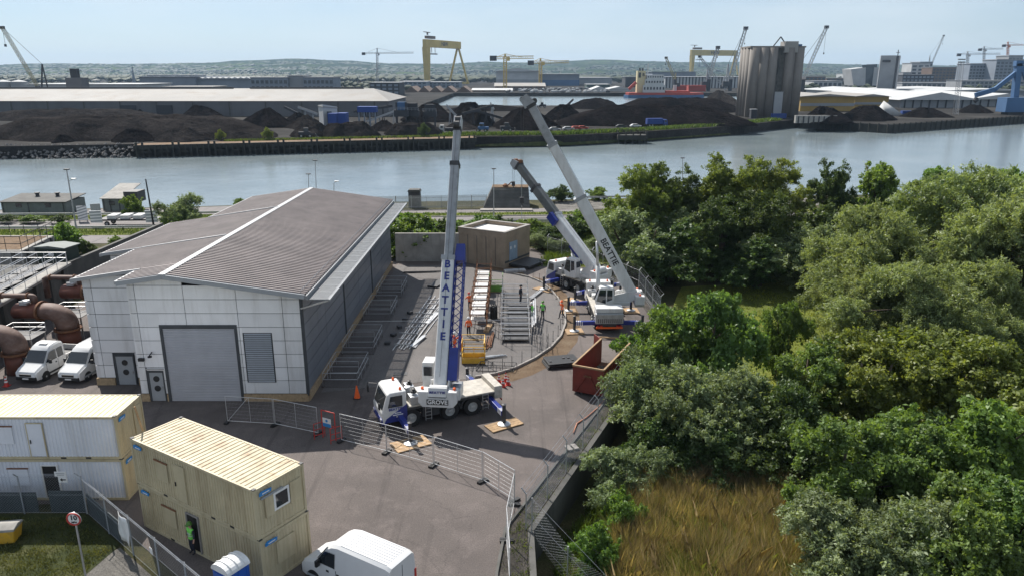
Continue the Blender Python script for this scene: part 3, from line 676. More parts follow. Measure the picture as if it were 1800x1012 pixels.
for k in range(8):
    y = 50.0 + k * 3.25; xo_ = -44.3 - (y + 1.6 - 49) * .149; b = MB(); b.box(xo_ - 1.5, xo_ - .1, y, y + 3.1, 4.155, 4.2); b.build('walkway_grating', M['darksteel'], tk)
    b = MB(); b.box(xo_ - 3.0, xo_ - 1.7, y, y + 2.8, 3.91, 3.97); b.build('walkway_grating', M['darksteel'], tk)
t2 = thing('settling_tank', 'raised rust-topped concrete tank with ribbed walls and railings behind the walkway', 'tank', (-60, 82, 0))
pt = [(-76, 80), (-54, 80), (-55.2, 88), (-76, 88)]
b = MB(); b.prism(pt, 0, 4.6); b.build('wall', M['concrete'], t2)
b = MB(); b.prism([(-75.5, 80.5), (-54.6, 80.5), (-55.7, 87.5), (-75.5, 87.5)], 4.6, 4.64); b.build('rusty_bed', M['redsoil'], t2)
for p, q in zip(pt[:2], pt[1:3]):
    n = int(math.dist(p, q) / 2.0)
    for k in range(n):
        x = p[0] + (q[0] - p[0]) * (k + .5) / n; y = p[1] + (q[1] - p[1]) * (k + .5) / n; b = MB(); b.cbox((x, y, 2.3), (.35, .35, 4.5), math.atan2(q[1] - p[1], q[0] - p[0])); b.build('rib', M['darkconcrete'], t2)
b = MB(); rails(b, [(p[0], p[1]) for p in pt], 1.6, .04, True, (.5,), 1.6, 4.6); b.build('railing', M['darksteel'], t2)
# the dark wall that runs on behind the pipes
b = MB(); b.prism([(-48.3, 76.7), (-48.0, 101), (-48.4, 101), (-48.7, 76.7)], 0, 3.6); w_ = b.build('boundary_wall', M['darkconcrete']); tag(w_, 'dark weathered concrete wall running back from the tank beside the building', 'wall')
kx, ky = gp(108, 462, 3.4); kk = thing('equipment_kiosk', 'dark green equipment kiosk with flat roof on the tank edge', 'kiosk', (-51.0, 81.5, 3.2), R(-8)); kk.scale = (.72, .72, .72)
b = MB(); b.box(-2.4, 2.4, -1.5, 1.5, -3, 2.2); b.build('body', M['kiosk'], kk, False)
b = MB(); b.prof_y([(-2.7, 2.2), (2.7, 2.2), (2.7, 2.35), (0, 2.6), (-2.7, 2.35)], -1.8, 1.8); b.build('roof', M['olive'], kk, False)
b = MB(); b.box(-.4, .5, -1.56, -1.5, 1.0, 1.45); b.build('warning_sign', M['white'], kk, False)
b = MB(); b.box(1.0, 1.9, -1.55, -1.5, .0, 1.9); b.build('door', M['hoarding'], kk, False)
# big flanged pipe bends
def arcpts(c, r, a0, a1, n, ux, uz=(0, 0, 1)):
    c = Vector(c); ux = Vector(ux); uz = Vector(uz)
    return [c + ux * (r * math.cos(R(a0 + (a1 - a0) * i / n))) + uz * (r * math.sin(R(a0 + (a1 - a0) * i / n))) for i in range(n + 1)]
plab = ['rust-brown flanged pipe bend nearest the camera at the left edge', 'middle rust-brown flanged pipe bend behind the crew-cab van', 'rust-brown flanged pipe bend half hidden by the silver building']
for i, (X, Y) in enumerate(((-40.2, 56.6), (-39.3, 62.4), (-38.6, 68.4))):
    t = thing('pipe_bend', plab[i], 'pipe', (X, Y, 0), 0, 'large pipe bends by the tank'); t.scale = (.92, .92, .70)
    b = MB(); b.lathe([(.98, 0), (.98, 2.6)], (0, 0, 0), 'z', 24); b.build('lower_pipe', M['pipelow'], t, False, True)
    b = MB(); pts = [(0, 0, 2.6)] + arcpts((-1.7, 0, 3.1), 1.7, 0, 88, 9, (1, 0, 0)) + [(-2.3, 0, 4.82)]; b.tube(pts, 1.0, 24); b.build('bend', M['pipe'], t, False, True)
    for c, ax in (((0, 0, 2.5), 'z'), ((-2.2, 0, 4.82), 'x')):
        b = MB(); b.lathe([(1.0, -.09), (1.24, -.09), (1.24, .09), (1.0, .09)], c, ax, 28)
        for k in range(20):
            a = 2 * math.pi * k / 20; e, f_ = 1.13 * math.cos(a), 1.13 * math.sin(a)
            p = (c[0] + e, c[1] + f_, c[2]) if ax == 'z' else (c[0], c[1] + e, c[2] + f_); d = (0, 0, .16) if ax == 'z' else (.16, 0, 0)
            b.tube([(p[0] - d[0], p[1] - d[1], p[2] - d[2]), (p[0] + d[0], p[1] + d[1], p[2] + d[2])], .045, 5)
        b.build('flange', M['rust'], t, False)
    b = MB(); b.tube([(-2.3, 0, 4.82), (-4.6, 0, 4.82)], .95, 20); b.build('branch', M['pipelow'], t, False, True)
    b = MB(); b.tube([(-2.9, .2, 5.7), (-2.9, .2, 6.4)] + arcpts((-3.2, .2, 6.4), .3, 10, 90, 5, (1, 0, 0)) + [(-6.2, .2, 6.75), (-6.5, .2, 6.6), (-6.5, .2, 3.9)], .3, 12); b.build('vent_pipe', M['pipe'], t, False, True)
    b = MB(); b.lathe([(.3, -.05), (.42, -.05), (.42, .05), (.3, .05)], (-3.4, .2, 6.72), 'x', 14); b.lathe([(.3, -.05), (.42, -.05), (.42, .05), (.3, .05)], (-5.9, .2, 6.75), 'x', 14); b.build('vent_flange', M['rust'], t, False)
    b = MB(); b.cbox((-3.6, -.2, 6.0), (.7, .6, .5)); b.lathe([(.3, 0), (.34, .05), (.3, .35), (.0, .4)], (-3.2, -.5, 6.1), 'z', 12); b.tube([(-3.6, .4, 5.6), (-3.6, .4, 6.6)], .12, 8); b.build('valve_actuator', M['alu'], t, False)
    b = MB(); rails(b, [(-2.3, 1.3), (.6, 1.3), (.6, 3.6), (-2.3, 3.6)], 1.1, .035, True, (.5,), 1.2, 3.4); b.build('platform_railing', M['alu'], t, False)
    b = MB(); b.box(-2.3, .6, 1.3, 3.6, 3.3, 3.38); b.build('platform_deck', M['darksteel'], t, False)
    b = MB()
    for q in ((-2.2, 1.4), (.5, 1.4), (.5, 3.5), (-2.2, 3.5)): b.box(q[0] - .06, q[0] + .06, q[1] - .06, q[1] + .06, 0, 3.3)
    b.build('platform_legs', M['steel'], t, False)
# ================================================================== mobile cranes
def wheel_mesh(r, w, rimr):
    b = MB(); b.lathe([(rimr, -w * .45), (r * .92, -w * .5), (r, -w * .38), (r, w * .38), (r * .92, w * .5), (rimr, w * .45)], (0, 0, 0), 'y', 26, False)
    for k in range(26):      # tread lugs
        a = 2 * math.pi * k / 26; b.cbox((r * math.cos(a), 0, r * math.sin(a)), (.07, w * .8, .07))
    ty = b.mesh('tyre', M['tyre'])
    b = MB(); b.lathe([(rimr * 1.01, -w * .4), (rimr * .9, -w * .4), (rimr * .75, -w * .15), (rimr * .4, -w * .2), (rimr * .34, -w * .5), (0, -w * .52)], (0, 0, 0), 'y', 22, False); b.lathe([(rimr * 1.01, w * .4), (rimr * .9, w * .4), (rimr * .75, w * .15), (rimr * .4, w * .2), (rimr * .34, w * .5), (0, w * .52)], (0, 0, 0), 'y', 22, False)
    for k in range(8):
        a = 2 * math.pi * k / 8
        for s in (-1, 1): b.cbox((rimr * .55 * math.cos(a), s * w * .2, rimr * .55 * math.sin(a)), (.05, .08, .05))
    return ty, b.mesh('rim', M['rim'])
CW = wheel_mesh(.66, .48, .36)
def wheels(parent, axles, half, meshes, r):
    for x in axles:
        for s in (-1, 1):
            w = bpy.data.objects.new('wheel', meshes[0]); COL.objects.link(w); w.parent = parent; w.location = (x, s * half, r)
            rm = bpy.data.objects.new('rim', meshes[1]); COL.objects.link(rm); rm.parent = w
def ladder(b, p, q, w, n, side):
    p, q, s = Vector(p), Vector(q), Vector(side).normalized() * w / 2
    for k in (-1, 1): b.tube([p + s * k, q + s * k], .025, 5)
    for i in range(n):
        c = p.lerp(q, (i + .5) / n); b.tube([c - s, c + s], .022, 5)
def lattice(b, p, q, w, h, n, r=.035, side=(1, 0, 0)):
    p, q = Vector(p), Vector(q); u = (q - p).normalized(); a = Vector(side); a = (a - u * a.dot(u)).normalized(); c = u.cross(a)
    co = [a * (i * w / 2) + c * (j * h / 2) for i, j in ((-1, -1), (1, -1), (1, 1), (-1, 1))]
    for k in co: b.tube([p + k, q + k], r, 5)
    for i in range(n):
        s0, s1 = p.lerp(q, i / n), p.lerp(q, (i + 1) / n)
        for k in range(4): b.tube([s0 + co[k], s1 + co[(k + 1) % 4]], r * .55, 4, False)

def mobile_crane(label, loc, rz, axles, xf, xr, sup, boom, rigs, cab_blue, o):
    """loc/rz: carrier on the ground (x forward); sup=(centre xy, heading); boom=(pivot sx, elevation, sections); rigs=[(x, reach_left, reach_right)]"""
    t = thing('mobile_crane', label, 'crane', loc, rz, 'mobile cranes in the yard')
    # carrier
    b = MB(); b.box(xr, xf - 1.7, -.75, .75, .75, 1.35); b.box(xr + .1, xf - 1.75, -1.27, 1.27, 1.32, 1.5)
    for s in (-1, 1):     # skirts between wheels
        last = None
        for x in sorted(axles):
            if last is not None and x - last > 1.7: b.box(last + .8, x - .8, s * 1.24 - .05, s * 1.24 + .05, .62, 1.32)
            last = x
    b.build('chassis', M['darksteel'], t, False)
    b = MB(); b.box(xr + .02, xf - 1.85, -1.29, 1.29, 1.505, 1.6); b.build('deck', M['deck'], t, False)
    b = MB(); b.box(xr - .06, xr + .55, -1.3, 1.3, 1.0, 1.95); b.build('rear_locker', M['deck'] if not o.get('grey') else M['steel'], t, False, bevel=.04)
    b = MB()
    for y in (-1.05, -.75, .75, 1.05): b.box(xr - .1, xr - .06, y - .11, y + .11, .72, .86)
    b.build('tail_light', M['red'], t, False)
    if o.get('rearboard'):
        b = MB(); b.box(xr - .13, xr - .07, -1.25, 1.25, .55, .72); b.build('rear_marker_board', M['orange'], t, False)
        for zz in (1.62, 2.05):
            b = MB(); b.box(xr + .05, xr + 1.4, -1.26, 1.26, zz, zz + .4); b.build('ballast_slab', M['steel'] if zz < 2 else M['cranewhite'], t, False, bevel=.04)
        b = MB()
        for k in range(12): b.box(xr - .09, xr - .07, -1.1 + k * .19, -1.1 + k * .19 + .06, 1.1, 1.5)
        b.build('grille', M['black'], t, False)
    # wheel arches and deck boxes
    b = MB()
    for x in axles:
        for s in (-1, 1): b.tube([(x + .82 * math.cos(R(a)), s * 1.1, .66 + .82 * math.sin(R(a))) for a in range(0, 181, 20)], .06, 5)
    b.build('mudguards', M['darksteel'], t, False)
    wheels(t, axles, 1.02, CW, .66)
    b = MB(); b.box(xf - 2.75, xf - 2.2, -1.2, -.2, 1.6, 2.35); b.box(xf - 2.7, xf - 2.05, .35, 1.2, 1.6, 2.2); b.lathe([(.26, 0), (.26, .9)], (xf - 2.2, -.05, 1.6), 'z', 12); b.build('engine_boxes', M['steel'], t, False, bevel=.05)
    for x, y in ((xf - 2.5, -.7), (xf - 2.4, .75)):
        b = MB(); b.lathe([(.2, 0), (.2, .12), (.09, .2), (.14, .3), (0, .34)], (x, y, 2.32), 'z', 12); b.build('air_intake', M['black'], t, False)
    b = MB(); b.box(xf - 3.7, xf - 2.9, -.9, .9, 1.6, 2.0); b.build('white_locker', M['cranewhite'], t, False, bevel=.06)
    for s in (-1, 1):
        for x in (axles[0] + -1.2 if len(axles) < 4 else axles[0] - 1.2, axles[-1] - .95):
            b = MB(); ladder(b, (x, s * 1.33, .35), (x, s * 1.3, 1.58), .42, 5, (1, 0, 0)); b.build('ladder', M['steel'], t, False)
    # driver's cab: white above, blue wedge below
    cz0, cz1 = .62, 2.78
    prof_ = [(xf - 1.75, cz0), (xf - .02, cz0), (xf, 1.35), (xf - .42, cz1 - .14), (xf - .62, cz1), (xf - 1.75, cz1)]
    b = MB(); b.prof_y(prof_, -1.25, 1.25); cab = b.build('cab', M['cranewhite'], t, False, bevel=.09)
    if cab_blue:
        b = MB(); pw = [(xf - 1.75, cz0 + .02), (xf - .12, cz0 + .02), (xf - .3, .95), (xf - 1.75, 1.82)]
        b.prof_y(pw, -1.265, 1.265); b.build('blue_flash', M['blue'], cab, False)
        b = MB(); b.box(xf - .3, xf + .03, -1.22, 1.22, .5, .92); b.build('bumper', M['blue'], cab, False, bevel=.05)
    else:
        b = MB(); b.box(xf - .3, xf + .03, -1.22, 1.22, .5, .92); b.build('bumper', M['darksteel'], cab, False, bevel=.05)
    fx = lambda z: xf - .42 * (z - 1.35) / (cz1 - .14 - 1.35)
    b = MB(); b.add([(fx(1.55) + .012, -1.1, 1.55), (fx(1.55) + .012, 1.1, 1.55), (fx(2.55) + .012, 1.05, 2.55), (fx(2.55) + .012, -1.05, 2.55)], [(0, 1, 2, 3)]); b.build('windscreen', M['glass'], cab, False)
    for s in (-1, 1):
        b = MB(); y = s * 1.262; b.add([(xf - 1.45, y, 1.72), (xf - .42, y, 1.72), (xf - .62, y, 2.52), (xf - 1.45, y, 2.52)], [(0, 1, 2, 3)]); b.build('side_window', M['glass'], cab, False)
        b = MB(); b.tube([(xf - .3, s * 1.2, 2.6), (xf + .25, s * 1.6, 2.6), (xf + .25, s * 1.6, 2.0)], .025, 5); b.cbox((xf + .25, s * 1.62, 2.15), (.1, .25, .45)); b.build('mirror', M['black'], cab, False)
        b = MB(); b.cbox((xf + .02, s * .95, .8), (.06, .3, .16)); b.build('headlight', M['alu'], cab, False)
    for y in (-.9, .9):
        b = MB(); b.lathe([(.09, 0), (.09, .12), (.05, .2), (0, .21)], (xf - 1.4, y, cz1), 'z', 10); b.build('beacon', M['orange'], cab, False)
    if o.get('doortext'):
        for s in (1,):
            lettering('BEATTIE', .26, M['blue'], cab, (xf - .95, s * 1.275, 1.58), (-1, 0, 0), (0, 0, 1), False)
            for zz, ww in ((1.28, .22), (1.14, .36), (1.0, .12)): b = MB(); b.box(xf - 1.1 - ww, xf - 1.1 + ww, s * 1.266, s * 1.274, zz - .035, zz + .035); b.build('small_print', M['white'], cab, False)
    # outriggers
    for x, rl, rr_ in rigs:
        for s, reach in ((1, rl), (-1, rr_)):
            if reach <= 0: continue
            b = MB(); b.bar((x, s * .2, .95), (x, s * (reach + .12), .9), .34, .36); ob = b.build('outrigger_beam', M['blue'], t, False, bevel=.02)
            b = MB()
            for k in range(4): b.bar((x, s * (reach - .55 + k * .17), .902), (x, s * (reach - .47 + k * .17), .902), .352, .372)
            b.build('hazard_stripes', M['white'], ob, False)
            b = MB(); b.lathe([(.13, .12), (.13, 1.55), (.17, 1.6), (.0, 1.66)], (x, s * (reach + .2), 0), 'z', 12); b.lathe([(.085, .1), (.085, .5)], (x, s * (reach + .2), 0), 'z', 10); jk = b.build('outrigger_jack', M['darksteel'], t, False)
            b = MB(); b.lathe([(.42, .105), (.45, .12), (.45, .17), (.2, .24), (.12, .26)], (x, s * (reach + .2), 0), 'z', 22); b.build('jack_foot', M['steel'], jk, False)
    # ---------------- superstructure, in scene coordinates
    (cx, cy), hd = sup; S = Matrix.Translation((cx, cy, 0)) @ Matrix.Rotation(hd, 4, 'Z')
    b = MB(S); b.lathe([(.85, 1.55), (.85, 1.9)], (0, 0, 0), 'z', 24); b.box(-2.0, 1.0, -.85, .85, 1.88, 2.2)
    for s in (-1, 1): b.prof_y([(-2.2, 2.2), (-.2, 2.2), (-.6, 2.9), (boom[0] - .35, 3.35), (boom[0] - .45, 2.6)], s * .62 - .05, s * .62 + .05)
    b.build('turntable', M['cranewhite'], t)
    cwx = o.get('cwx', -2.6)
    b = MB(S); b.prof_x([(-1.32, 2.15), (-1.05, 1.82), (1.05, 1.82), (1.32, 2.15), (1.32, 2.95), (.62, 2.95), (.62, 2.5), (-.62, 2.5), (-.62, 2.95), (-1.32, 2.95)], cwx - .45, cwx + .45); cwt = b.build('counterweight', M['cranewhite'], t, bevel=.05)
    b = MB(S); b.lathe([(.36, -.6), (.36, .6)], (cwx + .1, 0, 2.85), 'y', 16); b.build('winch_drum', M['cranewhite'], t)
    for y in (-1.1, 1.1):
        b = MB(S); b.lathe([(.1, 0), (.1, .14), (0, .2)], (cwx, y, 2.96), 'z', 10); b.build('beacon', M['orange'], t)
    b = MB(S); b.box(cwx + .5, cwx + 2.0, -1.4, -.75, 1.95, 2.75); hs = b.build('engine_housing', M['cranewhite'], t, bevel=.06)
    b = MB(S)
    for k in range(6): b.box(cwx + .6 + k * .22, cwx + .72 + k * .22, -1.36, -.8, 2.752, 2.80)
    b.build('engine_grille', M['steel'], hs)
    # operator's cab
    c0 = o.get('cabx', .1)
    pr = [(c0, 1.75), (c0 + 1.45, 1.75), (c0 + 1.75, 2.6), (c0 + 1.35, 3.75), (c0 + 1.2, 3.9), (c0, 3.9), (c0 - .1, 3.0)]
    b = MB(S); b.prof_y(pr, .72, 1.58); oc = b.build('operator_cab', M['cranewhite'], t, bevel=.07)
    b = MB(S); b.add([(c0 + .7, 1.59, 2.3), (c0 + 1.6, 1.59, 2.55), (c0 + 1.3, 1.59, 3.65), (c0 + .7, 1.59, 3.65)], [(0, 1, 2, 3)]); b.build('cab_window', M['glass'], oc)
    b = MB(S); b.add([(c0 + .08, 1.59, 2.7), (c0 + .6, 1.59, 2.5), (c0 + .6, 1.59, 3.65), (c0 + .1, 1.59, 3.65)], [(0, 1, 2, 3)]); b.build('cab_window', M['glass'], oc)
    b = MB(S); b.add([(c0 + 1.765, .8, 2.65), (c0 + 1.765, 1.5, 2.65), (c0 + 1.375, 1.5, 3.72), (c0 + 1.375, .8, 3.72)], [(0, 1, 2, 3)]); b.build('cab_window', M['glass'], oc)
    b = MB(S); b.box(c0 - .13, c0 - .07, .85, 1.45, 2.95, 3.6); b.build('cab_window', M['glass'], oc)
    # boom
    el = boom[1]; ps = Vector((boom[0], 0, 3.05)); u = Vector((math.cos(el), 0, math.sin(el))); up = Vector((-math.sin(el), 0, math.cos(el)))
    s0 = -.5; top_off = None
    for k, (s1, w, h, m_) in enumerate(boom[2]):
        b = MB(S); c = up * (.1 if k else 0)
        pts8 = [(-.5, -.36), (-.36, -.5), (.36, -.5), (.5, -.36), (.5, .42), (.42, .5), (-.42, .5), (-.5, .42)]
        vs = [ps + u * s + up * (j * h) + c + Vector((0, i * w, 0)) for s in (s0, s1) for i, j in pts8]
        b.add(vs, [tuple(range(8)), tuple(reversed(range(8, 16)))] + [(i, 8 + i, 8 + (i + 1) % 8, (i + 1) % 8) for i in range(8)])
        bs = b.build('boom_section', M[m_], t)
        b = MB(S); b.bar(ps + u * (s1 - .28) + c, ps + u * (s1 + .04) + c, w * 1.12, h * 1.1, up=up); b.build('boom_collar', M['darksteel'] if m_ != 'cranewhite' else M['boomgrey'], bs)
        s0 = s1 - .05
    sT, w, h = boom[2][-1][:3]
    tip = ps + u * sT
    b = MB(S)
    for s in (-1, 1):
        b.prof_y([((tip + up * -.7 * h + u * -.1).x, (tip + up * -.7 * h + u * -.1).z), ((tip + u * .9 - up * .55).x, (tip + u * .9 - up * .55).z), ((tip + u * 1.0 + up * .2).x, (tip + u * 1.0 + up * .2).z), ((tip + up * .75 * h).x, (tip + up * .75 * h).z)], s * w * .45 - .03, s * w * .45 + .03)
    hd_ = b.build('boom_head', M[o.get('headmat', 'boomgrey')], t)
    for a, c in ((.75, -.35), (.7, .1), (.1, .55)):
        b = MB(S); q = tip + u * a + up * c; b.lathe([(.1, -w * .4), (.26, -w * .4), (.26, w * .4), (.1, w * .4)], q, 'y', 14); b.build('sheave', M['rust'] if o.get('rustyhead') else M['darksteel'], hd_)
    # luffing cylinder
    b = MB(S); fp = Vector((1.0 + o.get('cylx', 0), 0, 2.25)); gpt = ps + u * o.get('cyls', 5.2) - up * (boom[2][0][2] * .5); mid = fp.lerp(gpt, .58)
    b.tube([fp, mid], .2, 12); b.build('luffing_cylinder', M['cranewhite'], t, smooth=True)
    b = MB(S); b.tube([mid, gpt], .13, 12); b.build('cylinder_rod', M['alu'], t, smooth=True)
    # hoist rope and hook
    drop = o.get('drop', 0)
    if drop:
        q = S @ (tip + u * .75 - up * .35)
        b = MB()
        for dx in (-.12, .12): b.tube([(q.x + dx, q.y, q.z), (q.x + dx * .6, q.y, q.z - drop)], .014, 4)
        b.build('hoist_rope', M['darksteel'], t)
        b = MB(); b.cbox((q.x, q.y, q.z - drop - .2), (.4, .28, .55)); hk = b.build('hook_block', M['darksteel'], t, bevel=.04)
        b = MB(); b.tube([(q.x, q.y, q.z - drop - .4), (q.x, q.y, q.z - drop - .65)] + [(q.x + .13 * math.sin(R(a)), q.y, q.z - drop - .78 + .13 * math.cos(R(a))) for a in range(0, 270, 45)], .045, 6); b.build('hook', M['darksteel'], hk)
    b = MB(S); b.tube([ps + u * .3 + up * (boom[2][0][2] * .55 + .05), tip + up * .55], .012, 4); b.build('hoist_line', M['darksteel'], t)
    # stowed fly jib
    if o.get('jib'):
        j0, j1, yo = o['jib']; b = MB(S); base = Vector((0, yo, 0)) - up * .1
        lattice(b, ps + u * (j0 + 2.2) + base, ps + u * j1 + base, .62, .74, 12, .055, (0, 1, 0)); jb = b.build('fly_jib', M['blue'], t)
        b = MB(S); b.bar(ps + u * j0 + base, ps + u * (j0 + 2.3) + base, .68, .9, .64, .8, up=up); b.build('jib_foot', M['blue'], jb)
        b = MB(S); b.bar(ps + u * j1 + base, ps + u * (j1 + 1.3) + base, .8, .8, .6, .5, up=up); b.build('jib_head', M['blue'], jb)
    return t, S, ps, u, up, boom

# near crane: cab to the left, boom pointing away
f1 = math.atan2(-.404, -.915)
c1, S, ps, u, up, bm1 = mobile_crane('white and blue crane nearest the camera, big letters stacked down its boom', (-5.16, 48.9, 0), f1, (2.45, -.35, -2.05), 4.5, -4.25,
    ((-4.75, 49.05), R(85)), (-1.6, R(60), [(8.9, .88, 1.0, 'cranewhite'), (16.1, .62, .72, 'boomgrey'), (18.9, .52, .6, 'boomgrey')]), [(3.25, 3.45, 3.4), (-3.45, 3.4, 3.4)], True,
    dict(jib=(.1, 8.6, -.8), doortext=True, cyls=4.6, cwx=-2.6, cabx=-.2, headmat='alu'))
sd = S.to_3x3() @ Vector((0, -1, 0)); u1 = (S.to_3x3() @ u); up1 = (S.to_3x3() @ up)
for k, ch in enumerate('BEATTIE'):
    q = S @ (ps + u * (8.25 - k * .86) + up * (.5 * 1.0 + .012)); lettering(ch, .76, M['blue'], c1, q, sd, u1, bold=.03)
bk = S.to_3x3() @ Vector((-1, 0, 0)); rt = sd
b = MB(S); b.box(-3.075, -3.06, -.74, .74, 2.02, 2.42); b.build('name_plate', M['black'], c1)
lettering('GROVE', .42, M['white'], c1, S @ Vector((-3.085, 0, 2.22)), rt, (0, 0, 1), bold=.025)
b = MB(S); b.prof_y([(-3.1, 2.62), (-2.85, 2.55), (-2.75, 3.15), (-2.95, 3.2)], -.62, .62); b.build('name_board', M['cranewhite'], c1)
lettering('BEATTIE', .30, M['blue'], c1, S @ Vector((-3.055, 0, 2.9)), rt, Vector((0, 0, 1)) - bk * -.25, bold=.03)

# right crane: boom over its left side
c3, S, ps, u, up, bm3 = mobile_crane('white crane backed up to the red skip, boom leaning left with dark lettering', (9.0, 70.6, 0), R(91), (3.2, 1.5, -1.4, -3.0), 4.9, -4.75,
    ((9.35, 69.5), R(178)), (-2.2, R(60.5), [(10.6, .84, 1.12, 'cranewhite'), (16.2, .68, .9, 'cranewhite'), (20.2, .58, .78, 'boomgrey')]), [(2.0, 3.0, 3.0), (-4.2, 3.0, 3.0)], False,
    dict(rearboard=True, cwx=-2.95, cabx=-.35, cyls=6.0, cylx=-.1, drop=9.0, grey=True))
sdv = S.to_3x3() @ Vector((0, 1, 0)); u3 = S.to_3x3() @ u; up3 = S.to_3x3() @ up
lettering('BEATTIE', .78, M['black'], c3, S @ (ps + u * 4.6 + Vector((0, .84 / 2 + .012, 0))), -u3, up3, bold=.02)

# back crane
c2, S, ps, u, up, bm2 = mobile_crane('white and blue crane farthest back, nose to the substation, dark boom low', (7.5, 80.7, 0), math.atan2(.81, -.58), (2.6, .8, -1.2, -2.7), 4.4, -4.3,
    ((7.9, 80.1), R(133)), (-1.5, R(39.5), [(7.6, .95, 1.2, 'cranewhite'), (12.0, .82, 1.02, 'darkboom'), (15.6, .7, .88, 'darkboom')]), [(2.0, 3.2, 3.0), (-3.4, 3.2, 3.0)], True,
    dict(cyls=4.2, cwx=-2.6, cabx=-.2, drop=2.2, rustyhead=True))

b = MB(S); q0 = ps + u * 6.6 + Vector((0, .75, 0)); b.bar(q0, q0 + u * 1.3, .45, .9, up=up); b.build('jib_bracket', M['blue'], c2)
b = MB(S); q0 = ps + u * 1.2 - up * .75; b.bar(q0, q0 + u * 2.6, .5, .4, up=up); b.build('boom_underframe', M['blue'], c2)
# timber mats under the crane jacks
mlab = {0: ['timber mat under the front jack behind the temporary fence', 'timber mat under the rear jack of the nearest crane'], }
def wmat(x, y, rz, label, w=2.0, d=1.3):
    t = thing('timber_mat', label, 'mat', (x, y, 0), rz, 'timber mats under crane jacks')
    for k in range(4):
        b = MB(); y0 = -d / 2 + k * d / 4; b.box(-w / 2, w / 2, y0 + .01, y0 + d / 4 - .01, .025, .10); b.build('plank', M['wood'], t, False)
def jackpos(o, x, y): v = PM[o.name] @ Vector((x, y, 0)); return v.x, v.y
for o_, x, y, lab, w, d, dr in ((c1, 3.25, 3.65, 'timber mat under the front jack of the nearest crane by the fence', 2.4, 1.5, .12), (c1, -3.45, 3.6, 'timber mat under the rear jack of the nearest crane facing the camera', 2.5, 1.2, .15),
                       (c3, -4.2, 3.2, 'orange-brown timber mat under the near left jack beside the skip', 1.6, 1.7, .1), (c3, 2.0, 3.2, 'timber mat under the front left jack of the right-hand crane', 1.6, 1.6, 0), (c3, 2.0, -3.2, 'timber mat under the right crane jack by the chain-link fence', 1.8, 1.6, 0),
                       (c2, -3.4, 3.4, 'timber mat under the rear left jack of the farthest crane', 2.4, 1.3, .1), (c2, 2.0, 3.4, 'timber mat under the front left jack of the farthest crane', 2.4, 1.2, .2)):
    x, y = jackpos(o_, x, y); wmat(x, y, o_.rotation_euler.z + dr, lab, w, d)
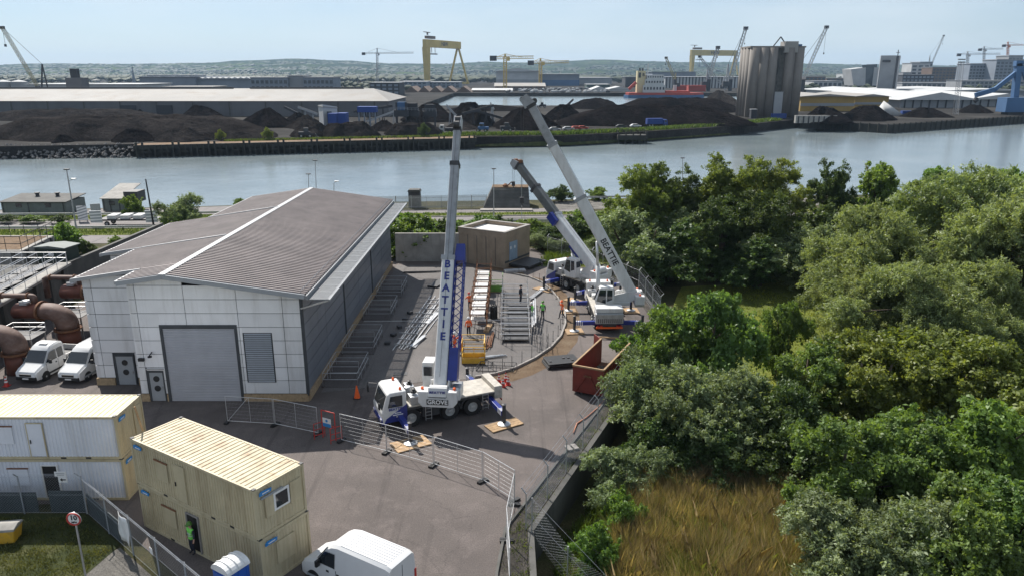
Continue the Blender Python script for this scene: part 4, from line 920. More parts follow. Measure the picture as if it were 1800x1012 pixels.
# ================================================================== site cabins
def cabin(label, loc, rz, L, Wd, H, wallm, endm, roofm, front=(), ends=(), top=True, logos=()):
    "x along the long side, front (y=0) faces the camera side, origin at the front left bottom corner"
    t = thing('site_cabin', label, 'cabin', loc, rz, 'stacked site cabins')
    def ribwall(name, a, c, m, n, d=.035, z0=.14, z1=H - .12):
        b = MB(); a, c = Vector((*a, 0)), Vector((*c, 0)); uu = (c - a).normalized(); nn = Vector((uu.y, -uu.x, 0)); Ln = (c - a).length; vs = []
        for i in range(n):
            for f_, k in ((0, 0), (.42, 0), (.55, 1), (.87, 1)):
                q = a + uu * (Ln * (i + f_) / n) - nn * (k * d)
                vs += [(q.x, q.y, z0), (q.x, q.y, z1)]
        vs += [(c.x, c.y, z0), (c.x, c.y, z1)]
        b.add(vs, [(2 * i, 2 * i + 2, 2 * i + 3, 2 * i + 1) for i in range(len(vs) // 2 - 1)]); return b.build(name, m, t, False)
    ribwall('side_wall', (.1, .03), (L - .1, .03), wallm, 46); ribwall('side_wall', (L - .1, Wd - .03), (.1, Wd - .03), wallm, 46)
    ribwall('end_wall', (L - .03, .1), (L - .03, Wd - .1), endm, 15, .02); ribwall('end_wall', (.03, Wd - .1), (.03, .1), endm, 15, .02)
    b = MB(); b.box(.08, L - .08, .1, Wd - .1, .02, .13); b.build('floor_slab', M['joint'], t, False)
    b = MB()
    for x in (0, L - .12):
        for y in (0, Wd - .12): b.box(x, x + .12, y, y + .12, 0, H)
    for y in (0, Wd - .1): b.box(.12, L - .12, y, y + .1, 0, .15); b.box(.12, L - .12, y, y + .1, H - .13, H)
    for x in (0, L - .1): b.box(x, x + .1, .12, Wd - .12, 0, .15); b.box(x, x + .1, .12, Wd - .12, H - .13, H)
    b.build('frame', endm, t, False)
    for x in (0, L - .16):
        for y in (0, Wd - .16):
            b = MB(); b.box(x - .01, x + .17, y - .01, y + .17, H - .005, H + .035); b.build('corner_casting', M['darksteel'], t, False)
    for x in (2.4, L - 3.4, L - 2.0):
        b = MB(); b.box(x, x + .3, -.012, .02, .03, .13); b.build('forklift_pocket', M['black'], t, False)
    # ribbed roof
    b = MB(); n = 30; vs = []
    for i in range(n):
        for f_, k in ((0, 0), (.45, 0), (.6, 1), (.85, 1)):
            x = .08 + (L - .16) * (i + f_) / n; vs += [(x, .05, H - .03 + .035 * k), (x, Wd - .05, H - .03 + .035 * k)]
    vs += [(L - .08, .05, H - .03), (L - .08, Wd - .05, H - .03)]
    b.add(vs, [(2 * i, 2 * i + 2, 2 * i + 3, 2 * i + 1) for i in range(len(vs) // 2 - 1)]); b.build('roof', roofm, t, False)
    for kind, x, z0, z1, w in front:
        if kind == 'door':
            b = MB(); b.box(x, x + w, -.035, .01, z0, z1); d = b.build('door', wallm, t, False)
            b = MB()
            for a, c in ((x - .05, x), (x + w, x + w + .05)): b.box(a, c, -.05, .02, z0 - .04, z1 + .05)
            b.box(x, x + w, -.05, .02, z1, z1 + .05); b.build('door_frame', endm, d, False)
            b = MB(); b.box(x + .08, x + .12, -.085, -.035, 1.0, 1.22); b.build('door_handle', M['black'], d, False)
        elif kind == 'open':
            b = MB(); b.box(x, x + w, -.006, .0, z0, z1); d = b.build('doorway', M['black'], t, False)
            b = MB()
            for a, c in ((x - .07, x), (x + w, x + w + .07)): b.box(a, c, -.06, .02, z0 - .04, z1 + .06)
            b.box(x, x + w, -.06, .02, z1, z1 + .06); b.build('door_frame', M['kerb'] if wallm == M['tan'] else M['white'], d, False)
        elif kind == 'blank':
            b = MB(); b.box(x, x + w, -.03, .01, z0, z1); d = b.build('window_shutter', wallm, t, False)
            b = MB(); b.box(x - .05, x + w + .05, -.05, .01, z1, z1 + .06); b.build('shutter_rail', M['rust'], d, False)
    for kind, y, z0, z1, w in ends:
        if kind == 'window':
            b = MB(); b.box(L - .02, L + .03, y, y + w, z0, z1); d = b.build('window', M['white'], t, False, bevel=.01)
            b = MB(); b.box(L + .02, L + .04, y + .12, y + w - .12, z0 + .12, z1 - .12); b.build('pane', M['glass'], d, False)
        elif kind == 'shutter':
            b = MB(); b.box(L - .02, L + .05, y, y + w, z0, z1); d = b.build('window_shutter', endm, t, False)
            b = MB(); b.box(L - .02, L + .07, y - .2, y + w + .6, z1 + .02, z1 + .1); b.build('shutter_rail', M['doorgrey'], d, False)
        elif kind == 'blank':
            b = MB(); b.box(L - .02, L + .03, y, y + w, z0, z1); b.build('panel', endm, t, False)
    for side in logos:
        b = MB()
        if side == 'front': b.prof_y([(.28, H - .45), (.95, H - .45), (1.0, H - .28), (.42, H - .22), (.28, H - .3)], -.045, -.02)
        else: b.prof_x([(.28, H - .45), (.95, H - .45), (1.0, H - .28), (.42, H - .22), (.28, H - .3)], L + .005, L + .03)
        lg = b.build('hire_badge', M['cyan'], t, False)
        b = MB()
        if side == 'front': b.box(.45, .85, -.055, -.046, H - .39, H - .34)
        else: b.box(L + .031, L + .036, .45, .85, H - .39, H - .34)
        b.build('badge_lettering', M['white'], lg, False)
    return t
A0 = Vector((-19.9, 35.1)); ra = math.atan2(-5.05, 8.03)
cabin('tan site cabin with rust-streaked ribbed roof and small white window, upper of its stack', (A0.x, A0.y, 2.62), ra, 9.6, 3.0, 2.6, M['tan'], M['tan'], M['tanroof'],
      [('blank', 2.0, .9, 1.95, 1.0), ('door', 3.55, .2, 2.15, .85)], [('window', 1.05, 1.0, 1.95, .95), ('shutter', .55, .9, 1.95, .48), ('blank', 2.05, .9, 2.0, .7)], True, ['front', 'end'])
cabin('tan site cabin with a dark open doorway, lower of its stack', (A0.x + .06, A0.y - .03, .02), ra, 9.6, 3.0, 2.58, M['tan'], M['tan'], M['tanroof'],
      [('blank', 2.0, .9, 1.95, 1.1), ('open', 4.1, .2, 2.2, .85)], [('blank', .9, .8, 2.0, 1.1)], True, ['front', 'end'])
B0 = (-31.7, 37.6)
cabin('white site cabin with yellowed roof, upper one at the left edge', (B0[0], B0[1], 2.62), 0, 9.75, 3.0, 2.6, M['cabwhite'], M['tan'], M['lichen'],
      [('door', 4.75, .2, 2.2, .85), ('blank', 2.8, .95, 2.0, 1.1)], [('blank', 1.9, .5, 2.2, .8)], True, ['end'])
cabin('white site cabin with a black doorway, lower one at the left edge', (B0[0] + .04, B0[1] - .02, .02), 0, 9.75, 3.0, 2.58, M['cabwhite'], M['tan'], M['lichen'],
      [('open', 5.15, .2, 2.2, .82), ('blank', 3.2, .95, 2.0, 1.1)], [], True, ['end'])
b = MB(); q = Vector((-19.35, 36.0)); b.bar((q.x - .3, q.y, 5.2), (q.x - .55, q.y, 6.6), .12, .05); o = b.build('timber_plank', M['wood']); tag(o, 'upright timber plank leaning between the white and tan cabins', 'plank')

# ================================================================== vans
VW = wheel_mesh(.35, .24, .22)
def van(label, loc, rz, L=5.6, H=2.55, crew=False, cat='van'):
    "x forward from the rear bumper, z up"
    t = thing('parked_van', label, cat, loc, rz, 'parked white vans')
    LB = 3.35 if crew else L      # body length measured back from the nose
    st = [(0, .42, .78, .78, .74), (.12, .3, .98, .93, .86), (.5, .26, 1.16, .99, .9), (.95, .24, 1.3, 1.0, .9), (1.05, .24, 1.36, 1.0, .88), (1.75, .24, H - .32, 1.0, .84), (2.1, .24, H - .1, 1.0, .84), (2.5, .24, H, 1.0, .85), (LB - .25, .24, H, 1.0, .86), (LB, .3, H - .1, .97, .84)]
    b = MB(); vs = []; n = 12
    for x, z0, z1, w, wt in st:
        X = L - x; zm = min(1.25, z1 - .12)
        half = [(0, z0), (w - .06, z0), (w, z0 + .12), (w, zm - (zm - z0) * .1), (w - .05 if z1 > 1.5 else w - .02, zm + (z1 - zm) * .35), (wt, z1 - .12), (wt - .14, z1), ]
        ring = half + [(-y, z) for y, z in reversed(half[1:])]; n = len(ring)
        vs += [(X, y, z) for y, z in ring]
    fs = []
    for i in range(len(st) - 1):
        for j in range(n): fs.append((i * n + j, i * n + (j + 1) % n, (i + 1) * n + (j + 1) % n, (i + 1) * n + j))
    fs += [tuple(range(n)), tuple(reversed(range((len(st) - 1) * n, len(st) * n)))]
    b.add(vs, fs); body = b.build('body', M['vanwhite'], t, False, smooth=True)
    es = body.modifiers.new('edges', 'EDGE_SPLIT'); es.split_angle = R(32)
    b = MB(); b.box(L - .35, L + .03, -.88, .88, .3, .62); b.build('front_bumper', M['black'], t, False, bevel=.06)
    b = MB(); b.box(L - .02, L + .035, -.5, .5, .66, .84); b.build('grille', M['black'], t, False)
    b = MB(); b.box(L + .03, L + .045, -.26, .26, .42, .53); b.build('number_plate', M['white'], t, False)
    for s in (-1, 1):
        b = MB(); b.add([(L - .02, s * .6, .72), (L - .1, s * .9, .76), (L - .3, s * .965, .95), (L - .14, s * .62, .9)], [(0, 1, 2, 3)]); ho = b.build('headlight', M['glass'], t, False)
        X0, X1 = L - 1.18, L - 1.86
        b = MB(); y = 1.004; b.add([(X0 + .02, s * (y - .02), 1.38), (X1 - .5, s * (y - .01), 1.38), (X1 - .5, s * .93, H - .42), (X1 + .12, s * .93, H - .46)], [(0, 1, 2, 3)]); b.build('side_window', M['glass'], t, False)
        if crew: b = MB(); b.add([(X1 - .62, s * .995, 1.38), (X1 - 1.25, s * .995, 1.38), (X1 - 1.25, s * .93, H - .42), (X1 - .62, s * .93, H - .42)], [(0, 1, 2, 3)]); b.build('side_window', M['glass'], t, False)
        b = MB(); b.cbox((L - 1.42, s * 1.15, 1.45), (.14, .24, .34)); b.bar((L - 1.4, s * .98, 1.4), (L - 1.42, s * 1.1, 1.42), .06); b.build('mirror', M['black'], t, False, bevel=.03)
        b = MB(); b.box(L - LB + .3, L - .5, s * 1.0 - .02, s * 1.0 + .02, .42, .56); b.build('side_moulding', M['black'] if crew else M['doorgrey'], t, False)
        for x in ((L - 1.9, L - 2.55) if not crew else (L - 2.2,)):
            b = MB(); b.cbox((x, s * 1.003, 1.12), (.16, .03, .1)); b.build('door_handle', M['black'], t, False)
        for x in ((L - 2.42, L - 3.6) if not crew else (L - 1.15, L - 2.42)):
            b = MB(); b.box(x - .012, x + .012, s * .97, s * 1.009, .4, 1.3); b.build('door_gap', M['joint'], t, False)
        if not crew:
            b = MB(); b.box(-.03, .03, s * .9 - .06, s * .9 + .06, .85, 1.5); b.build('tail_light', M['red'], t, False)
    b = MB(); xa, xb = L - 1.07, L - 1.73; b.add([(xa + .015, -.86, 1.385), (xa + .015, .86, 1.385), (xb + .015, .78, H - .35), (xb + .015, -.78, H - .35)], [(0, 1, 2, 3)]); b.build('windscreen', M['glass'], t, False)
    b = MB()
    if not crew:
        for k in range(9): b.box(.3, L - 2.6, -.68 + k * .17 - .03, -.68 + k * .17 + .03, H - .004, H + .022)
        b.build('roof_ribs', M['vanwhite'], t, False)
        b = MB(); b.box(-.012, .012, -.01, .01, .4, H - .3); b.build('door_gap', M['joint'], t, False)
        b = MB(); b.box(-.09, .03, -.95, .95, .32, .5); b.build('rear_bumper', M['black'], t, False, bevel=.04)
    else:
        b.box(L - 2.6, L - 2.2, -.35, .35, H, H + .03); b.build('roof_hatch', M['white'], t, False)
        b = MB(); b.box(0, L - LB - .05, -1.0, 1.0, .75, .85); bed = b.build('load_bed', M['darksteel'], t, False)
        for q in ((0, L - LB - .1, -1.0, -.96), (0, L - LB - .1, .96, 1.0), (0, .04, -.96, .96), (L - LB - .14, L - LB - .1, -.96, .96)):
            b = MB(); b.box(q[0], q[1], q[2], q[3], .85, 1.3); b.build('drop_side', M['alu'], bed, False)
    ax = (L - .95, 1.05 if not crew else 1.1)
    for x in ax:
        for s in (-1, 1): b = MB(); b.lathe([(.42, -.03), (.42, .03)], (x, s * .985, .38), 'y', 20); b.build('wheel_arch', M['black'], t, False)
    wheels(t, ax, .9, VW, .35)
    return t
van('white panel van in the foreground beside the tan cabins', (-4.95, 28.75, 0), math.atan2(2.0, -3.3))
hx, hy = math.cos(R(-96)), math.sin(R(-96))
van('white crew-cab dropside van parked by the rusty pipes', (-37.9 - hx * 5.6, 54.1 - hy * 5.6, 0), R(-98), crew=True)
van('white van parked tight against the silver building corner', (-34.6 - hx * 5.7, 54.0 - hy * 5.7, 0), R(-97), L=5.7, H=2.45)

# ================================================================== portable toilet, speed sign, fences in the foreground
t = thing('portable_toilet', 'blue portable toilet with rounded white roof beside the tan cabins', 'toilet', (-12.75, 28.95, 0), ra)
b = MB(); b.box(-.56, .56, -.56, .56, .08, 2.05); b.build('cabin_body', M['tblue'], t, False, bevel=.03)
b = MB(); b.prof_y([(-.6, 2.05), (.6, 2.05)] + [(.6 * math.cos(R(a)), 2.08 + .34 * math.sin(R(a))) for a in range(0, 181, 20)], -.6, .6); rf = b.build('roof', M['white'], t, False, smooth=False)
for y in (-.35, 0, .35):
    b = MB(); b.tube([(.61 * math.cos(R(a)), y, 2.1 + .36 * math.sin(R(a))) for a in range(0, 181, 20)], .025, 5); b.build('roof_rib', M['white'], rf, False)
b = MB(); b.box(-.4, .4, -.6, -.56, .12, 1.95); d = b.build('door', M['tblue'], t, False)
b = MB(); b.box(.28, .34, -.63, -.6, 1.0, 1.15); b.build('door_latch', M['white'], d, False)
b = MB(); b.box(-.6, .6, -.6, .6, 0, .08); b.build('base', M['black'], t, False)
for s in (-.42, 0, .42):
    b = MB(); b.box(.555, .585, s - .04, s + .04, .15, 2.0); b.build('wall_rib', M['tblue'], t, False)

t = thing('speed_sign', 'round 10 mph speed limit sign on a grey post', 'sign', (-20.25, 30.2, 0), 0)
b = MB(); b.tube([(0, 0, 0), (0, 0, 4.0)], .045, 8); b.build('post', M['steel'], t, False)
b = MB(); b.lathe([(0, 0), (.34, 0), (.34, .03), (0, .03)], (0, -.09, 3.7), 'y', 28); dsk = b.build('sign_plate', M['white'], t, False)
b = MB(); b.tube([(.3 * math.cos(R(a)), -.1, 3.7 + .3 * math.sin(R(a))) for a in range(0, 361, 12)], .04, 5); b.build('sign_border', M['red'], dsk, False)
lettering('10', .34, M['black'], dsk, (0, -.1, 3.76), (1, 0, 0), (0, 0, 1), False)
lettering('MPH', .12, M['black'], dsk, (0, -.1, 3.53), (1, 0, 0), (0, 0, 1), False)
t = thing('arrow_sign', 'small white direction sign with a black arrow on the foreground fence', 'sign', (-24.6, 36.2, 2.15), 0)
b = MB(); b.box(-.32, .32, -.03, 0, .22, .5); b.build('text_plate', M['white'], t, False)
b = MB(); b.box(-.15, .32, -.03, 0, -.15, .19); pt_ = b.build('arrow_plate', M['white'], t, False)
b = MB(); b.prof_y([(-.08, .02), (.06, .12), (.06, .05), (.25, .05), (.25, -.01), (.06, -.01), (.06, -.08)], -.045, -.031); b.build('arrow', M['black'], pt_, False)
b = MB(); b.box(-.24, .24, -.036, -.031, .40, .44); b.build('small_print', M['doorgrey'], t, False); b = MB(); b.box(-.2, .2, -.036, -.031, .29, .33); b.build('small_print', M['doorgrey'], t, False)
b = MB()
for k in range(26):      # mesh back to the fence line: grit bin
    pass
gx_, gy_ = gp(12, 948); t = thing('grit_bin', 'yellow grit bin with grey lid at the left edge of the grass', 'bin', (gx_, gy_, 0), R(8))
b = MB(); b.add([(-.55, -.4, 0), (.55, -.4, 0), (.55, .4, 0), (-.55, .4, 0), (-.68, -.5, .75), (.68, -.5, .75), (.68, .5, .75), (-.68, .5, .75)], [(0, 3, 2, 1), (4, 5, 6, 7), (0, 1, 5, 4), (1, 2, 6, 5), (2, 3, 7, 6), (3, 0, 4, 7)]); b.build('body', M['yellow'], t, False, bevel=.05)
b = MB(); b.prof_x([(-.55, .76), (.55, .76), (.5, .86), (0, 1.0), (-.5, .88)], -.72, .72); b.build('lid', M['concrete'], t, False, bevel=.04)

def chain_fence(name, label, pts, h, sp=3.0, zf=lambda x, y: 0, crank=True, cranksgn=1, wire=.0032, cell=.16, postm='steel', barbs=True, group=None):
    t = thing(name, label, 'fence', (pts[0][0], pts[0][1], 0), 0, group)
    b = MB(); dn = []
    for p, q in zip(pts, pts[1:]):
        p, q = Vector(p), Vector(q); Ln = (q - p).length; n = max(1, round(Ln / sp)); uu = (q - p).normalized(); nn = Vector((-uu.y, uu.x)) * cranksgn
        for i in range(n + (1 if q == Vector(pts[-1]) else 0)):
            c = p + uu * (Ln * i / n); z = zf(c.x, c.y); pb = MB(); pb.bar((c.x, c.y, z - .3), (c.x, c.y, z + h), .06)
            if crank: pb.bar((c.x, c.y, z + h - .02), (c.x + nn.x * .28, c.y + nn.y * .28, z + h + .3), .05)
            pb.build('fence_post', M[postm], t)
        # woven wires, both diagonals, and line wires
        k = int((Ln + h) / cell)
        for sgn in (0, 1):
            for i in range(k):
                s = i * cell - h; a0, z0 = (s, 0.0); a1, z1 = (s + h, h)
                if a0 < 0: z0 = -a0; a0 = 0
                if a1 > Ln: z1 = h - (a1 - Ln); a1 = Ln
                if z1 - z0 < .05: continue
                if sgn: a0, a1 = Ln - a0, Ln - a1
                c0, c1_ = p + uu * a0, p + uu * a1; zz0, zz1 = zf(c0.x, c0.y), zf(c1_.x, c1_.y)
                b.tube([(c0.x, c0.y, zz0 + z0), (c1_.x, c1_.y, zz1 + z1)], wire, 3, False)
        for zz in (0.05, h * .5, h - .03):
            b.tube([(p.x, p.y, zf(p.x, p.y) + zz), (q.x, q.y, zf(q.x, q.y) + zz)], .007, 4, False)
        if crank and barbs:
            for f_ in (.4, .95): b.tube([(p.x + nn.x * .28 * f_, p.y + nn.y * .28 * f_, zf(p.x, p.y) + h + .3 * f_), (q.x + nn.x * .28 * f_, q.y + nn.y * .28 * f_, zf(q.x, q.y) + h + .3 * f_)], .008, 3, False)
    b.build('wire_mesh', M['steel'], t); return t
chain_fence('chain_link_fence', 'foreground chain-link fence in front of the site cabins', [(-34, 36.3), (-23.6, 36.3), (-12.6, 27.0)], 2.3, 3.2, crank=True, cranksgn=-1, postm='doorgrey')
# green sheeting boards on that fence
for i, (x0, x1, h) in enumerate(((-30.0, -26.3, 1.25), (-25.6, -23.7, 1.35))):
    b = MB(); b.box(x0, x1, 36.36, 36.42, .05, h); o = b.build('hoarding_board', M['hoarding']); tag(o, ['grey-green hoarding board on the fence at the left edge', 'grey-green hoarding board on the fence behind the speed sign'][i], 'hoarding', 'hoarding boards on the foreground fence')
du = Vector((11.0, -9.3)).normalized()
def fpt(a, d=0): q = Vector((-23.6, 36.3)) + du * a + Vector((-du.y, du.x)) * d; return q
for i, (a0, a1, h, lab) in enumerate(((.2, 4.3, 1.3, 'long grey-green hoarding board beside the tan cabins on the fence'),)):
    p, q = fpt(a0, .06), fpt(a1, .06); b = MB(); b.bar((p.x, p.y, h / 2), (q.x, q.y, h / 2), .05, h); o = b.build('hoarding_board', M['hoarding']); tag(o, lab, 'hoarding', 'hoarding boards on the foreground fence')
b = MB(); p, q = fpt(4.6, -.05), fpt(5.7, -.05); vs = []; fs = []
for i in range(7):
    for j in range(7):
        c = p.lerp(q, i / 6); w_ = .05 * math.sin(i * 1.3 + j * .8); vs.append((c.x - w_ * .6, c.y - w_, .55 + 1.5 * j / 6 - .1 * (i / 6)))
for i in range(6):
    for j in range(6): fs.append((i * 7 + j, (i + 1) * 7 + j, (i + 1) * 7 + j + 1, i * 7 + j + 1))
b.add(vs, fs); o = b.build('banner', M['white'], smooth=True); so = o.modifiers.new('thick', 'SOLIDIFY'); so.thickness = .012; tag(o, 'wrinkled blank white banner hung on the foreground fence', 'banner')
b = MB(); p, q = fpt(8.0, -.04), fpt(8.3, -.04); b.bar((p.x, p.y, 1.35), (q.x, q.y, 1.35), .01, .35); o = b.build('fence_notice', M['white']); tag(o, 'small white notice on the fence right of the banner', 'sign')

# temporary fence panels
def heras_mesh():
    Lp, h = 3.4, 2.0; f = MB()
    f.tube([(.02, 0, .0), (.02, 0, h)], .02, 6); f.tube([(Lp - .02, 0, .0), (Lp - .02, 0, h)], .02, 6); f.tube([(.02, 0, h), (Lp - .02, 0, h)], .02, 6); f.tube([(.02, 0, .15), (Lp - .02, 0, .15)], .02, 6); f.tube([(Lp / 2, 0, .15), (Lp / 2, 0, h)], .015, 5)
    w = MB()
    for i in range(1, 34): w.tube([(i * .1, 0, .15), (i * .1, 0, h)], .0022, 3, False)
    for k in range(1, 7): w.tube([(0, 0, .15 + k * .265), (Lp, 0, .15 + k * .265)], .004, 3, False)
    ft = MB(); ft.cbox((0, 0, .07), (.24, .72, .13)); return f.mesh('frame', M['alu']), w.mesh('wire_infill', M['steel']), ft.mesh('foot', M['black'])
HM = heras_mesh()
HP = [((400, 742), (483, 747), 'leftmost temporary fence panel, by the roller shutter'), ((484, 747), (560, 763), 'temporary fence panel just left of the red gate'), ((600, 775), (680, 795), 'temporary fence panel just right of the red gate'),
      ((680, 795), (762, 818), 'second temporary fence panel right of the red gate'), ((763, 818), (848, 846), 'third temporary fence panel right of the red gate'), ((849, 846), (905, 881), 'fourth temporary fence panel right of the red gate, before the corner')]
ends = [(gp(*a), gp(*c), l) for a, c, l in HP] + [((.12, 37.1), (-.28, 33.7), 'temporary fence panel at the corner by the retaining wall'), ((-.28, 33.7), (-.1, 30.3), 'temporary fence panel nearest the camera at the bottom edge')]
for a, c, lab in ends:
    d = math.atan2(c[1] - a[1], c[0] - a[0]); sc = math.dist(a, c) / 3.4
    t = thing('temporary_fence', lab, 'fence', (a[0], a[1], 0), d, 'temporary mesh fence panels'); t.scale = (1, 1, 1)
    place('frame', HM[0], t, scale=(sc, 1, 1)); place('wire_infill', HM[1], t, scale=(sc, 1, 1)); place('foot', HM[2], t, (3.36 * sc, 0, 0)); place('foot', HM[2], t, (.02, 0, 0))
    b = MB(); b.tube([(.1, 0, .2), (3.4 * sc * .48, 0, 1.95)], .018, 5) if 'leftmost' in lab else b.tube([(3.4 * sc / 2, 0, .15), (3.4 * sc / 2, 0, .3)], .012, 5)
    b.build('brace', M['alu'], t, False)
# red pedestrian gate
g0, g1 = Vector(gp(562, 766)), Vector(gp(598, 776)); t = thing('pedestrian_gate', 'red tubular pedestrian gate with blue and white notice in the temporary fence', 'gate', (g0.x, g0.y, 0), math.atan2((g1 - g0).y, (g1 - g0).x)); Lg = (g1 - g0).length
b = MB()
for x in (.3, Lg - .35): b.tube([(x, 0, 0), (x, 0, 2.0)], .035, 6)
b.tube([(.3, 0, 2.0), (Lg - .35, 0, 2.0)], .035, 6); b.tube([(.3, 0, 1.0), (Lg - .35, 0, 1.0)], .03, 6); b.build('gate_frame', M['red'], t, False)
for x0, x1 in ((0, .3), (Lg - .35, Lg)):
    b = MB()
    for z in (.25, .65, 1.1): b.tube([(x0, -.5, z), (x1, .2, z)], .028, 5)
    b.tube([(x0, -.5, 0), (x0, -.5, 1.1)], .028, 5); b.tube([(x1, .2, 0), (x1, .2, 1.1)], .028, 5); b.build('side_barrier', M['red'], t, False)
b = MB(); b.box(.42, 1.1, -.06, -.03, .9, 1.5); n_ = b.build('notice', M['white'], t, False)
b = MB(); b.box(.42, 1.1, -.066, -.061, .9, 1.15); b.lathe([(0, 0), (.1, 0), (.1, .006)], (.76, -.068, 1.33), 'y', 14); b.build('notice_print', M['cyan'], n_, False)

# ================================================================== skip, pallets, cones, hose
def off_wall(a, d):    # along the wall
    pass
s0, s1, s2 = Vector(gp(1003, 695)), Vector(gp(1062, 697)), None
t = thing('skip', 'open rusty red roll-on skip standing in front of the right-hand crane', 'skip', (5.7, 51.9, 0), R(-26))
Ls, Ws, Hs = 6.4, 2.45, 2.3      # x along width, y along length
for nm, q in (('side_wall', (-Ws / 2, -Ws / 2 + .07, 0, Ls)), ('side_wall', (Ws / 2 - .07, Ws / 2, 0, Ls)), ('end_wall', (-Ws / 2 + .07, Ws / 2 - .07, 0, .07))):
    b = MB(); b.box(q[0], q[1], q[2], q[3], .2, Hs); o = b.build(nm, M['skip'], t, False)
b = MB(); b.box(-Ws / 2 + .07, Ws / 2 - .07, .07, Ls, .2, .28); b.build('floor', M['rust'], t, False)
b = MB(); b.bar((-Ws / 2, 0, Hs), (-Ws / 2, Ls, Hs), .14, .12); b.bar((Ws / 2, 0, Hs), (Ws / 2, Ls, Hs), .14, .12); b.bar((-Ws / 2, 0, Hs + .001), (Ws / 2, 0, Hs + .001), .14, .12); b.build('top_rail', M['wood'], t, False)
for k in range(7):
    for s in (-1, 1):
        b = MB(); y = .45 + k * .9; b.box(s * (Ws / 2 + .05) - .05, s * (Ws / 2 + .05) + .05, y - .05, y + .05, .2, Hs - .07); b.build('side_rib', M['skip'], t, False)
for s in (-1, 1):
    b = MB(); b.bar((s * .95, -.06, .25), (s * .15, -.06, 1.6), .14, .1); b.build('hook_frame', M['skip'], t, False)
b = MB(); b.bar((-.3, -.08, 1.6), (.3, -.08, 1.6), .1, .1); b.tube([(-.15, -.1, 1.6), (0, -.22, 1.72), (.15, -.1, 1.6)], .04, 6); b.build('lift_hook', M['rust'], t, False)
for s in (-1, 1):
    b = MB(); b.bar((s * .5, 0, .12), (s * .5, Ls, .12), .14, .16); b.build('runner', M['darksteel'], t, False)
    b = MB(); b.bar((s * Ws / 4, Ls, .3), (s * (Ws / 2 + .2), Ls + 1.0 + .15 * s, .3), .06, .1); b.box(0, .001, 0, .001, 0, .001)
b = MB(); b.add([(-Ws / 2, Ls, .25), (-Ws / 2 - .9, Ls + .9, .25), (-Ws / 2 - .9, Ls + .9, Hs), (-Ws / 2, Ls, Hs)], [(0, 1, 2, 3)]); o = b.build('open_door', M['skip'], t, False); o.modifiers.new('thick', 'SOLIDIFY').thickness = .08
b = MB()
for k in range(30): b.cbox((rnd.uniform(-1, 1), Ls - 1.2 + rnd.uniform(-1, 1), .35 + rnd.uniform(0, .12)), (rnd.uniform(.1, .4), rnd.uniform(.1, .3), .1), rnd.uniform(0, 3))
o = b.build('debris', M['gravel'], t, False); o['kind'] = 'stuff'
b = MB(); x, y = gp(1085, 598); b.bar((x - 1.6, y + .4, .18), (x + 1.6, y - .1, .18), .12, .12); o = b.build('timber_beam', M['wood']); tag(o, 'loose timber beam on the ground behind the skip', 'beam')
# stacked black plastic trench mats
x, y = gp(986, 640); t = thing('plastic_mat_stack', 'stack of flat black plastic ground mats left of the red skip', 'mats', (x, y, 0), R(14))
for k in range(4):
    b = MB(); b.box(-1.35, 1.35, -.95, .95, .02 + k * .11, .11 + k * .11); m_ = b.build('mat', M['black'], t, False, bevel=.015); m_.location = (rnd.uniform(-.08, .08), rnd.uniform(-.08, .08), 0)
for q in ((.3, .3), (.7, .25), (.9, -.3), (-1.0, -.2)):
    b = MB(); b.box(q[0] - .1, q[0] + .1, q[1] - .12, q[1] + .12, .445, .5); b.build('lifting_slot', M['darksteel'], t, False)
# cones
def cone(label, x, y, h=.75, tilt=0, bands=True, group='traffic cones'):
    t = thing('traffic_cone', label, 'cone', (x, y, .01), 0, group); s = h / .75
    b = MB(); b.lathe([(.17 * s, .03), (.03 * s, h)], (0, 0, 0), 'z', 14); b.build('body', M['orange'] if not bands else M['red'], t, False)
    b = MB(); b.cbox((0, 0, .02), (.42 * s, .42 * s, .04)); b.build('base', M['black'] if not bands else M['red'], t, False)
    if bands:
        for z0, z1 in ((.3, .42), (.52, .62)):
            r0, r1 = .17 - .14 * (z0 - .03) / .72, .17 - .14 * (z1 - .03) / .72; b = MB(); b.lathe([(r0 * s + .006, z0 * s), (r1 * s + .006, z1 * s)], (0, 0, 0), 'z', 14); b.build('reflective_band', M['white'], t, False)
    t.rotation_euler.x = tilt
x, y = gp(628, 699); cone('tall orange cone in the shade beside the nearest crane cab', x, y, 1.0, 0, False)
for (px, py), lab in (((877, 672), 'leftmost red and white cone behind the crane deck'), ((884, 679), 'red and white cone in front of the small pile of cones'), ((889, 670), 'red and white cone against the kerb behind the crane'), ((893, 676), 'rightmost red and white cone by the soil strip')):
    x, y = gp(px, py); cone(lab, x, y)
x, y = gp(12, 678); cone('weathered traffic cone at the left edge near the crew-cab van', x, y, .8)
b = MB(); pts = [gp(*p) for p in ((1008, 762), (1014, 745), (1030, 735), (1050, 718), (1062, 705), (1072, 690))]; b.tube([(x + .0, y, .07) for x, y in pts], .05, 6); o = b.build('hose', M['hose'], smooth=True); tag(o, 'orange flexible hose lying along the verge inside the right fence', 'hose')
x, y = gp(1005, 788); t = thing('rubber_block', 'two pale rubber fence blocks on the verge by the retaining wall', 'block', (x, y, 0), .4)
for k in (-.22, .22):
    b = MB(); b.box(k - .16, k + .16, -.35, .35, .01, .16); b.build('block', M['kerb'], t, False, bevel=.03)

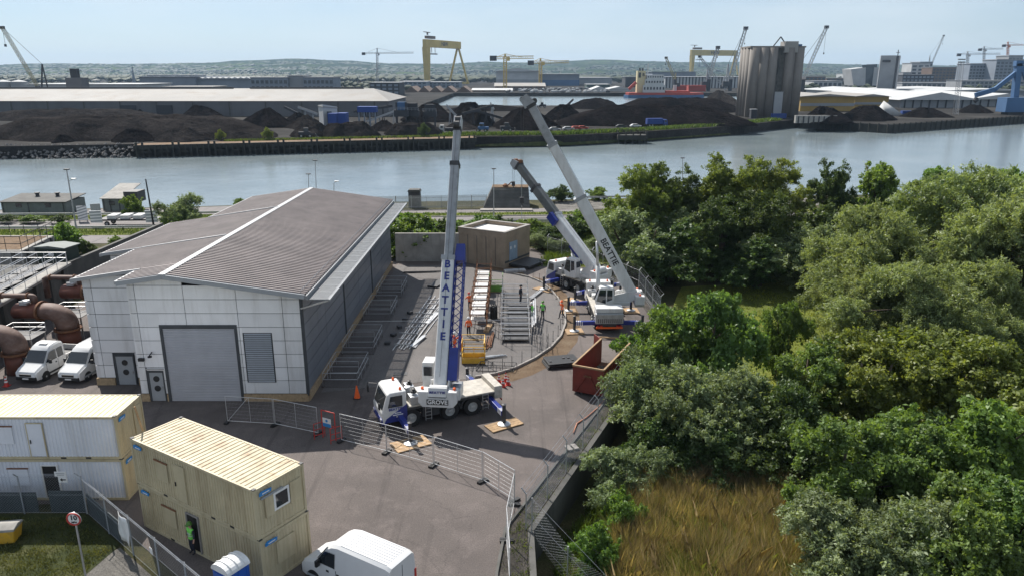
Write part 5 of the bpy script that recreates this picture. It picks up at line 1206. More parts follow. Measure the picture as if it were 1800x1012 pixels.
# right-hand chain-link fences
FW = off(WALL[1:8], .28)
chain_fence('chain_link_fence', 'chain-link fence with cranked posts along the retaining wall', FW[0:4], 2.2, 3.1, crank=True, cranksgn=1, postm='steel')
chain_fence('chain_link_fence', 'chain-link fence behind the two cranes at the wood edge', FW[3:7], 2.4, 3.0, crank=True, cranksgn=-1, postm='steel')
chain_fence('chain_link_fence', 'chain-link fence descending into the reeds at the bottom', [(1.05, 34.4), (4.6, 30.6), (8.5, 26.5)], 2.2, 3.0, zf=lambda x, y: max(-2.0, -.05 - (x - 1.05) * .9), crank=False, postm='steel')
# galvanised stair rails behind the right crane
t = thing('stair_handrail', 'sloping pale handrails descending from the fence to the meadow', 'railing', (15.2, 69, 0), R(-35))
b = MB()
for y in (0, .8):
    for z in (.1, 1.0): b.tube([(0, y, z), (4.5, y, z - 2.0)], .04, 6)
    for k in range(4): b.tube([(k * 1.5, y, .1 - k * .66), (k * 1.5, y, 1.0 - k * .66)], .035, 5)
b.build('rails', M['steel'], t, False)

# ================================================================== scaffolds and loose gear on the platform
def tubes_frame(name, label, x0, x1, y0, y1, hs, ny, m, group=None, deck=None, decks=()):
    t = thing(name, label, 'scaffold', (x0, y0, .02), 0, group)
    for i in range(ny + 1):
        y = (y1 - y0) * i / ny
        for x in (0, x1 - x0):
            b = MB(); b.tube([(x, y, 0), (x, y, hs[-1] + .5 + .3 * rnd.random())], .032, 6); b.build('standard', m, t, False)
        for z in hs:
            b = MB(); b.tube([(-.15, y, z), (x1 - x0 + .15, y, z)], .03, 6); b.build('transom', m, t, False)
    for z in hs:
        for x in (0, x1 - x0):
            b = MB(); b.tube([(x, -.2, z), (x, y1 - y0 + .2, z)], .03, 6); b.build('ledger', m, t, False)
    return t
st = tubes_frame('scaffold_staircase', 'long low aluminium scaffold stair frame in the middle of the yard', -1.0, 1.6, 63.2, 76.0, (.9, 1.9), 8, M['alu'], 'scaffolding in the yard')
for k in range(12):
    b = MB(); y = .3 + k * 1.02; b.box(.08, 2.5, y, y + .85, .25 + .13 * k * .6, .30 + .13 * k * .6); b.build('tread', M['darksteel'], st, False)
b = MB(); b.bar((0, 0, .3), (0, 12.6, 1.5), .06, .2); b.build('stringer', M['alu'], st, False)
b = MB(); b.bar((2.6, 0, .3), (2.6, 12.6, 1.5), .06, .2); b.build('stringer', M['alu'], st, False)
b = MB()
for k in range(3): b.bar((2.9 + k * .16, 3.0, .5 + k * .2), (3.0 + k * .16, 8.6, 1.2 + k * .2), .1, .14)
b.build('handrail_bundle', M['alu'], st, False)
s2_ = tubes_frame('scaffold_rack', 'row of scaffold racks with pale boards beside the blue jib', -4.0, -2.4, 66.3, 83.5, (.8, 1.6, 2.2), 9, M['rust'], 'scaffolding in the yard')
for k in range(7):
    for j in range(2):
        b = MB(); y = .4 + k * 2.4 + j * .05; b.box(.1, 1.4, y, y + 1.25, 1.0 + .55 * j + .05 * (k % 2), 1.10 + .55 * j + .05 * (k % 2)); b.build('deck_board', M['membrane'], s2_, False)
# fallen mesh frames near the kerb
x, y = gp(900, 610)
t = thing('mesh_guard', 'thin dark guard-rail frames standing by the curved kerb', 'railing', (.4, 61.2, .02), 0)
b = MB()
for xx in (1.8, 2.3, 2.75): b.tube([(xx, 0, 0), (xx, 0, 1.7)], .022, 5); b.tube([(xx, 2.4, 0), (xx, 2.4, 1.7)], .022, 5); b.tube([(xx, 0, 1.6), (xx, 2.4, 1.6)], .02, 5); b.tube([(xx, 0, .8), (xx, 2.4, .8)], .02, 5)
b.build('guard_rail', M['darksteel'], t, False)
# stakes along the kerb
sl_ = 0
for i in range(2, len(arc) - 1):
    for k in (0, .5):
        x = arc[i][0] + (arc[i + 1][0] - arc[i][0]) * k - .25; y = arc[i][1] + (arc[i + 1][1] - arc[i][1]) * k + .3; b = MB(); b.tube([(x, y, 0), (x, y, 1.05)], .025, 5); b.lathe([(.1, 0), (.1, .03)], (x, y, .02), 'z', 8)
        o = b.build('fence_stake', M['darksteel']); tag(o, 'thin dark stake of the row standing along the curved kerb', 'stake', 'stakes along the curved kerb')
# long tubes stacked on the ground by the building shadow
t = thing('tube_pile', 'long pile of aluminium scaffold tubes and beams on the ground left of the boom', 'tubes', (-9.6, 61.0, .02), 0)
for k in range(9):
    b = MB(); x0 = -.9 + k * .24; b.tube([(x0, rnd.uniform(0, 2), .06 + .07 * (k % 2)), (x0 + 1.9 + rnd.uniform(-.3, .3), 15 + rnd.uniform(-3, 2), .06 + .07 * (k % 2))], .05, 6); b.build('tube', M['alu'], t, False)
for k in range(10):
    b = MB(); y = 1.5 + k * 1.5; x = -.6 + y * .13; b.bar((x - .5 - rnd.random() * .5, y, .2), (x + .9, y + rnd.uniform(-.5, .5), .2), .05, .12); b.build('brace', M['steel'], t, False)
for k in range(5):
    b = MB(); y = 2 + k * 2.2; x = -1.8 + y * .1; b.cbox((x, y, .15), (.5, .4, .25), k); b.build('fitting_box', M['darksteel'], t, False)
b = MB(); b.tube([(-14.3, 68.2, .45), (-3.2, 68.6, .45), (-.2, 68.7, .4)], .03, 5); o = b.build('steel_cable', M['alu']); tag(o, 'thin pale pole stretched across the yard behind the tall boom', 'pole')
# man-riding baskets
def basket(label, x, y, rz, w, d, h, m):
    t = thing('access_basket', label, 'basket', (x, y, .02), rz, 'crane access baskets')
    b = MB(); b.box(-w / 2, w / 2, -d / 2, d / 2, .05, .12); b.build('floor', M['wood'], t, False)
    b = MB(); rails(b, [(-w / 2, -d / 2), (w / 2, -d / 2), (w / 2, d / 2), (-w / 2, d / 2)], h, .035, True, (.5,), .8, .05); b.build('railing', m, t, False)
    for q in ((-w / 2, w / 2, -d / 2 - .02, -d / 2), (-w / 2, w / 2, d / 2, d / 2 + .02)):
        b = MB(); b.box(*q, .1, .5); b.build('kick_plate', m, t, False)
    for s in (-1, 1):
        b = MB(); b.tube([(s * w / 2, -d / 2, h), (s * w / 2, -d / 2, h + .9), (s * w / 2, d / 2, h + .9), (s * w / 2, d / 2, h)], .03, 5); b.build('lifting_frame', m, t, False)
    return t
x, y = gp(832, 640); basket('yellow steel access basket on the ground beside the blue jib', x, y + .6, 0, 1.9, 1.3, 1.0, M['yellow'])
x, y = gp(832, 606); t = thing('basket_frame', 'open yellow lifting frame lying behind the yellow basket', 'frame', (x, y, .02), 0)
b = MB(); rails(b, [(-1.1, -1.2), (1.0, -1.2), (1.0, 1.2), (-1.1, 1.2)], .55, .035, True, (.1,), 1.2); b.build('frame', M['yellow'], t, False)
x, y = gp(872, 512); basket('green access basket with timber floor behind the scaffold frame', x, y, 0, 1.5, 1.1, 1.1, M['greenpaint'])
x, y = gp(862, 662); t = thing('mesh_crate', 'flat dark steel mesh frame on the tarmac behind the crane deck', 'frame', (x - 1.2, y + 1.2, .02), R(-5))
b = MB(); rails(b, [(0, 0), (3, 0), (3.2, 1.3), (.2, 1.3)], .35, .025, True, (.1,), .8); b.build('frame', M['darksteel'], t, False)
t = thing('gas_bottle', 'cluster of black gas bottles between the two scaffolds', 'gas bottle', (*gp(868, 560), .02), 0)
for q in ((-.2, 0), (.2, .05), (0, .25), (.02, -.25)):
    b = MB(); b.lathe([(.17, 0), (.17, 1.15), (.12, 1.3), (.05, 1.36), (.05, 1.5)], (q[0], q[1], 0), 'z', 12); b.build('bottle', M['black'], t, False)
b = MB(); x, y = gp(849, 556); b.cbox((x, y, .3), (.9, .7, .6), .2); b.tube([(x - .3, y, .6), (x - .3, y, .9), (x + .3, y, .9), (x + .3, y, .6)], .03, 5); o = b.build('generator', M['black'], bevel=.04); tag(o, 'small black generator on the ground beside the gas bottles', 'generator')
b = MB(); x, y = gp(704, 657); b.cbox((x, y, .03), (1.1, .7, .02), .1)
for k in range(5): b.cbox((x - .4 + k * .2, y, .045), (.05, .6, .02), .1)
o = b.build('drain_cover', M['darksteel']); tag(o, 'rectangular dark drain cover in the tarmac left of the boom', 'drain')

def board_stack(label, px, py, rz, n, L, w, m):
    x, y = gp(px, py); t = thing('board_stack', label, 'boards', (x, y, .03), rz, 'stacks of boards and tubes in the yard')
    for k in range(n): b = MB(); b.box(-L / 2, L / 2, -w / 2, w / 2, k * .07, k * .07 + .055); o = b.build('board', M[m], t, False); o.rotation_euler.z = rnd.uniform(-.06, .06)
board_stack('low stack of grey boards behind the scaffold staircase', 905, 478, .2, 4, 2.6, .9, 'alu'); board_stack('stack of timber boards left of the gas bottles', 858, 578, 1.4, 3, 2.2, .5, 'wood'); board_stack('dark flat sheets near the building end of the tube pile', 770, 500, 1.2, 3, 3.0, 1.2, 'darksteel'); board_stack('pale boards lying beside the tube pile', 760, 560, 1.35, 2, 3.5, .45, 'alu'); board_stack('flat tubes bundled by the shaded wall', 735, 602, 1.3, 3, 3.0, .35, 'steel')
def tube_bundle(label, px, py, rz, n, L, m):
    x, y = gp(px, py); t = thing('tube_bundle', label, 'tubes', (x, y, .03), rz, 'stacks of boards and tubes in the yard')
    for k in range(n): b = MB(); q = rnd.uniform(-.5, .5); b.tube([(-L / 2 + q, (k % 5) * .13, .06 + (k // 5) * .11), (L / 2 + q, (k % 5) * .13 + rnd.uniform(-.1, .1), .06 + (k // 5) * .11)], .045, 6); b.build('tube', M[m], t, False)
tube_bundle('bundle of rusty tubes between racks and staircase', 866, 600, 1.5, 8, 3.4, 'rust'); tube_bundle('bundle of pale tubes right of the scaffold staircase', 945, 520, 1.2, 9, 3.6, 'alu'); tube_bundle('loose tubes in front of the concrete wall', 745, 480, .1, 7, 4.0, 'darksteel'); tube_bundle('short tubes beside the yellow basket', 862, 630, .3, 6, 2.4, 'steel')

# ================================================================== people
def person(label, loc, rz, vest, helmet, trousers, pose='stand', hood=False):
    K = {'stand': dict(hipL=(.1, 0), kneeL=(.1, .03, .5), footL=(.12, 0), handL=(.32, .05, .85), handR=(-.32, .08, .87), lean=0),
         'reach': dict(hipL=(.1, 0), kneeL=(.12, .05, .5), footL=(.14, 0), handL=(.22, .5, 1.15), handR=(-.2, .52, 1.1), lean=.12),
         'walk': dict(hipL=(.1, 0), kneeL=(.1, .2, .5), footL=(.1, .3), handL=(.3, -.2, .9), handR=(-.3, .3, .95), lean=.05)}[pose]
    l = K['lean']
    V = [(0, 0, .95), (0, l * .4, 1.15), (0, l, 1.42), (0, l * 1.1, 1.53), (0, l * 1.2 + .02, 1.66), (0, l * 1.2 + .02, 1.76)]
    rad = [(.16, .12), (.16, .12), (.17, .11), (.06, .06), (.085, .1), (.07, .08)]; E = [(0, 1), (1, 2), (2, 3), (3, 4), (4, 5)]
    def chain(root, pts, rs):
        p = root
        for q, r in zip(pts, rs): V.append(q); rad.append((r, r)); E.append((p, len(V) - 1)); p = len(V) - 1
    back = -K['footL'][1]
    chain(0, [(.1, 0, .88), K['kneeL'], (K['footL'][0], K['footL'][1] - .03, .1), (K['footL'][0] + .02, K['footL'][1] + .14, .05)], [.1, .075, .055, .05])
    chain(0, [(-.1, 0, .88), (-.1, .04, .5), (-.12, back - .03, .1), (-.14, back + .14, .05)], [.1, .075, .055, .05])
    for s, h in ((1, K['handL']), (-1, K['handR'])):
        sh = (s * .21, l, 1.41); el = (s * .29, (l + h[1]) / 2 - .04, (1.41 + h[2]) / 2 + .0); chain(2, [sh, el, h, (h[0], h[1] + .04, h[2] - .1)], [.075, .055, .042, .04])
    me = bpy.data.meshes.new('body'); me.from_pydata(V, E, []); tmp = bpy.data.objects.new('tmp', me); COL.objects.link(tmp)
    sk = tmp.modifiers.new('s', 'SKIN'); sd_ = tmp.modifiers.new('d', 'SUBSURF'); sd_.levels = 1; sd_.render_levels = 1
    for i, r in enumerate(rad): me.skin_vertices[0].data[i].radius = r
    me.skin_vertices[0].data[0].use_root = True
    dg = bpy.context.evaluated_depsgraph_get(); m2 = bpy.data.meshes.new_from_object(tmp.evaluated_get(dg)); bpy.data.objects.remove(tmp)
    m2.materials.clear()
    for m_ in (trousers, vest, M['navy'], M['skin'], M['black']): m2.materials.append(m_)
    for p in m2.polygons:
        c = p.center
        if c.z < .13: p.material_index = 4
        elif c.z > 1.52: p.material_index = 3
        elif abs(c.x) > .25 and c.z < 1.3 and any((Vector(c) - Vector(h)).length < .12 for h in (K['handL'], K['handR'])): p.material_index = 3
        elif abs(c.x) > .22 and vest is M['green']: p.material_index = 2
        elif c.z > .93: p.material_index = 1
        p.use_smooth = True
    t = thing('person', label, 'person', loc, rz, 'site workers')
    o = bpy.data.objects.new('body', m2); COL.objects.link(o); o.parent = t
    b = MB(); y = l * 1.2 + .02; b.lathe([(.155, 1.70), (.15, 1.71), (.135, 1.78), (.09, 1.85), (0, 1.875)], (0, y, 0), 'z', 14); b.prof_x([(y + .08, 1.7), (y + .2, 1.695), (y + .2, 1.71), (y + .08, 1.73)], -.09, .09); b.build('helmet', helmet, t, False, smooth=True)
    if vest is not M['navy']:
        b = MB()
        for z in (1.08, 1.2): b.lathe([(.19, 0), (.19, .045)], (0, l * .4, z), 'z', 12)
        b.v = [(x, l * .4 + (yy - l * .4) * .76, z) for x, yy, z in b.v]; b.build('reflective_band', M['alu'], t, False)
for (px, py), rz, v, h, tr, ps_, lab, z in (
    ((954, 560), 2.6, 'green', 'greenpaint', 'navy', 'stand', 'worker in green hi-vis vest and dark clothes standing in the open tarmac', .02),
    ((937, 563), 1.2, 'green', 'white', 'rust', 'reach', 'worker in green vest leaning to the end of the scaffold frame', .02),
    ((988, 559), 2.2, 'orange', 'orange', 'navy', 'walk', 'worker in orange stepping over the curved kerb', .02),
    ((824, 590), .3, 'orange', 'white', 'navy', 'stand', 'worker in orange standing behind the yellow basket', .02),
    ((799, 618), -1.0, 'orange', 'white', 'orange', 'stand', 'worker all in orange left of the blue jib', .02),
    ((811, 618), 1.0, 'orange', 'white', 'orange', 'reach', 'worker all in orange bending beside the blue jib foot', .02),
    ((915, 532), -2.0, 'navy', 'black', 'navy', 'stand', 'worker in dark clothes standing up on the scaffold frame', 1.6),
    ((826, 545), .5, 'orange', 'red', 'navy', 'reach', 'worker half hidden behind the scaffold racks', .02)):
    x, y = gp(px, py, z if z > 1 else 0); person(lab, (x, y, z), rz, M[v], M[h], M[tr], ps_)
q = Vector((A0.x, A0.y)) + Vector((math.cos(ra), math.sin(ra))) * 4.62 + Vector((-.5, -.85)) * .22
person('worker in green hi-vis jacket at the open door of the tan cabin', (q.x, q.y, .16), ra + 3.1, M['green'], M['greenpaint'], M['navy'], 'stand')
# ================================================================== far side of the river
FM = {}
def fm(key, col, **k):
    if key not in FM: FM[key] = mat('far_' + key, col, k.pop('rough', .8), 0, k.pop('var', .12), k.pop('scale', .08), **k)
    return FM[key]
fm('white', (.44, .445, .44)); fm('grey', (.27, .28, .29)); fm('blue', (.022, .06, .24)); fm('cream', (.50, .43, .26)); fm('dark', (.04, .042, .048)); fm('brown', (.13, .085, .06)); fm('red', (.34, .05, .035)); fm('yellow', (.50, .37, .11)); fm('steelblue', (.05, .12, .24)); fm('bluegrey', (.20, .23, .27)); fm('glass', (.05, .065, .08), rough=.2)
fm('roof', (.28, .268, .25), stain=(.22, .18, .14), stain_amt=.7, scale=.05); fm('wallgrey', (.13, .13, .135), stain=(.06, .06, .06), streak=True); fm('ochre', (.36, .24, .07), stain=(.2, .14, .06), streak=True)
fm('silo', (.20, .18, .16), scale=.12, stain=(.10, .09, .08), stain_amt=.8, streak=True); fm('lattice', (.30, .27, .16)); fm('latgrey', (.33, .34, .35)); fm('orange', (.45, .13, .04)); fm('green', (.05, .085, .075))
# ---- timber jetty
t = thing('timber_jetty', 'long dark timber jetty with reddish earth deck on the far shore', 'jetty', (-70, 262, 0))
J0, J1 = Vector((-126, 251)), Vector((-13, 281)); ju = (J1 - J0).normalized(); jn = Vector((-ju.y, ju.x)); LJ = (J1 - J0).length
b = MB(); b.prism([J0 + jn * .8, J1 + jn * .8, J1 + jn * 9, J0 + jn * 9], -.9, .05); b.build('deck', M['redsoil'], t)
b = MB(); b.bar((*(J0 + jn * .4), -.6), (*(J1 + jn * .4), -.6), .8, 1.4); b.build('edge_beam', M['timberdark'], t)
b = MB(); b.bar((*(J0 + jn * 4), -3.2), (*(J1 + jn * 4), -3.2), .6, 3.6); b.build('back_sheeting', M['timberdark'], t)
for k in range(62):
    q = J0 + ju * (1 + k * (LJ - 2) / 61); b = MB(); b.bar((q.x, q.y, -6), (q.x, q.y, .15 + (.9 if k % 6 < 2 else 0)), .55); b.build('pile', M['timberdark'], t)
for k in range(20):
    q = J0 + ju * (2 + k * 5.8) - jn * .2; b = MB(); b.bar((q.x, q.y, -2.2), (q.x + ju.x * 3.4, q.y + ju.y * 3.4, -2.2), .4, .5); b.build('waling', M['timberdark'], t)
# derelict dolphin
t = thing('mooring_dolphin', 'derelict dark timber mooring platform standing off the far grass bank', 'platform', (53, 303, 0)); x0, y0 = gp(1072, 250, -4)
b = MB(); b.box(42, 54, 301, 308, -2.4, -.6); b.build('deck', M['timberdark'], t)
for x in (42.5, 45.3, 48.2, 51, 53.5):
    for y in (301.5, 307.5): b = MB(); b.bar((x, y, -6), (x, y, .3 + .8 * rnd.random()), .5); b.build('pile', M['timberdark'], t)
b = MB(); rails(b, [(42.3, 301.3), (53.8, 301.3), (53.8, 307.8), (42.3, 307.8)], 1.8, .07, True, (.5,), 2.5, -.6); b.build('railing', M['timberdark'], t)
b = MB(); b.bar((43, 307, -1), (33, 316, -.2), 1.2, .4); b.build('gangway', M['timberdark'], t)
# ---- long warehouse
t = thing('warehouse', 'very long low warehouse with pale dusty hipped roof across the river', 'building', (-180, 425, 0)); WX0, WX1, WY0, WY1 = -420, -68, 422, 492
b = MB(); b.box(WX0, WX1, WY0, WY1, 0, 8.2); w_ = b.build('wall', FM['wallgrey'], t)
for k in range(18):
    x = WX0 + 4 + k * 20; b = MB(); b.box(x, x + .7, WY0 - .25, WY0 + .1, 0, 8.2); b.build('pilaster', M['darkconcrete'], t)
zr = 14.2; ym = (WY0 + WY1) / 2
b = MB(); b.add([(WX0, WY0 - .6, 8.2), (WX1 + .6, WY0 - .6, 8.2), (WX1 + .6, WY1 + .6, 8.2), (WX0, WY1 + .6, 8.2), (WX0, ym, zr), (WX1 - 14, ym, zr)], [(0, 1, 5, 4), (1, 2, 5), (2, 3, 4, 5)]); rf = b.build('roof', FM['roof'], t)
b = MB(); b.bar((WX0, ym, zr + .3), (-165, ym, zr + .3), 2.2, .8); b.bar((-155, ym, zr + .3), (WX1 - 20, ym, zr + .3), 2.2, .8); b.build('ridge_vent', FM['dark'], rf)
for x in (-216, -196): b = MB(); b.box(x, x + 9, WY0 - .4, WY0 + .1, 0, 6); b.build('door', FM['dark'], t)
# ---- heaps
def heap(label, pa, pb, base, top, depth, m='coal', z0=-.1, seed=0, name='coal_heap', flat=.0, group='coal and gravel heaps on the far quay'):
    xa, ya = gp(pa, base); xb, yb = gp(pb, base); Wd = abs(xb - xa) / 2; cx, cy = (xa + xb) / 2, (ya + yb) / 2 + depth / 2; h = zat(top, cy)
    rb = random.Random(seed); na, nr = 72, 20; vs = []; ph = [rb.uniform(0, 6.3) for _ in range(6)]
    for i in range(nr + 1):
        f_ = i / nr
        for j in range(na):
            a = 2 * math.pi * j / na; w_ = 1 + .10 * math.sin(3 * a + ph[0]) + .07 * math.sin(5 * a + ph[1]) + .04 * math.sin(9 * a + ph[2])
            r_ = f_ * w_; ca, sa = math.cos(a), math.sin(a)
            sx = max(0, Wd - depth / 2); ex = math.copysign(abs(ca) ** .7, ca)       # stretched ridge
            X = cx + r_ * ca * min(Wd, depth / 2) * (1 if sx <= 0 else 1) + (ex * sx * min(1, .35 + f_ * .8) if sx > 0 else 0); Yv = cy + r_ * sa * depth / 2
            if Wd < depth / 2: X = cx + r_ * ca * Wd
            z = h * min(1.0, (1 - f_) * (1.0 + flat) + .02) * (1 + .10 * math.sin(X * .31 + ph[3]) * math.sin(Yv * .23 + ph[4]) * (1 - f_ * .5)) + (.55 * nz2(X, Yv, .35) + .4 * nz2(X + 9, Yv, .9) + .25 * nz2(X, Yv + 5, 2.1)) * min(1, h / 5) * (1 - f_ * .6)
            vs.append((X - cx, Yv - cy, z if i < nr else z0))
    fs = []
    for i in range(nr):
        for j in range(na): fs.append((i * na + j, i * na + (j + 1) % na, (i + 1) * na + (j + 1) % na, (i + 1) * na + j))
    b = MB(); b.add(vs, fs); o = b.build(name, M[m]); o.location = (cx, cy, 0); tag(o, label, 'heap', group); return o
HEAPS = [
 ('broad flat-topped dark stockpile filling the left of the far quay', -120, 445, 250, 207, 62, 'coal2', 1.2), ('dusty stockpile bench rising behind the left stockpile', -90, 260, 214, 194, 50, 'coal2', 1.0),
 ('low dark heap in front of the left stockpile near the rocks', 80, 116, 252, 236, 9, 'coal', .3), ('left of two low dark mounds above the jetty end', 176, 262, 251, 229, 14, 'coal', .3), ('right of two low dark mounds above the jetty end', 250, 352, 251, 226, 16, 'coal2', .3),
 ('black heap against the warehouse wall left of its dark doors', 304, 376, 208, 186, 24, 'coal', .3), ('black steep heap right of the warehouse doors', 400, 505, 226, 190, 28, 'coal', .15), ('small black cone behind the flat stockpile at far left centre', 226, 254, 206, 191, 10, 'coal', 0),
 ('long grey bench of gravel behind the green shrubs', 330, 470, 247, 232, 12, 'coal2', .8), ('grey gravel cone left of the pale plant building', 492, 566, 228, 204, 20, 'coal2', .1), ('black heap under the dark conveyor left of the plant building', 482, 550, 222, 197, 20, 'coal', .1),
 ('grey gravel heap with a crease in front of the plant building', 498, 580, 243, 216, 16, 'coal2', .6), ('wide brown-grey gravel heap behind the orange loader', 545, 660, 243, 217, 16, 'coal2', .8), ('dark cone under the white conveyor', 640, 700, 232, 212, 18, 'coal', .1), ('flat-topped grey heap left of the round green bush', 668, 775, 239, 217, 15, 'coal2', .9),
 ('grey-brown cone behind the flat-topped heap', 690, 745, 228, 206, 18, 'coal2', .1), ('big black heap of fines behind the processing plant', 700, 800, 216, 184, 40, 'coal', .4), ('black heap right of the processing plant', 775, 862, 216, 182, 34, 'coal', .4), ('low black mound along the basin edge', 780, 930, 196, 186, 40, 'coal', .8),
 ('brown cone behind the white lorry', 778, 840, 229, 211, 16, 'coal2', .1), ('dark cone between tractor and conveyor', 815, 872, 224, 197, 22, 'coal', .1), ('tall dark cone just left of the leaning white boom tip', 862, 985, 230, 187, 36, 'coal', .1), ('small black heap right of the leaning boom', 955, 1032, 213, 184, 22, 'coal', .2),
 ('huge long dark coal heap in the centre of the far quay', 982, 1345, 224, 187, 44, 'coal', .5), ('rounded dark heap behind the huge coal heap', 1005, 1100, 193, 175, 50, 'coal', .7), ('long brownish coal bank in front of the moored ship', 1080, 1330, 200, 174, 60, 'coal', .9), ('pale grey gravel heap left of the concrete silo', 1250, 1318, 186, 161, 60, 'coal2', .2),
 ('brown heap right of the silo beside the quay', 1422, 1512, 218, 188, 24, 'coal', .3), ('largest brown heap on the right-hand quay', 1495, 1592, 214, 186, 26, 'coal', .3), ('rightmost brown heap on the right-hand quay', 1602, 1690, 208, 191, 24, 'coal', .3), ('dark scrap heap under the blue handler crane', 1700, 1760, 200, 185, 20, 'coal', .3)]
for i, (lab, pa, pb, base, top, dp, m, fl) in enumerate(HEAPS): heap(lab, pa, pb, base, top, dp, m, -.1, i + 11, 'gravel_heap' if m == 'coal2' else 'coal_heap', fl)
# ---- plant: conveyors, hoppers, sheds
def conveyor(label, p, q, Y, m='dark', w=1.4, dY=0):
    A = Vector((xat(p[0], p[1], Y), Y, zat(p[1], Y))); B = Vector((xat(q[0], q[1], Y + dY), Y + dY, zat(q[1], Y + dY)))
    t = thing('conveyor', label, 'conveyor', (A.x, A.y, 0), 0, 'conveyors on the far quay')
    b = MB(); b.bar(A, B, w, .9); b.build('boom', FM[m], t)
    b = MB(); b.bar(A + Vector((0, 0, .5)), B + Vector((0, 0, .5)), w * .7, .25); b.build('belt', M['black'], t)
    for f_ in (.35, .75):
        C = A.lerp(B, f_)
        if C.z < 1: continue
        for s in (-1, 1):
            b = MB(); b.bar((C.x + s * .6, C.y, 0), (C.x, C.y, C.z - .4), .35); b.build('leg', FM[m], t)
    return t
conveyor('dark conveyor left of the pale plant building', (500, 189), (548, 212), 370); conveyor('pale thin conveyor feeding the plant building from the left', (524, 189), (558, 201), 372, 'latgrey')
conveyor('long white conveyor rising right of the blue hopper', (645, 214), (708, 190), 345, 'white'); conveyor('short dark conveyor above the blue hopper', (622, 197), (690, 187), 362); conveyor('dark conveyor behind the tall boom rising right', (812, 201), (868, 186), 340)
conveyor('dark folded conveyor rising left behind the tall boom', (888, 210), (826, 192), 345); conveyor('upright pale conveyor chute beside the basin', (862, 182), (868, 193), 380, 'white', 2.2); conveyor('black conveyor pointing up right near the basin', (985, 196), (1008, 175), 400); conveyor('dark conveyor on the black fines heap', (785, 186), (802, 204), 350, 'latgrey')
t = thing('plant_building', 'tall pale plant building with monopitch roof among the heaps', 'building', (*gp(575, 224), 0)); X0, X1, X2 = xat(554, 200, 318), xat(568, 200, 316), xat(594, 200, 322)
b = MB(); b.prism([(X0, 324), (X1, 316), (X2, 321), (X2 - 3, 329)], 0, 9, [zat(185, 324), zat(184, 316), zat(188, 321), zat(188, 329)]); b.build('wall', FM['white'], t)
b = MB(); b.prism([(X0 - .3, 324), (X1, 315.6), (X2 + .3, 321), (X2 - 3, 329.5)], 0, .3, None); b.v = [(x, y, z + (9.6 if x < X1 + 1 else 8.9)) for x, y, z in b.v]; b.build('roof', FM['roof'], t)
b = MB(); b.bar((X1 + 1.6, 316.0, 4.6), (X1 + 3.2, 317.2, 4.6), .3, 6.5); b.build('window', FM['glass'], t)
t = thing('blue_container', 'left of two blue containers beside the plant building', 'container', (xat(577, 220, 312), 312, 0), 0, 'blue containers at the plant')
def cont(t, L, W_, H, m):
    b = MB(); b.box(0, L, 0, W_, .1, H); b.build('body', m, t, False)
    for k in range(int(L / 1.0)): b = MB(); b.box(k + .3, k + .6, -.05, .0, .3, H - .2); b.build('rib', m, t, False)
    b = MB(); b.box(-.04, L + .04, -.06, .1, H - .12, H + .03); b.build('top_rail', m, t, False)
cont(t, 3.6, 6, zat(200, 312), FM['blue'])
t = thing('blue_container', 'right of two blue containers beside the plant building', 'container', (xat(593, 220, 313), 313, 0), 0, 'blue containers at the plant'); cont(t, 3.6, 6, zat(199.5, 313), FM['blue'])
t = thing('blue_hopper', 'blue hopper raised on steel legs in the processing plant', 'hopper', (xat(645, 205, 330), 330, 0)); a, c, z1, z0 = xat(628, 195, 330), xat(661, 195, 330), zat(188, 330), zat(198, 330)
b = MB(); b.box(a, c, 330, 335, z0, z1); b.build('bin', FM['blue'], t)
for k in range(4):
    x = a + .5 + (c - a - 1) * k / 3; b = MB(); b.bar((x, 330.5, 0), (x, 330.5, z0), .6); b.build('leg', FM['bluegrey'], t); b = MB(); b.add([(x - .8, 330.2, z0), (x + .8, 330.2, z0), (x + .3, 332, z0 - 2), (x - .3, 332, z0 - 2)], [(0, 1, 2, 3)]); b.build('chute', FM['dark'], t)
for i, (px, py, lab) in enumerate(((705, 200, 'dark steel screening tower left of the leaning booms'), (724, 197, 'dark steel screening tower right of its twin'), (755, 195, 'dark crusher tower beside the black heap'))):
    Y = 330 + i * 4; x = xat(px, py, Y); z = zat(180 + i * 2, Y); t = thing('screening_tower', lab, 'plant', (x, Y, 0), 0, 'screening towers')
    for s in (-1, 1):
        for d in (0, 3): b = MB(); b.bar((s * 2.2, d, 0), (s * 2.0, d, z), .4); b.build('leg', FM['dark'], t, False)
    b = MB(); b.box(-3, 3, -.5, 3.5, z * .45, z * .7); b.build('screen_box', FM['dark'], t, False)
    b = MB(); b.box(-1.5, 1.8, 0, 3, z * .7, z); b.build('motor_house', FM['dark'] if i else FM['steelblue'], t, False)
    b = MB(); rails(b, [(-3, -.6), (3, -.6)], 1.2, .06, False, (.5,), 1.5, z * .7); b.build('railing', FM['latgrey'], t, False)
# red screener
t = thing('mobile_screener', 'rusty red mobile screener with long conveyor below the silo', 'machine', (*gp(1245, 216), 0)); Y = gp(1245, 216)[1]; f_ = lambda px, py: Vector((xat(px, py, Y), Y, zat(py, Y)))
b = MB(); b.bar(f_(1190, 198), f_(1240, 210), 1.2, .7); b.build('conveyor', FM['orange'], t)
b = MB(); b.box(xat(1240, 210, Y), xat(1267, 210, Y), Y - 1.5, Y + 1.5, 1.0, zat(206, Y)); b.build('hopper', FM['orange'], t)
for px in (1222, 1245, 1262): b = MB(); b.cbox((xat(px, 215, Y), Y, .6), (1.6, 2.4, 1.2)); b.build('track', M['black'], t)
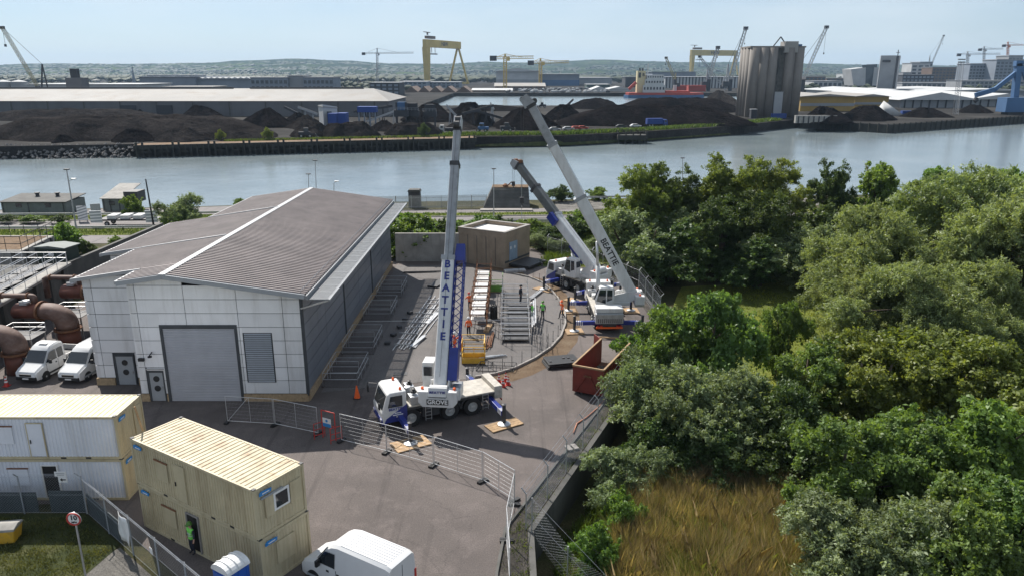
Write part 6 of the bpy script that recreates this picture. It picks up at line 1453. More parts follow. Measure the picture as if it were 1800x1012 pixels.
# ---- vehicles on the far quay
def car(label, px, py, m, L=4.4):
    x, y = gp(px, py); t = thing('parked_car', label, 'car', (x, y, .25), R(12), 'cars parked on the far quay')
    b = MB(); b.prof_y([(-L / 2, .3), (L / 2, .3), (L / 2, .75), (L * .28, .9), (L * .12, 1.42), (-L * .28, 1.42), (-L * .45, .9), (-L / 2, .85)], -.85, .85); b.build('body', m, t, False, bevel=.12)
    b = MB(); b.prof_y([(L * .24, .95), (L * .115, 1.36), (-L * .27, 1.36), (-L * .4, .95)], -.87, .87); b.build('window', M['glass'], t, False)
    for s in (-1, 1):
        for xx in (-L * .3, L * .31): w = bpy.data.objects.new('wheel', VW[0]); COL.objects.link(w); w.parent = t; w.location = (xx, s * .78, .33)
for px, py, m, lab in ((975, 231, FM['latgrey'], 'silver hatchback leftmost of the parked cars on the far bank'), (999, 230, FM['latgrey'], 'grey car second from left on the far bank'), (1013, 229, FM['red'], 'red car between grey and dark red ones on the far bank'), (1024, 228.5, FM['red'], 'dark red car fourth from left on the far bank'), (1092, 226, FM['dark'], 'black car above the derelict mooring platform'), (1117, 225, M['vanwhite'], 'white car right of the black one on the far bank')): car(lab, px, py, m, 5.0)
def lorry(label, px, py, rz, cabm, boxm, L, box=True):
    x, y = gp(px, py); t = thing('lorry', label, 'lorry', (x, y, .2), rz, 'lorries on the far quay')
    b = MB(); b.prof_y([(0, .6), (-2, .6), (-2, 3.1), (-.4, 3.1), (0, 2.0)], -1.2, 1.2); c = b.build('cab', cabm, t, False, bevel=.1)
    b = MB(); b.add([(-.02, -1.1, 2.0), (-.02, 1.1, 2.0), (-.4, 1.05, 3.0), (-.4, -1.05, 3.0)], [(0, 1, 2, 3)]); b.build('windscreen', M['glass'], c, False)
    for s in (-1, 1): b = MB(); b.add([(-.5, s * 1.215, 2.0), (-1.5, s * 1.215, 2.0), (-1.5, s * 1.215, 2.8), (-.65, s * 1.215, 2.8)], [(0, 1, 2, 3)]); b.build('side_window', M['glass'], c, False)
    b = MB(); b.box(-L, -2.1, -.5, .5, .7, 1.1); b.build('chassis', M['black'], t, False)
    b = MB(); b.box(-L, -2.3, -1.25, 1.25, 1.15, 3.6 if box else 2.0); bx_ = b.build('box_body' if box else 'tipper_body', boxm, t, False)
    if box:
        for k in range(5): b = MB(); xx = -L + .3 + k * (L - 3) / 5; b.box(xx, xx + .12, -1.3, -1.25, 1.2, 3.5); b.build('rib', boxm, bx_, False)
    wheels(t, (-1.0, -L + 1.2, -L + 2.5), 1.0, CW, .6)
lorry('white lorry with sun-lit cab behind the tall boom', 772, 235, R(185), FM['white'], FM['dark'], 8, False); lorry('blue box lorry parked below the huge coal heap', 1172, 223.5, R(8), FM['blue'], FM['blue'], 9.5, True)
def tractor(label, px, py, rz, m, bucket=True):
    x, y = gp(px, py); t = thing('wheel_loader', label, 'loader', (x, y, .2), rz, 'loaders on the far quay')
    b = MB(); b.box(-3, 1.2, -1.0, 1.0, .9, 2.1); b.build('body', m, t, False, bevel=.1)
    b = MB(); b.box(-1.1, .6, -.85, .85, 2.1, 3.5); c = b.build('cab', m, t, False, bevel=.1)
    b = MB(); b.box(-1.0, .5, -.87, .87, 2.3, 3.2); b.box(-1.12, .62, -.7, .7, 2.3, 3.2); b.build('window', M['glass'], c, False)
    if bucket:
        for s in (-1, 1): b = MB(); b.bar((.5, s * .6, 1.9), (3.2, s * .6, .8), .2, .3); b.build('lift_arm', m, t, False)
        b = MB(); b.prof_y([(3.0, .2), (4.3, .2), (3.6, .5), (3.2, 1.4), (3.0, 1.4)], -1.4, 1.4); b.build('bucket', M['darksteel'], t, False)
    wheels(t, (-2.0, 1.1), 1.05, CW, .66)
tractor('orange wheel loader working in front of the wide gravel heap', 628, 241, R(200), FM['orange']); tractor('dark blue tractor right of the white lorry', 846, 233, R(170), FM['steelblue'], False); tractor('dark wheel loader with cab right of the tractor', 892, 232, R(5), FM['dark']); tractor('small dark loader among the weeds on the jetty', 540, 243, R(10), FM['dark']); tractor('dark loader on top of the basin-side heap', 952, 190, R(185), FM['dark'])
# ---- concrete silo
Ys = 411; t = thing('grain_silo', 'tall weathered concrete grain silo with ribbed cylinders on the far quay', 'silo', (140, Ys, 0)); xl, xr_ = xat(1312, 200, Ys), xat(1406, 200, Ys); hS = zat(84, Ys); r_ = 3.4
r_ = 2.75
b = MB(); b.box(xl + .6, xr_ - .6, Ys + 3.2, Ys + 18, 0, hS - .1); b.build('bin_block', FM['silo'], t)
for k in range(6):
    if k in (3,): continue
    x = xl + r_ + k * (xr_ - xl - 2 * r_) / 5; b = MB(); b.lathe([(r_, 0), (r_, hS)], (x, Ys + r_, 0), 'z', 22); b.build('cylinder', FM['silo'], t, smooth=True)
for k in range(3):
    b = MB(); b.lathe([(r_, 0), (r_, hS)], (xr_ - r_ + .4, Ys + r_ + 5.2 * (k + 1), 0), 'z', 22); b.build('cylinder', FM['silo'], t, smooth=True); b = MB(); b.lathe([(r_, 0), (r_, hS)], (xl + r_ - .4, Ys + r_ + 5.2 * (k + 1), 0), 'z', 22); b.build('cylinder', FM['silo'], t, smooth=True)
b = MB(); b.box(xl + 13.9, xl + 18.2, Ys + 2.4, Ys + 9, 0, hS - 1); b.build('lift_shaft', M['darkconcrete'], t)
b = MB(); b.box(xl - .3, xr_ + .3, Ys + 1.5, Ys + 20, hS, hS + .8); b.build('roof_slab', FM['silo'], t)
b = MB(); b.box(xl + 17.5, xl + 24.5, Ys + .5, Ys + 8, zat(93, Ys), zat(73, Ys)); b.build('head_house', FM['roof'], t)
b = MB(); b.box(xl + 14.5, xl + 19, Ys + .6, Ys + 3, 0, zat(162, Ys)); b.build('loading_hood', FM['latgrey'], t)
b = MB(); b.bar((xl + 12.5, Ys + 4, hS + .8), (xl + 16.0, Ys + 4, hS + 5.5), .5); b.bar((xl + 16, Ys + 4, hS + 5.5), (xl + 18, Ys + 4, hS + 3), .5); b.build('roof_derrick', FM['dark'], t)
for k in range(12): b = MB(); b.tube([(xl + 14.2 + rnd.uniform(0, 3.6), Ys + 2.2, 12 + k * 2), (xl + 14.2 + rnd.uniform(0, 3.6), Ys + 2.2, 15 + k * 2)], .12, 5); b.build('ladder_run', FM['dark'], t)
b = MB(); b.box(xl + 24.6, xr_ - 1, Ys + 4, Ys + 6, hS + .8, hS + 1.8); b.build('roof_plant', FM['steelblue'], t)
t = thing('quay_hut', 'low dark hut at the foot of the concrete silo', 'hut', (xat(1320, 205, 402), 402, 0)); b = MB(); b.box(0, 3, 0, 3, 0, 4.5); b.build('wall', FM['dark'], t, False); b = MB(); b.box(-.2, 3.2, -.2, 3.2, 4.5, 4.8); b.build('roof', FM['grey'], t, False)
# ---- sheds on the right
def shed(name, label, pa, pb, ybase, ytop, depth, wm, rm, ridge=0, cat='building', rx=0, ribs=0, band=None, Y=None, wins=None, z0=0, group=None, par=False):
    "box building whose front runs between two photo columns; ridge = extra roof height"
    if Y is None: Y = gp((pa + pb) / 2, ybase)[1]
    xa, xb = xat(pa, ybase, Y), xat(pb, ybase, Y); h = zat(ytop, Y); t = thing(name, label, cat, ((xa + xb) / 2, Y, z0), 0, group); w = (xb - xa) / 2
    b = MB(); b.box(-w, w, 0, depth, 0, h); b.build('wall', wm, t, False)
    o_ = .02 * depth
    if ridge:
        if par: b = MB(); b.add([(-w - o_, -o_, h), (w + o_, -o_, h), (w + o_, depth / 2, h + ridge), (-w - o_, depth / 2, h + ridge), (w + o_, depth + o_, h), (-w - o_, depth + o_, h)], [(0, 1, 2, 3), (3, 2, 4, 5), (1, 4, 2), (0, 3, 5)])
        else: b = MB(); b.add([(-w - o_, -o_, h), (w + o_, -o_, h), (0, -o_, h + ridge), (-w - o_, depth, h), (w + o_, depth, h), (0, depth, h + ridge)], [(0, 2, 5, 3), (2, 1, 4, 5), (0, 1, 2), (3, 5, 4)])
    else: b = MB(); b.box(-w - o_, w + o_, -o_, depth + o_, h, h + max(.4, h * .03))
    b.build('roof', rm, t, False)
    for k in range(ribs): b = MB(); x = -w + 2 * w * (k + .5) / ribs; b.box(x - w * .012 - .1, x + w * .012 + .1, -.5, 0, 0, h); b.build('pilaster', FM['dark'], t, False)
    if band:
        for za, zb, m in band: b = MB(); b.box(-w - .1, w + .1, -.3, .0, h * za, h * zb); b.build('wall_band', m, t, False)
    if wins:
        nx_, nz_, wm_ = wins
        for i in range(nx_):
            for j in range(nz_):
                cw = 2 * w / nx_; ch = h * .85 / nz_; b = MB(); x = -w + cw * i; z = h * .1 + ch * j; b.box(x + cw * .18, x + cw * .82, -.25, .0, z + ch * .2, z + ch * .75); b.build('window', FM[wm_], t, False)
    return t
shed('ochre_shed', 'long ochre-yellow shed with a pale band right of the silo', 1406, 1500, 196, 170, 70, FM['ochre'], FM['roof'], 1.5, band=[(.35, .55, FM['grey'])]); shed('ochre_shed', 'ochre-yellow shed end section behind the brown heaps', 1501, 1560, 193, 170, 70, FM['ochre'], FM['roof'], 1.5, band=[(.38, .55, FM['grey'])])
shed('grey_shed', 'wide grey gabled shed with dark columns behind the right quay', 1582, 1712, 190, 176, 140, FM['grey'], FM['white'], 5, ribs=9); shed('grey_shed', 'long flat pale-roofed shed along the right quay', 1700, 1830, 188, 175, 120, FM['grey'], FM['white'], 4, ribs=9); shed('grey_shed', 'low white-roofed shed behind the ochre sheds', 1512, 1640, 172, 163, 150, FM['grey'], FM['white'], 3)
shed('grey_shed', 'pale flat-roofed transit shed at the far right', 1650, 1850, 168, 160, 160, FM['grey'], FM['white'], 2)
b = MB(); Y = 425; b.add([(xat(1560, 190, Y), Y, .1), (xat(1588, 190, Y), Y - 3, .1), (xat(1590, 190, Y), Y + 14, .1), (xat(1560, 175, Y), Y + 4, zat(178, Y)), (xat(1563, 190, Y), Y + 16, 1)], [(0, 1, 3), (1, 2, 3), (2, 4, 3), (4, 0, 3), (0, 4, 2, 1)]); o = b.build('salt_heap', FM['white'], smooth=True); tag(o, 'white salt heap against the ochre shed', 'heap')
t = thing('blue_container', 'blue container between the white and brown heaps on the right quay', 'container', (xat(1587, 195, 425), 425, 0)); cont(t, 6, 2.5, 2.8, FM['blue'])
t = thing('blue_container', 'blue container at the foot of the silo by the quay corner', 'container', (xat(1358, 207, 400), 400, 0), R(5)); cont(t, 7.5, 2.5, 2.6, FM['blue'])
shed('block_wall_bay', 'pale block-walled storage bay in front of the right-hand heaps', 1398, 1470, 217, 205, 2, M['concrete'], M['concrete'], 0, cat='wall', ribs=8)
# fendered quay wall at the right
t = thing('quay_wall', 'dark fendered quay wall along the right side of the river', 'quay', (175, 355, 0))
for p, q in (((148, 391.2), (175, 355.2)), ((175, 355.2), (287, 427)), ((287, 427), (430, 517))):
    b = MB(); b.bar((p[0], p[1] - .4, -2.4), (q[0], q[1] - .4, -2.4), .8, 4.6); b.build('wall', M['timberdark'], t)
    n = int(math.dist(p, q) / 4.5)
    for k in range(n):
        x = p[0] + (q[0] - p[0]) * k / n; y = p[1] + (q[1] - p[1]) * k / n; b = MB(); b.bar((x, y - 1, -6), (x, y - 1, .4), .6); b.build('fender_pile', M['timberdark'], t)
# blue material handler
Y = 440; X = xat(1745, 185, Y); t = thing('material_handler', 'large blue harbour crane with folded boom at the right edge', 'crane', (X, Y, 0)); g = lambda px, py, d=0: Vector((xat(px, py, Y), Y + d, zat(py, Y)))
b = MB(); b.bar(g(1782, 185), g(1790, 112), 3.0); b.build('column', FM['steelblue'], t); b = MB(); b.box(g(1762, 180).x, g(1800, 180).x, Y - 4, Y + 5, 1.5, zat(172, Y)); b.build('machine_house', FM['steelblue'], t)
b = MB(); b.bar(g(1790, 125), g(1748, 158), 1.6, 2.2); b.build('boom', FM['steelblue'], t); b = MB(); b.bar(g(1748, 158), g(1714, 168), 1.4, 2.6); b.build('stick', FM['steelblue'], t); b = MB(); b.bar(g(1795, 118), g(1812, 160), 1.4, 1.8); b.build('back_stay', FM['steelblue'], t)
b = MB(); b.cbox(tuple(g(1790, 112)), (4, 3, 3)); b.build('boom_head', FM['steelblue'], t); b = MB(); b.lathe([(1, 0), (1.6, -1.5), (.3, -3)], tuple(g(1716, 172)), 'z', 8); b.build('grab', FM['dark'], t)
b = MB(); b.box(g(1768, 185).x, g(1796, 185).x, Y - 3, Y + 3, 0, 1.5); b.build('undercarriage', FM['dark'], t)
# ---- lattice and tower cranes
def lat(px, py, Y, q, Y2, w, n, m, t, nm='jib', r=None):
    A = Vector((xat(px, py, Y), Y, zat(py, Y))); B = Vector((xat(q[0], q[1], Y2), Y2, zat(q[1], Y2))); b = MB(); side = (0, 1, 0)
    lattice(b, A, B, w, w, n, r or w * .11, side); return b.build(nm, m, t), A, B
def tower_crane(label, px, base, ytop, Y, j0, j1, jy, m, w=2.0, cw=True):
    t = thing('tower_crane', label, 'crane', (xat(px, base, Y), Y, 0), 0, 'tower cranes over the far shore'); zb = zat(base, Y)
    b = MB(); lattice(b, (xat(px, base, Y), Y, min(0, zb)), (xat(px, jy, Y), Y, zat(jy, Y)), w, w, 16, w * .14, (1, 0, 0)); b.build('mast', m, t)
    lat(j0, jy + 1, Y, (j1, jy), Y, w * .8, 18, m, t)
    b = MB(); b.bar((xat(px, jy, Y), Y, zat(jy, Y)), (xat(px, ytop, Y), Y, zat(ytop, Y)), w * .6); b.build('apex', m, t)
    b = MB(); b.tube([(xat(px, ytop, Y), Y, zat(ytop, Y)), (xat(j0 + (px - j0) * .3, jy, Y), Y, zat(jy, Y))], w * .07, 4); b.tube([(xat(px, ytop, Y), Y, zat(ytop, Y)), (xat(px + (j1 - px) * .6, jy, Y), Y, zat(jy, Y))], w * .07, 4); b.build('tie_bar', m, t)
    if cw: b = MB(); b.cbox((xat(j0 + 2, jy, Y), Y, zat(jy + 2, Y)), (w * 2.2, w, w * 1.6)); b.build('counterweight', FM['dark'], t)
    b = MB(); b.cbox((xat(px, jy + 3, Y) + w, Y, zat(jy + 3, Y)), (w, w, w * 1.2)); b.build('cab', m, t)
tower_crane('pale slim tower crane left of the yellow gantry crane', 663, 143, 85, 1200, 637, 727, 93, FM['latgrey'], 2.4); tower_crane('yellow hammerhead tower crane over the white shed', 888, 160, 95, 1050, 865, 938, 101, FM['yellow'], 4.2); tower_crane('second yellow hammerhead tower crane behind the first', 950, 158, 103, 1150, 931, 1000, 109, FM['yellow'], 4.2)
tower_crane('tower crane with pale jib above the right skyline, nearest the floodlight mast', 1701, 150, 91, 1400, 1684, 1758, 95, FM['latgrey'], 3); tower_crane('tower crane right of the floodlight mast over the brown block', 1730, 140, 82, 1600, 1721, 1763, 86, FM['latgrey'], 3); tower_crane('orange-topped tower crane at the top right edge', 1772, 135, 74, 1700, 1763, 1812, 79, FM['orange'], 3.2)
def luffer(label, base, tip, Y, m, w=2.2, mast=None, hook=None, house=None, cat='crane'):
    t = thing('harbour_crane', label, cat, (xat(base[0], base[1], Y), Y, 0), 0, 'luffing cranes on the docks')
    o, A, B = lat(base[0], base[1], Y, tip, Y, w, 16, m, t)
    b = MB(); b.cbox(tuple(B), (w * 1.7, w, w * 1.2)); b.build('jib_head', FM['dark'], t)
    mt_ = mast or (base[0] + (base[0] - tip[0]) * .15, base[1] - (base[1] - tip[1]) * .3); C = Vector((xat(mt_[0], mt_[1], Y), Y, zat(mt_[1], Y)))
    b = MB(); b.tube([C, B], w * .05 + .04, 4); b.build('pendant_rope', FM['dark'], t)
    b = MB(); b.bar((A.x, A.y, max(0, 0)), C, w * .5); b.bar((C.x + (A.x - B.x) * .12, Y, 0), C, w * .4); b.build('gantry_frame', FM['dark'] if house else m, t)
    z0 = A.z; b = MB(); b.cbox((A.x + (w * 1.6 if A.x > B.x else -w * 1.6), Y, max(2.5, z0 * .6)), house or (w * 3, w * 2, w * 2)); b.build('machine_house', FM['green'] if house else FM['dark'], t)
    b = MB(); b.bar((A.x, Y, -.1), (A.x, Y, max(1, z0)), w * 1.4); b.build('pedestal', FM['dark'], t)
    b = MB(); b.tube([B, (B.x, B.y, B.z - (B.z - A.z) * (hook or .3))], .12, 4); b.cbox((B.x, B.y, B.z - (B.z - A.z) * (hook or .3)), (1, 1, 1.6)); b.build('hook_rope', FM['dark'], t)
luffer('dark green lattice crawler crane at the left edge behind the warehouse', (66, 152), (4, 49), 505, FM['lattice'], 1.5, (74, 113), .3, (12, 6, 6)); luffer('tall lattice dock crane just left of the silo', (1284, 140), (1311, 50), 1000, FM['latgrey'], 3.2); luffer('lattice crane with hanging hook just right of the silo', (1412, 140), (1453, 48), 800, FM['latgrey'], 2.4, None, .5)
luffer('grey dock crane in front of the right yellow gantry', (1246, 140), (1262, 84), 980, FM['latgrey'], 3.0); luffer('slim yellowish deck crane beside the ship', (1186, 140), (1171, 102), 900, FM['lattice'], 2.0); luffer('faint luffing tower crane above the right skyline', (1638, 112), (1659, 63), 1900, FM['latgrey'], 2.4)
luffer('second leaning strut crane under the yellow gantry', (1268, 150), (1230, 100), 1150, FM['latgrey'], 2.4)
t = thing('control_tower', 'squat grey tower with dark cabin on top behind the warehouse', 'tower', (xat(130, 150, 510), 510, 0)); b = MB(); b.box(-5.2, 5.2, 0, 9, 0, zat(137, 510)); b.build('base', FM['olive'] if 'olive' in FM else FM['wallgrey'], t, False); b = MB(); b.box(-2, 2.2, 1, 5, zat(137, 510), zat(121, 510)); b.build('cabin', FM['dark'], t, False); b = MB(); b.box(-3.2, 3.2, 0, 6, zat(126, 510), zat(124.8, 510)); b.build('balcony', FM['dark'], t, False)
# floodlight mast
Y = 440; t = thing('floodlight_mast', 'tall lattice floodlight mast on the right-hand quay', 'mast', (xat(1686, 200, Y), Y, 0)); b = MB(); lattice(b, (xat(1680, 200, Y), Y, 0), (xat(1690, 108, Y), Y, zat(108, Y)), 2.0, 2.0, 22, .12, (1, 0, 0)); b.build('mast', FM['latgrey'], t)
for py in (105, 110): b = MB(); b.bar((xat(1684, py, Y), Y, zat(py, Y)), (xat(1697, py, Y), Y, zat(py, Y)), .5, .7); b.build('lamp_bar', FM['grey'], t)
# ---- yellow shipyard gantry cranes
def gantry(label, A, B, htop, beam, Ydraw):
    "A, B ground points of the two legs; A the box leg"
    t = thing('gantry_crane', label, 'crane', (A[0], A[1], 0), 0, 'yellow shipyard gantry cranes'); A, B = Vector((*A, 0)), Vector((*B, 0)); d = (B - A).normalized(); n = Vector((-d.y, d.x, 0)); Z = Vector((0, 0, 1)); z0 = htop - beam
    b = MB(); b.bar(A - d * 6 + Z * (z0 + beam / 2), B + d * 6 + Z * (z0 + beam / 2), 9, beam); bm_ = b.build('girder', FM['yellow'], t, bevel=.5)
    b = MB(); b.bar(A + Z * 0, A + Z * z0, 9, 6, 12, 11, up=tuple(d)); b.build('box_leg', FM['yellow'], t)
    for s in (-1, 1): b = MB(); b.bar(B + n * (22 * s) , B + Z * z0 + n * s * 2, 3.2); b.build('hinged_leg', FM['yellow'], t)
    b = MB(); b.bar(B - n * 24 + Z * 2, B + n * 24 + Z * 2, 3, 4); b.build('leg_sill', FM['yellow'], t); b = MB(); b.bar(A - n * 14 + Z * 2, A + n * 14 + Z * 2, 4, 4); b.build('leg_sill', FM['yellow'], t)
    q = A + d * 16 + Z * (htop + 4); b = MB(); b.bar(q - d * 14, q + d * 14, 8, 5); tr = b.build('trolley', FM['brown'], t); b = MB(); b.bar(q - d * 10 + Z * 4, q - d * 10 + Z * 9, 3); b.bar(q - d * 24 + Z * 9, q + Z * 8.6, 1.5, 1.2); b.build('service_jib', FM['brown'], tr)
    for k in (1, .6): b = MB(); b.bar(A + d * (34 * k) + Z * z0, A + d * (34 * k) + Z * (z0 - 10), 1.2); b.bar(A + d * (34 * k) - d * 7 + Z * (z0 - 12), A + d * (34 * k) + d * 7 + Z * (z0 - 12), 3, 2.5); b.build('lifting_beam', FM['latgrey'], t)
    f_ = -n if n.y > 0 else n; r_ = Vector((-f_.y, f_.x, 0)); c = A.lerp(B, .5) + Z * (z0 + beam / 2) + f_ * 4.6
    lettering('H&W', beam * .8, M['black'], t, c, r_, (0, 0, 1), extrude=.1)
Y1 = 1500; gantry('nearer yellow shipyard gantry crane left of the tall booms', (xat(751, 140, 1480), 1480), (xat(806, 140, 1600), 1600), zat(69.5, 1480), 14, 0)
gantry('farther yellow shipyard gantry crane left of the silo', (xat(1215, 130, 2280), 2280), (xat(1290, 130, 2340), 2340), zat(88, 2280), 16, 0)
# ---- moored ship
Y = 850; t = thing('cargo_ship', 'moored cargo ship with white bridge, cream funnel and blue hull', 'ship', (xat(1150, 165, Y), Y, -4)); X = lambda px: xat(px, 160, Y); Zp = lambda py: zat(py, Y)
b = MB(); b.prism([(X(1096), Y - 2), (X(1102), Y - 11), (X(1215), Y - 12), (X(1238), Y), (X(1215), Y + 10), (X(1102), Y + 10)], -5, Zp(167)); b.build('hull', FM['steelblue'], t); b = MB(); b.prism([(X(1099), Y - 3), (X(1103), Y - 11.3), (X(1214), Y - 12.3), (X(1237), Y), (X(1214), Y + 10), (X(1103), Y + 10)], Zp(167), Zp(163)); b.build('bulwark', FM['red'], t)
for a, c, p0, p1 in ((1128, 1166, 163, 150), (1131, 1164, 150, 140), (1134, 1163, 140, 132)): b = MB(); b.box(X(a), X(c), Y - 9, Y + 8, Zp(p0), Zp(p1)); dk = b.build('bridge_deck', FM['white'], t); [MB().box(X(a) + (X(c) - X(a)) * (k + .25) / 7, X(a) + (X(c) - X(a)) * (k + .7) / 7, Y - 9.3, Y - 9, Zp(p1) - (Zp(p1) - Zp(p0)) * .6, Zp(p1) - (Zp(p1) - Zp(p0)) * .25).build('porthole', FM['dark'], dk) for k in range(7)]
b = MB(); b.box(X(1118), X(1132), Y - 5, Y + 4, Zp(163), Zp(125)); fu = b.build('funnel', FM['cream'], t); lettering('B', 4.5, M['black'], fu, (X(1128.5), Y - 5.2, Zp(132)), (1, 0, 0), (0, 0, 1), extrude=.1)
b = MB(); b.box(X(1120), X(1124), Y - 5.3, Y - 5, Zp(137), Zp(128)); b.build('funnel_louvre', FM['dark'], fu); b = MB(); b.lathe([(1, 0), (1, 3)], (X(1123), Y, Zp(125)), 'z', 8); b.lathe([(1, 0), (1, 3)], (X(1128), Y, Zp(125)), 'z', 8); b.build('exhaust', FM['dark'], fu)
b = MB(); b.bar((X(1104), Y - 6, Zp(157)), (X(1116), Y - 6, Zp(145)), 3, 3); b.build('lifeboat', FM['red'], t); b = MB(); b.tube([(X(1137), Y, Zp(132)), (X(1137), Y, Zp(112))], .5, 6); b.build('radar_mast', FM['white'], t)
b = MB(); b.box(X(1168), X(1210), Y - 8, Y + 7, Zp(163), Zp(160)); b.build('hatch_cover', FM['red'], t); b = MB(); b.lathe([(2, 0), (2, Zp(150) - Zp(163))], (X(1186), Y, Zp(163)), 'z', 10); b.build('crane_pedestal', FM['white'], t)
# ---- dock and city buildings
shed('striped_shed', 'long shed with pale vertical stripes behind the moored ship', 1168, 1316, 160, 136, 80, FM['white'], FM['grey'], 0, Y=1180, ribs=26); shed('red_hopper', 'left red dock hopper in front of the striped shed', 1188, 1206, 166, 151, 14, FM['red'], FM['red'], 0, 'hopper', Y=960, group='red dock hoppers'); shed('red_hopper', 'right red dock hopper in front of the striped shed', 1210, 1240, 166, 151, 14, FM['red'], FM['red'], 0, 'hopper', Y=970, group='red dock hoppers')
shed('grey_works', 'long blue-grey works building behind the ship', 1146, 1222, 150, 127, 90, FM['bluegrey'], FM['grey'], 0, Y=1500); shed('dark_shed', 'dark square shed left of the ship', 1099, 1118, 153, 136, 40, FM['dark'], FM['grey'], 0, Y=1250)
shed('assembly_hall', 'huge pale assembly hall under the yellow tower cranes', 872, 947, 152, 126, 200, FM['white'], FM['white'], 6, Y=1350, band=[(0, .45, FM['grey'])]); shed('assembly_hall', 'grey stepped hall right of the pale assembly hall', 948, 1018, 152, 131, 200, FM['bluegrey'], FM['grey'], 0, Y=1380, band=[(0, .5, FM['steelblue'])]); shed('low_works', 'long low grey works in the middle distance', 1016, 1075, 150, 137, 100, FM['grey'], FM['white'], 0, Y=1500)
shed('marquee', 'left white marquee beside the dock basin', 1040, 1068, 163, 158, 40, FM['white'], FM['white'], 4, 'tent', Y=960); shed('marquee', 'right white marquee beside the dock basin', 1070, 1108, 162, 157, 40, FM['white'], FM['white'], 3, 'tent', Y=970); shed('flat_shed', 'low white-roofed shed behind the marquees', 1032, 1072, 154, 149, 40, FM['green'], FM['white'], 0, Y=1150)
for i, (a, c, lab) in enumerate(((712, 735, 'leftmost brown brick gabled shed by the basin'), (736, 755, 'second brown brick gabled shed by the basin'), (756, 776, 'third brown brick gabled shed by the basin'), (777, 800, 'fourth brown brick gabled shed by the basin'), (802, 828, 'rightmost brown brick gabled shed by the basin'))): shed('brick_shed', lab, a, c, 172, 163, 60, FM['brown'], FM['brown'], 7, Y=930, group='brown brick sheds')
shed('grey_shed', 'grey flat-roofed block behind the brick sheds', 702, 750, 160, 144, 60, FM['bluegrey'], FM['white'], 0, Y=1150, wins=(6, 2, 'glass')); shed('grey_shed', 'blue-grey long block under the gantry crane', 745, 808, 160, 145, 60, FM['bluegrey'], FM['grey'], 0, Y=1200, wins=(8, 2, 'glass')); shed('dark_block', 'dark low office block right of the long warehouse', 650, 702, 165, 146, 40, FM['dark'], FM['grey'], 0, Y=800, wins=(5, 3, 'bluegrey')); shed('low_shed', 'long low white-roofed shed across the basin', 830, 900, 166, 159, 50, FM['brown'], FM['white'], 2, Y=960, par=True, ribs=8); shed('low_shed', 'low brown shed with pale roof right of the brick sheds', 870, 958, 160, 152, 60, FM['brown'], FM['roof'], 4, Y=1050, par=True, ribs=9)
shed('terminal_shed', 'blue-grey sawtooth shed with roof monitors behind the warehouse', 247, 345, 155, 136, 90, FM['bluegrey'], FM['bluegrey'], 0, Y=760, ribs=0, wins=(6, 1, 'bluegrey')); shed('terminal_shed', 'lower blue-grey shed continuing right of the sawtooth shed', 345, 442, 155, 140, 90, FM['bluegrey'], FM['bluegrey'], 0, Y=765)
for i, px in enumerate((258, 282, 308, 332)): shed('roof_monitor', ['leftmost', 'second', 'third', 'rightmost'][i] + ' white roof monitor on the blue-grey sawtooth shed', px, px + 10, 137, 133, 30, FM['white'], FM['white'], 0, 'roof light', Y=770)
for i in range(9): shed('saw_ridge', 'pale saw-tooth roof light number %s from the left on the lower shed' % ['one', 'two', 'three', 'four', 'five', 'six', 'seven', 'eight', 'nine'][i], 348 + i * 10.3, 356 + i * 10.3, 140, 138.5, 60, FM['grey'], FM['white'], 1.4, 'roof light', Y=768)
shed('office_block', 'left glazed office block above the warehouse roof', 442, 507, 160, 137, 30, FM['bluegrey'], FM['white'], 0, Y=700, wins=(8, 3, 'glass')); shed('office_block', 'grey blank stair block between the office blocks', 507, 534, 160, 134, 30, FM['grey'], FM['grey'], 0, Y=705); shed('office_block', 'right glazed office block above the warehouse roof', 534, 587, 160, 137, 30, FM['bluegrey'], FM['grey'], 0, Y=700, wins=(7, 3, 'glass'))
shed('white_flat_shed', 'low white-roofed shed behind the left crawler crane', 48, 120, 157, 149, 60, FM['white'], FM['white'], 0, Y=620); shed('white_flat_shed', 'low white-roofed shed right of the squat grey tower', 146, 245, 157, 149, 60, FM['white'], FM['white'], 0, Y=630)
shed('white_flat_shed', 'pale low roof just above the warehouse ridge', 285, 372, 156.5, 153.5, 30, FM['roof'], FM['roof'], 0, Y=560)
for i, (px, lab) in enumerate(((8, 'leftmost white storage tank on the horizon'), (35, 'second white storage tank beside the crawler crane'))):
    Y = 640; t = thing('storage_tank', lab, 'tank', (xat(px, 155, Y), Y, 0), 0, 'white storage tanks'); b = MB(); b.lathe([(6, 0), (6, zat(145, Y)), (0, zat(142, Y))], (0, 0, 0), 'z', 20); b.build('shell', FM['grey'], t, False); b = MB(); b.lathe([(6.1, 0), (6.1, .5), (0, 2.0)], (0, 0, zat(145, Y)), 'z', 20); b.build('roof', FM['white'], t, False)
b = MB(); Y = 1300; b.add([(xat(231, 140, Y), Y, 0), (xat(239, 140, Y), Y, 0), (xat(237, 140, Y), Y + 4, 0), (xat(232, 115, Y), Y, zat(114, Y))], [(0, 1, 3), (1, 2, 3), (2, 0, 3)]); o = b.build('obelisk', FM['bluegrey']); tag(o, 'thin dark pointed spire on the left horizon', 'spire')
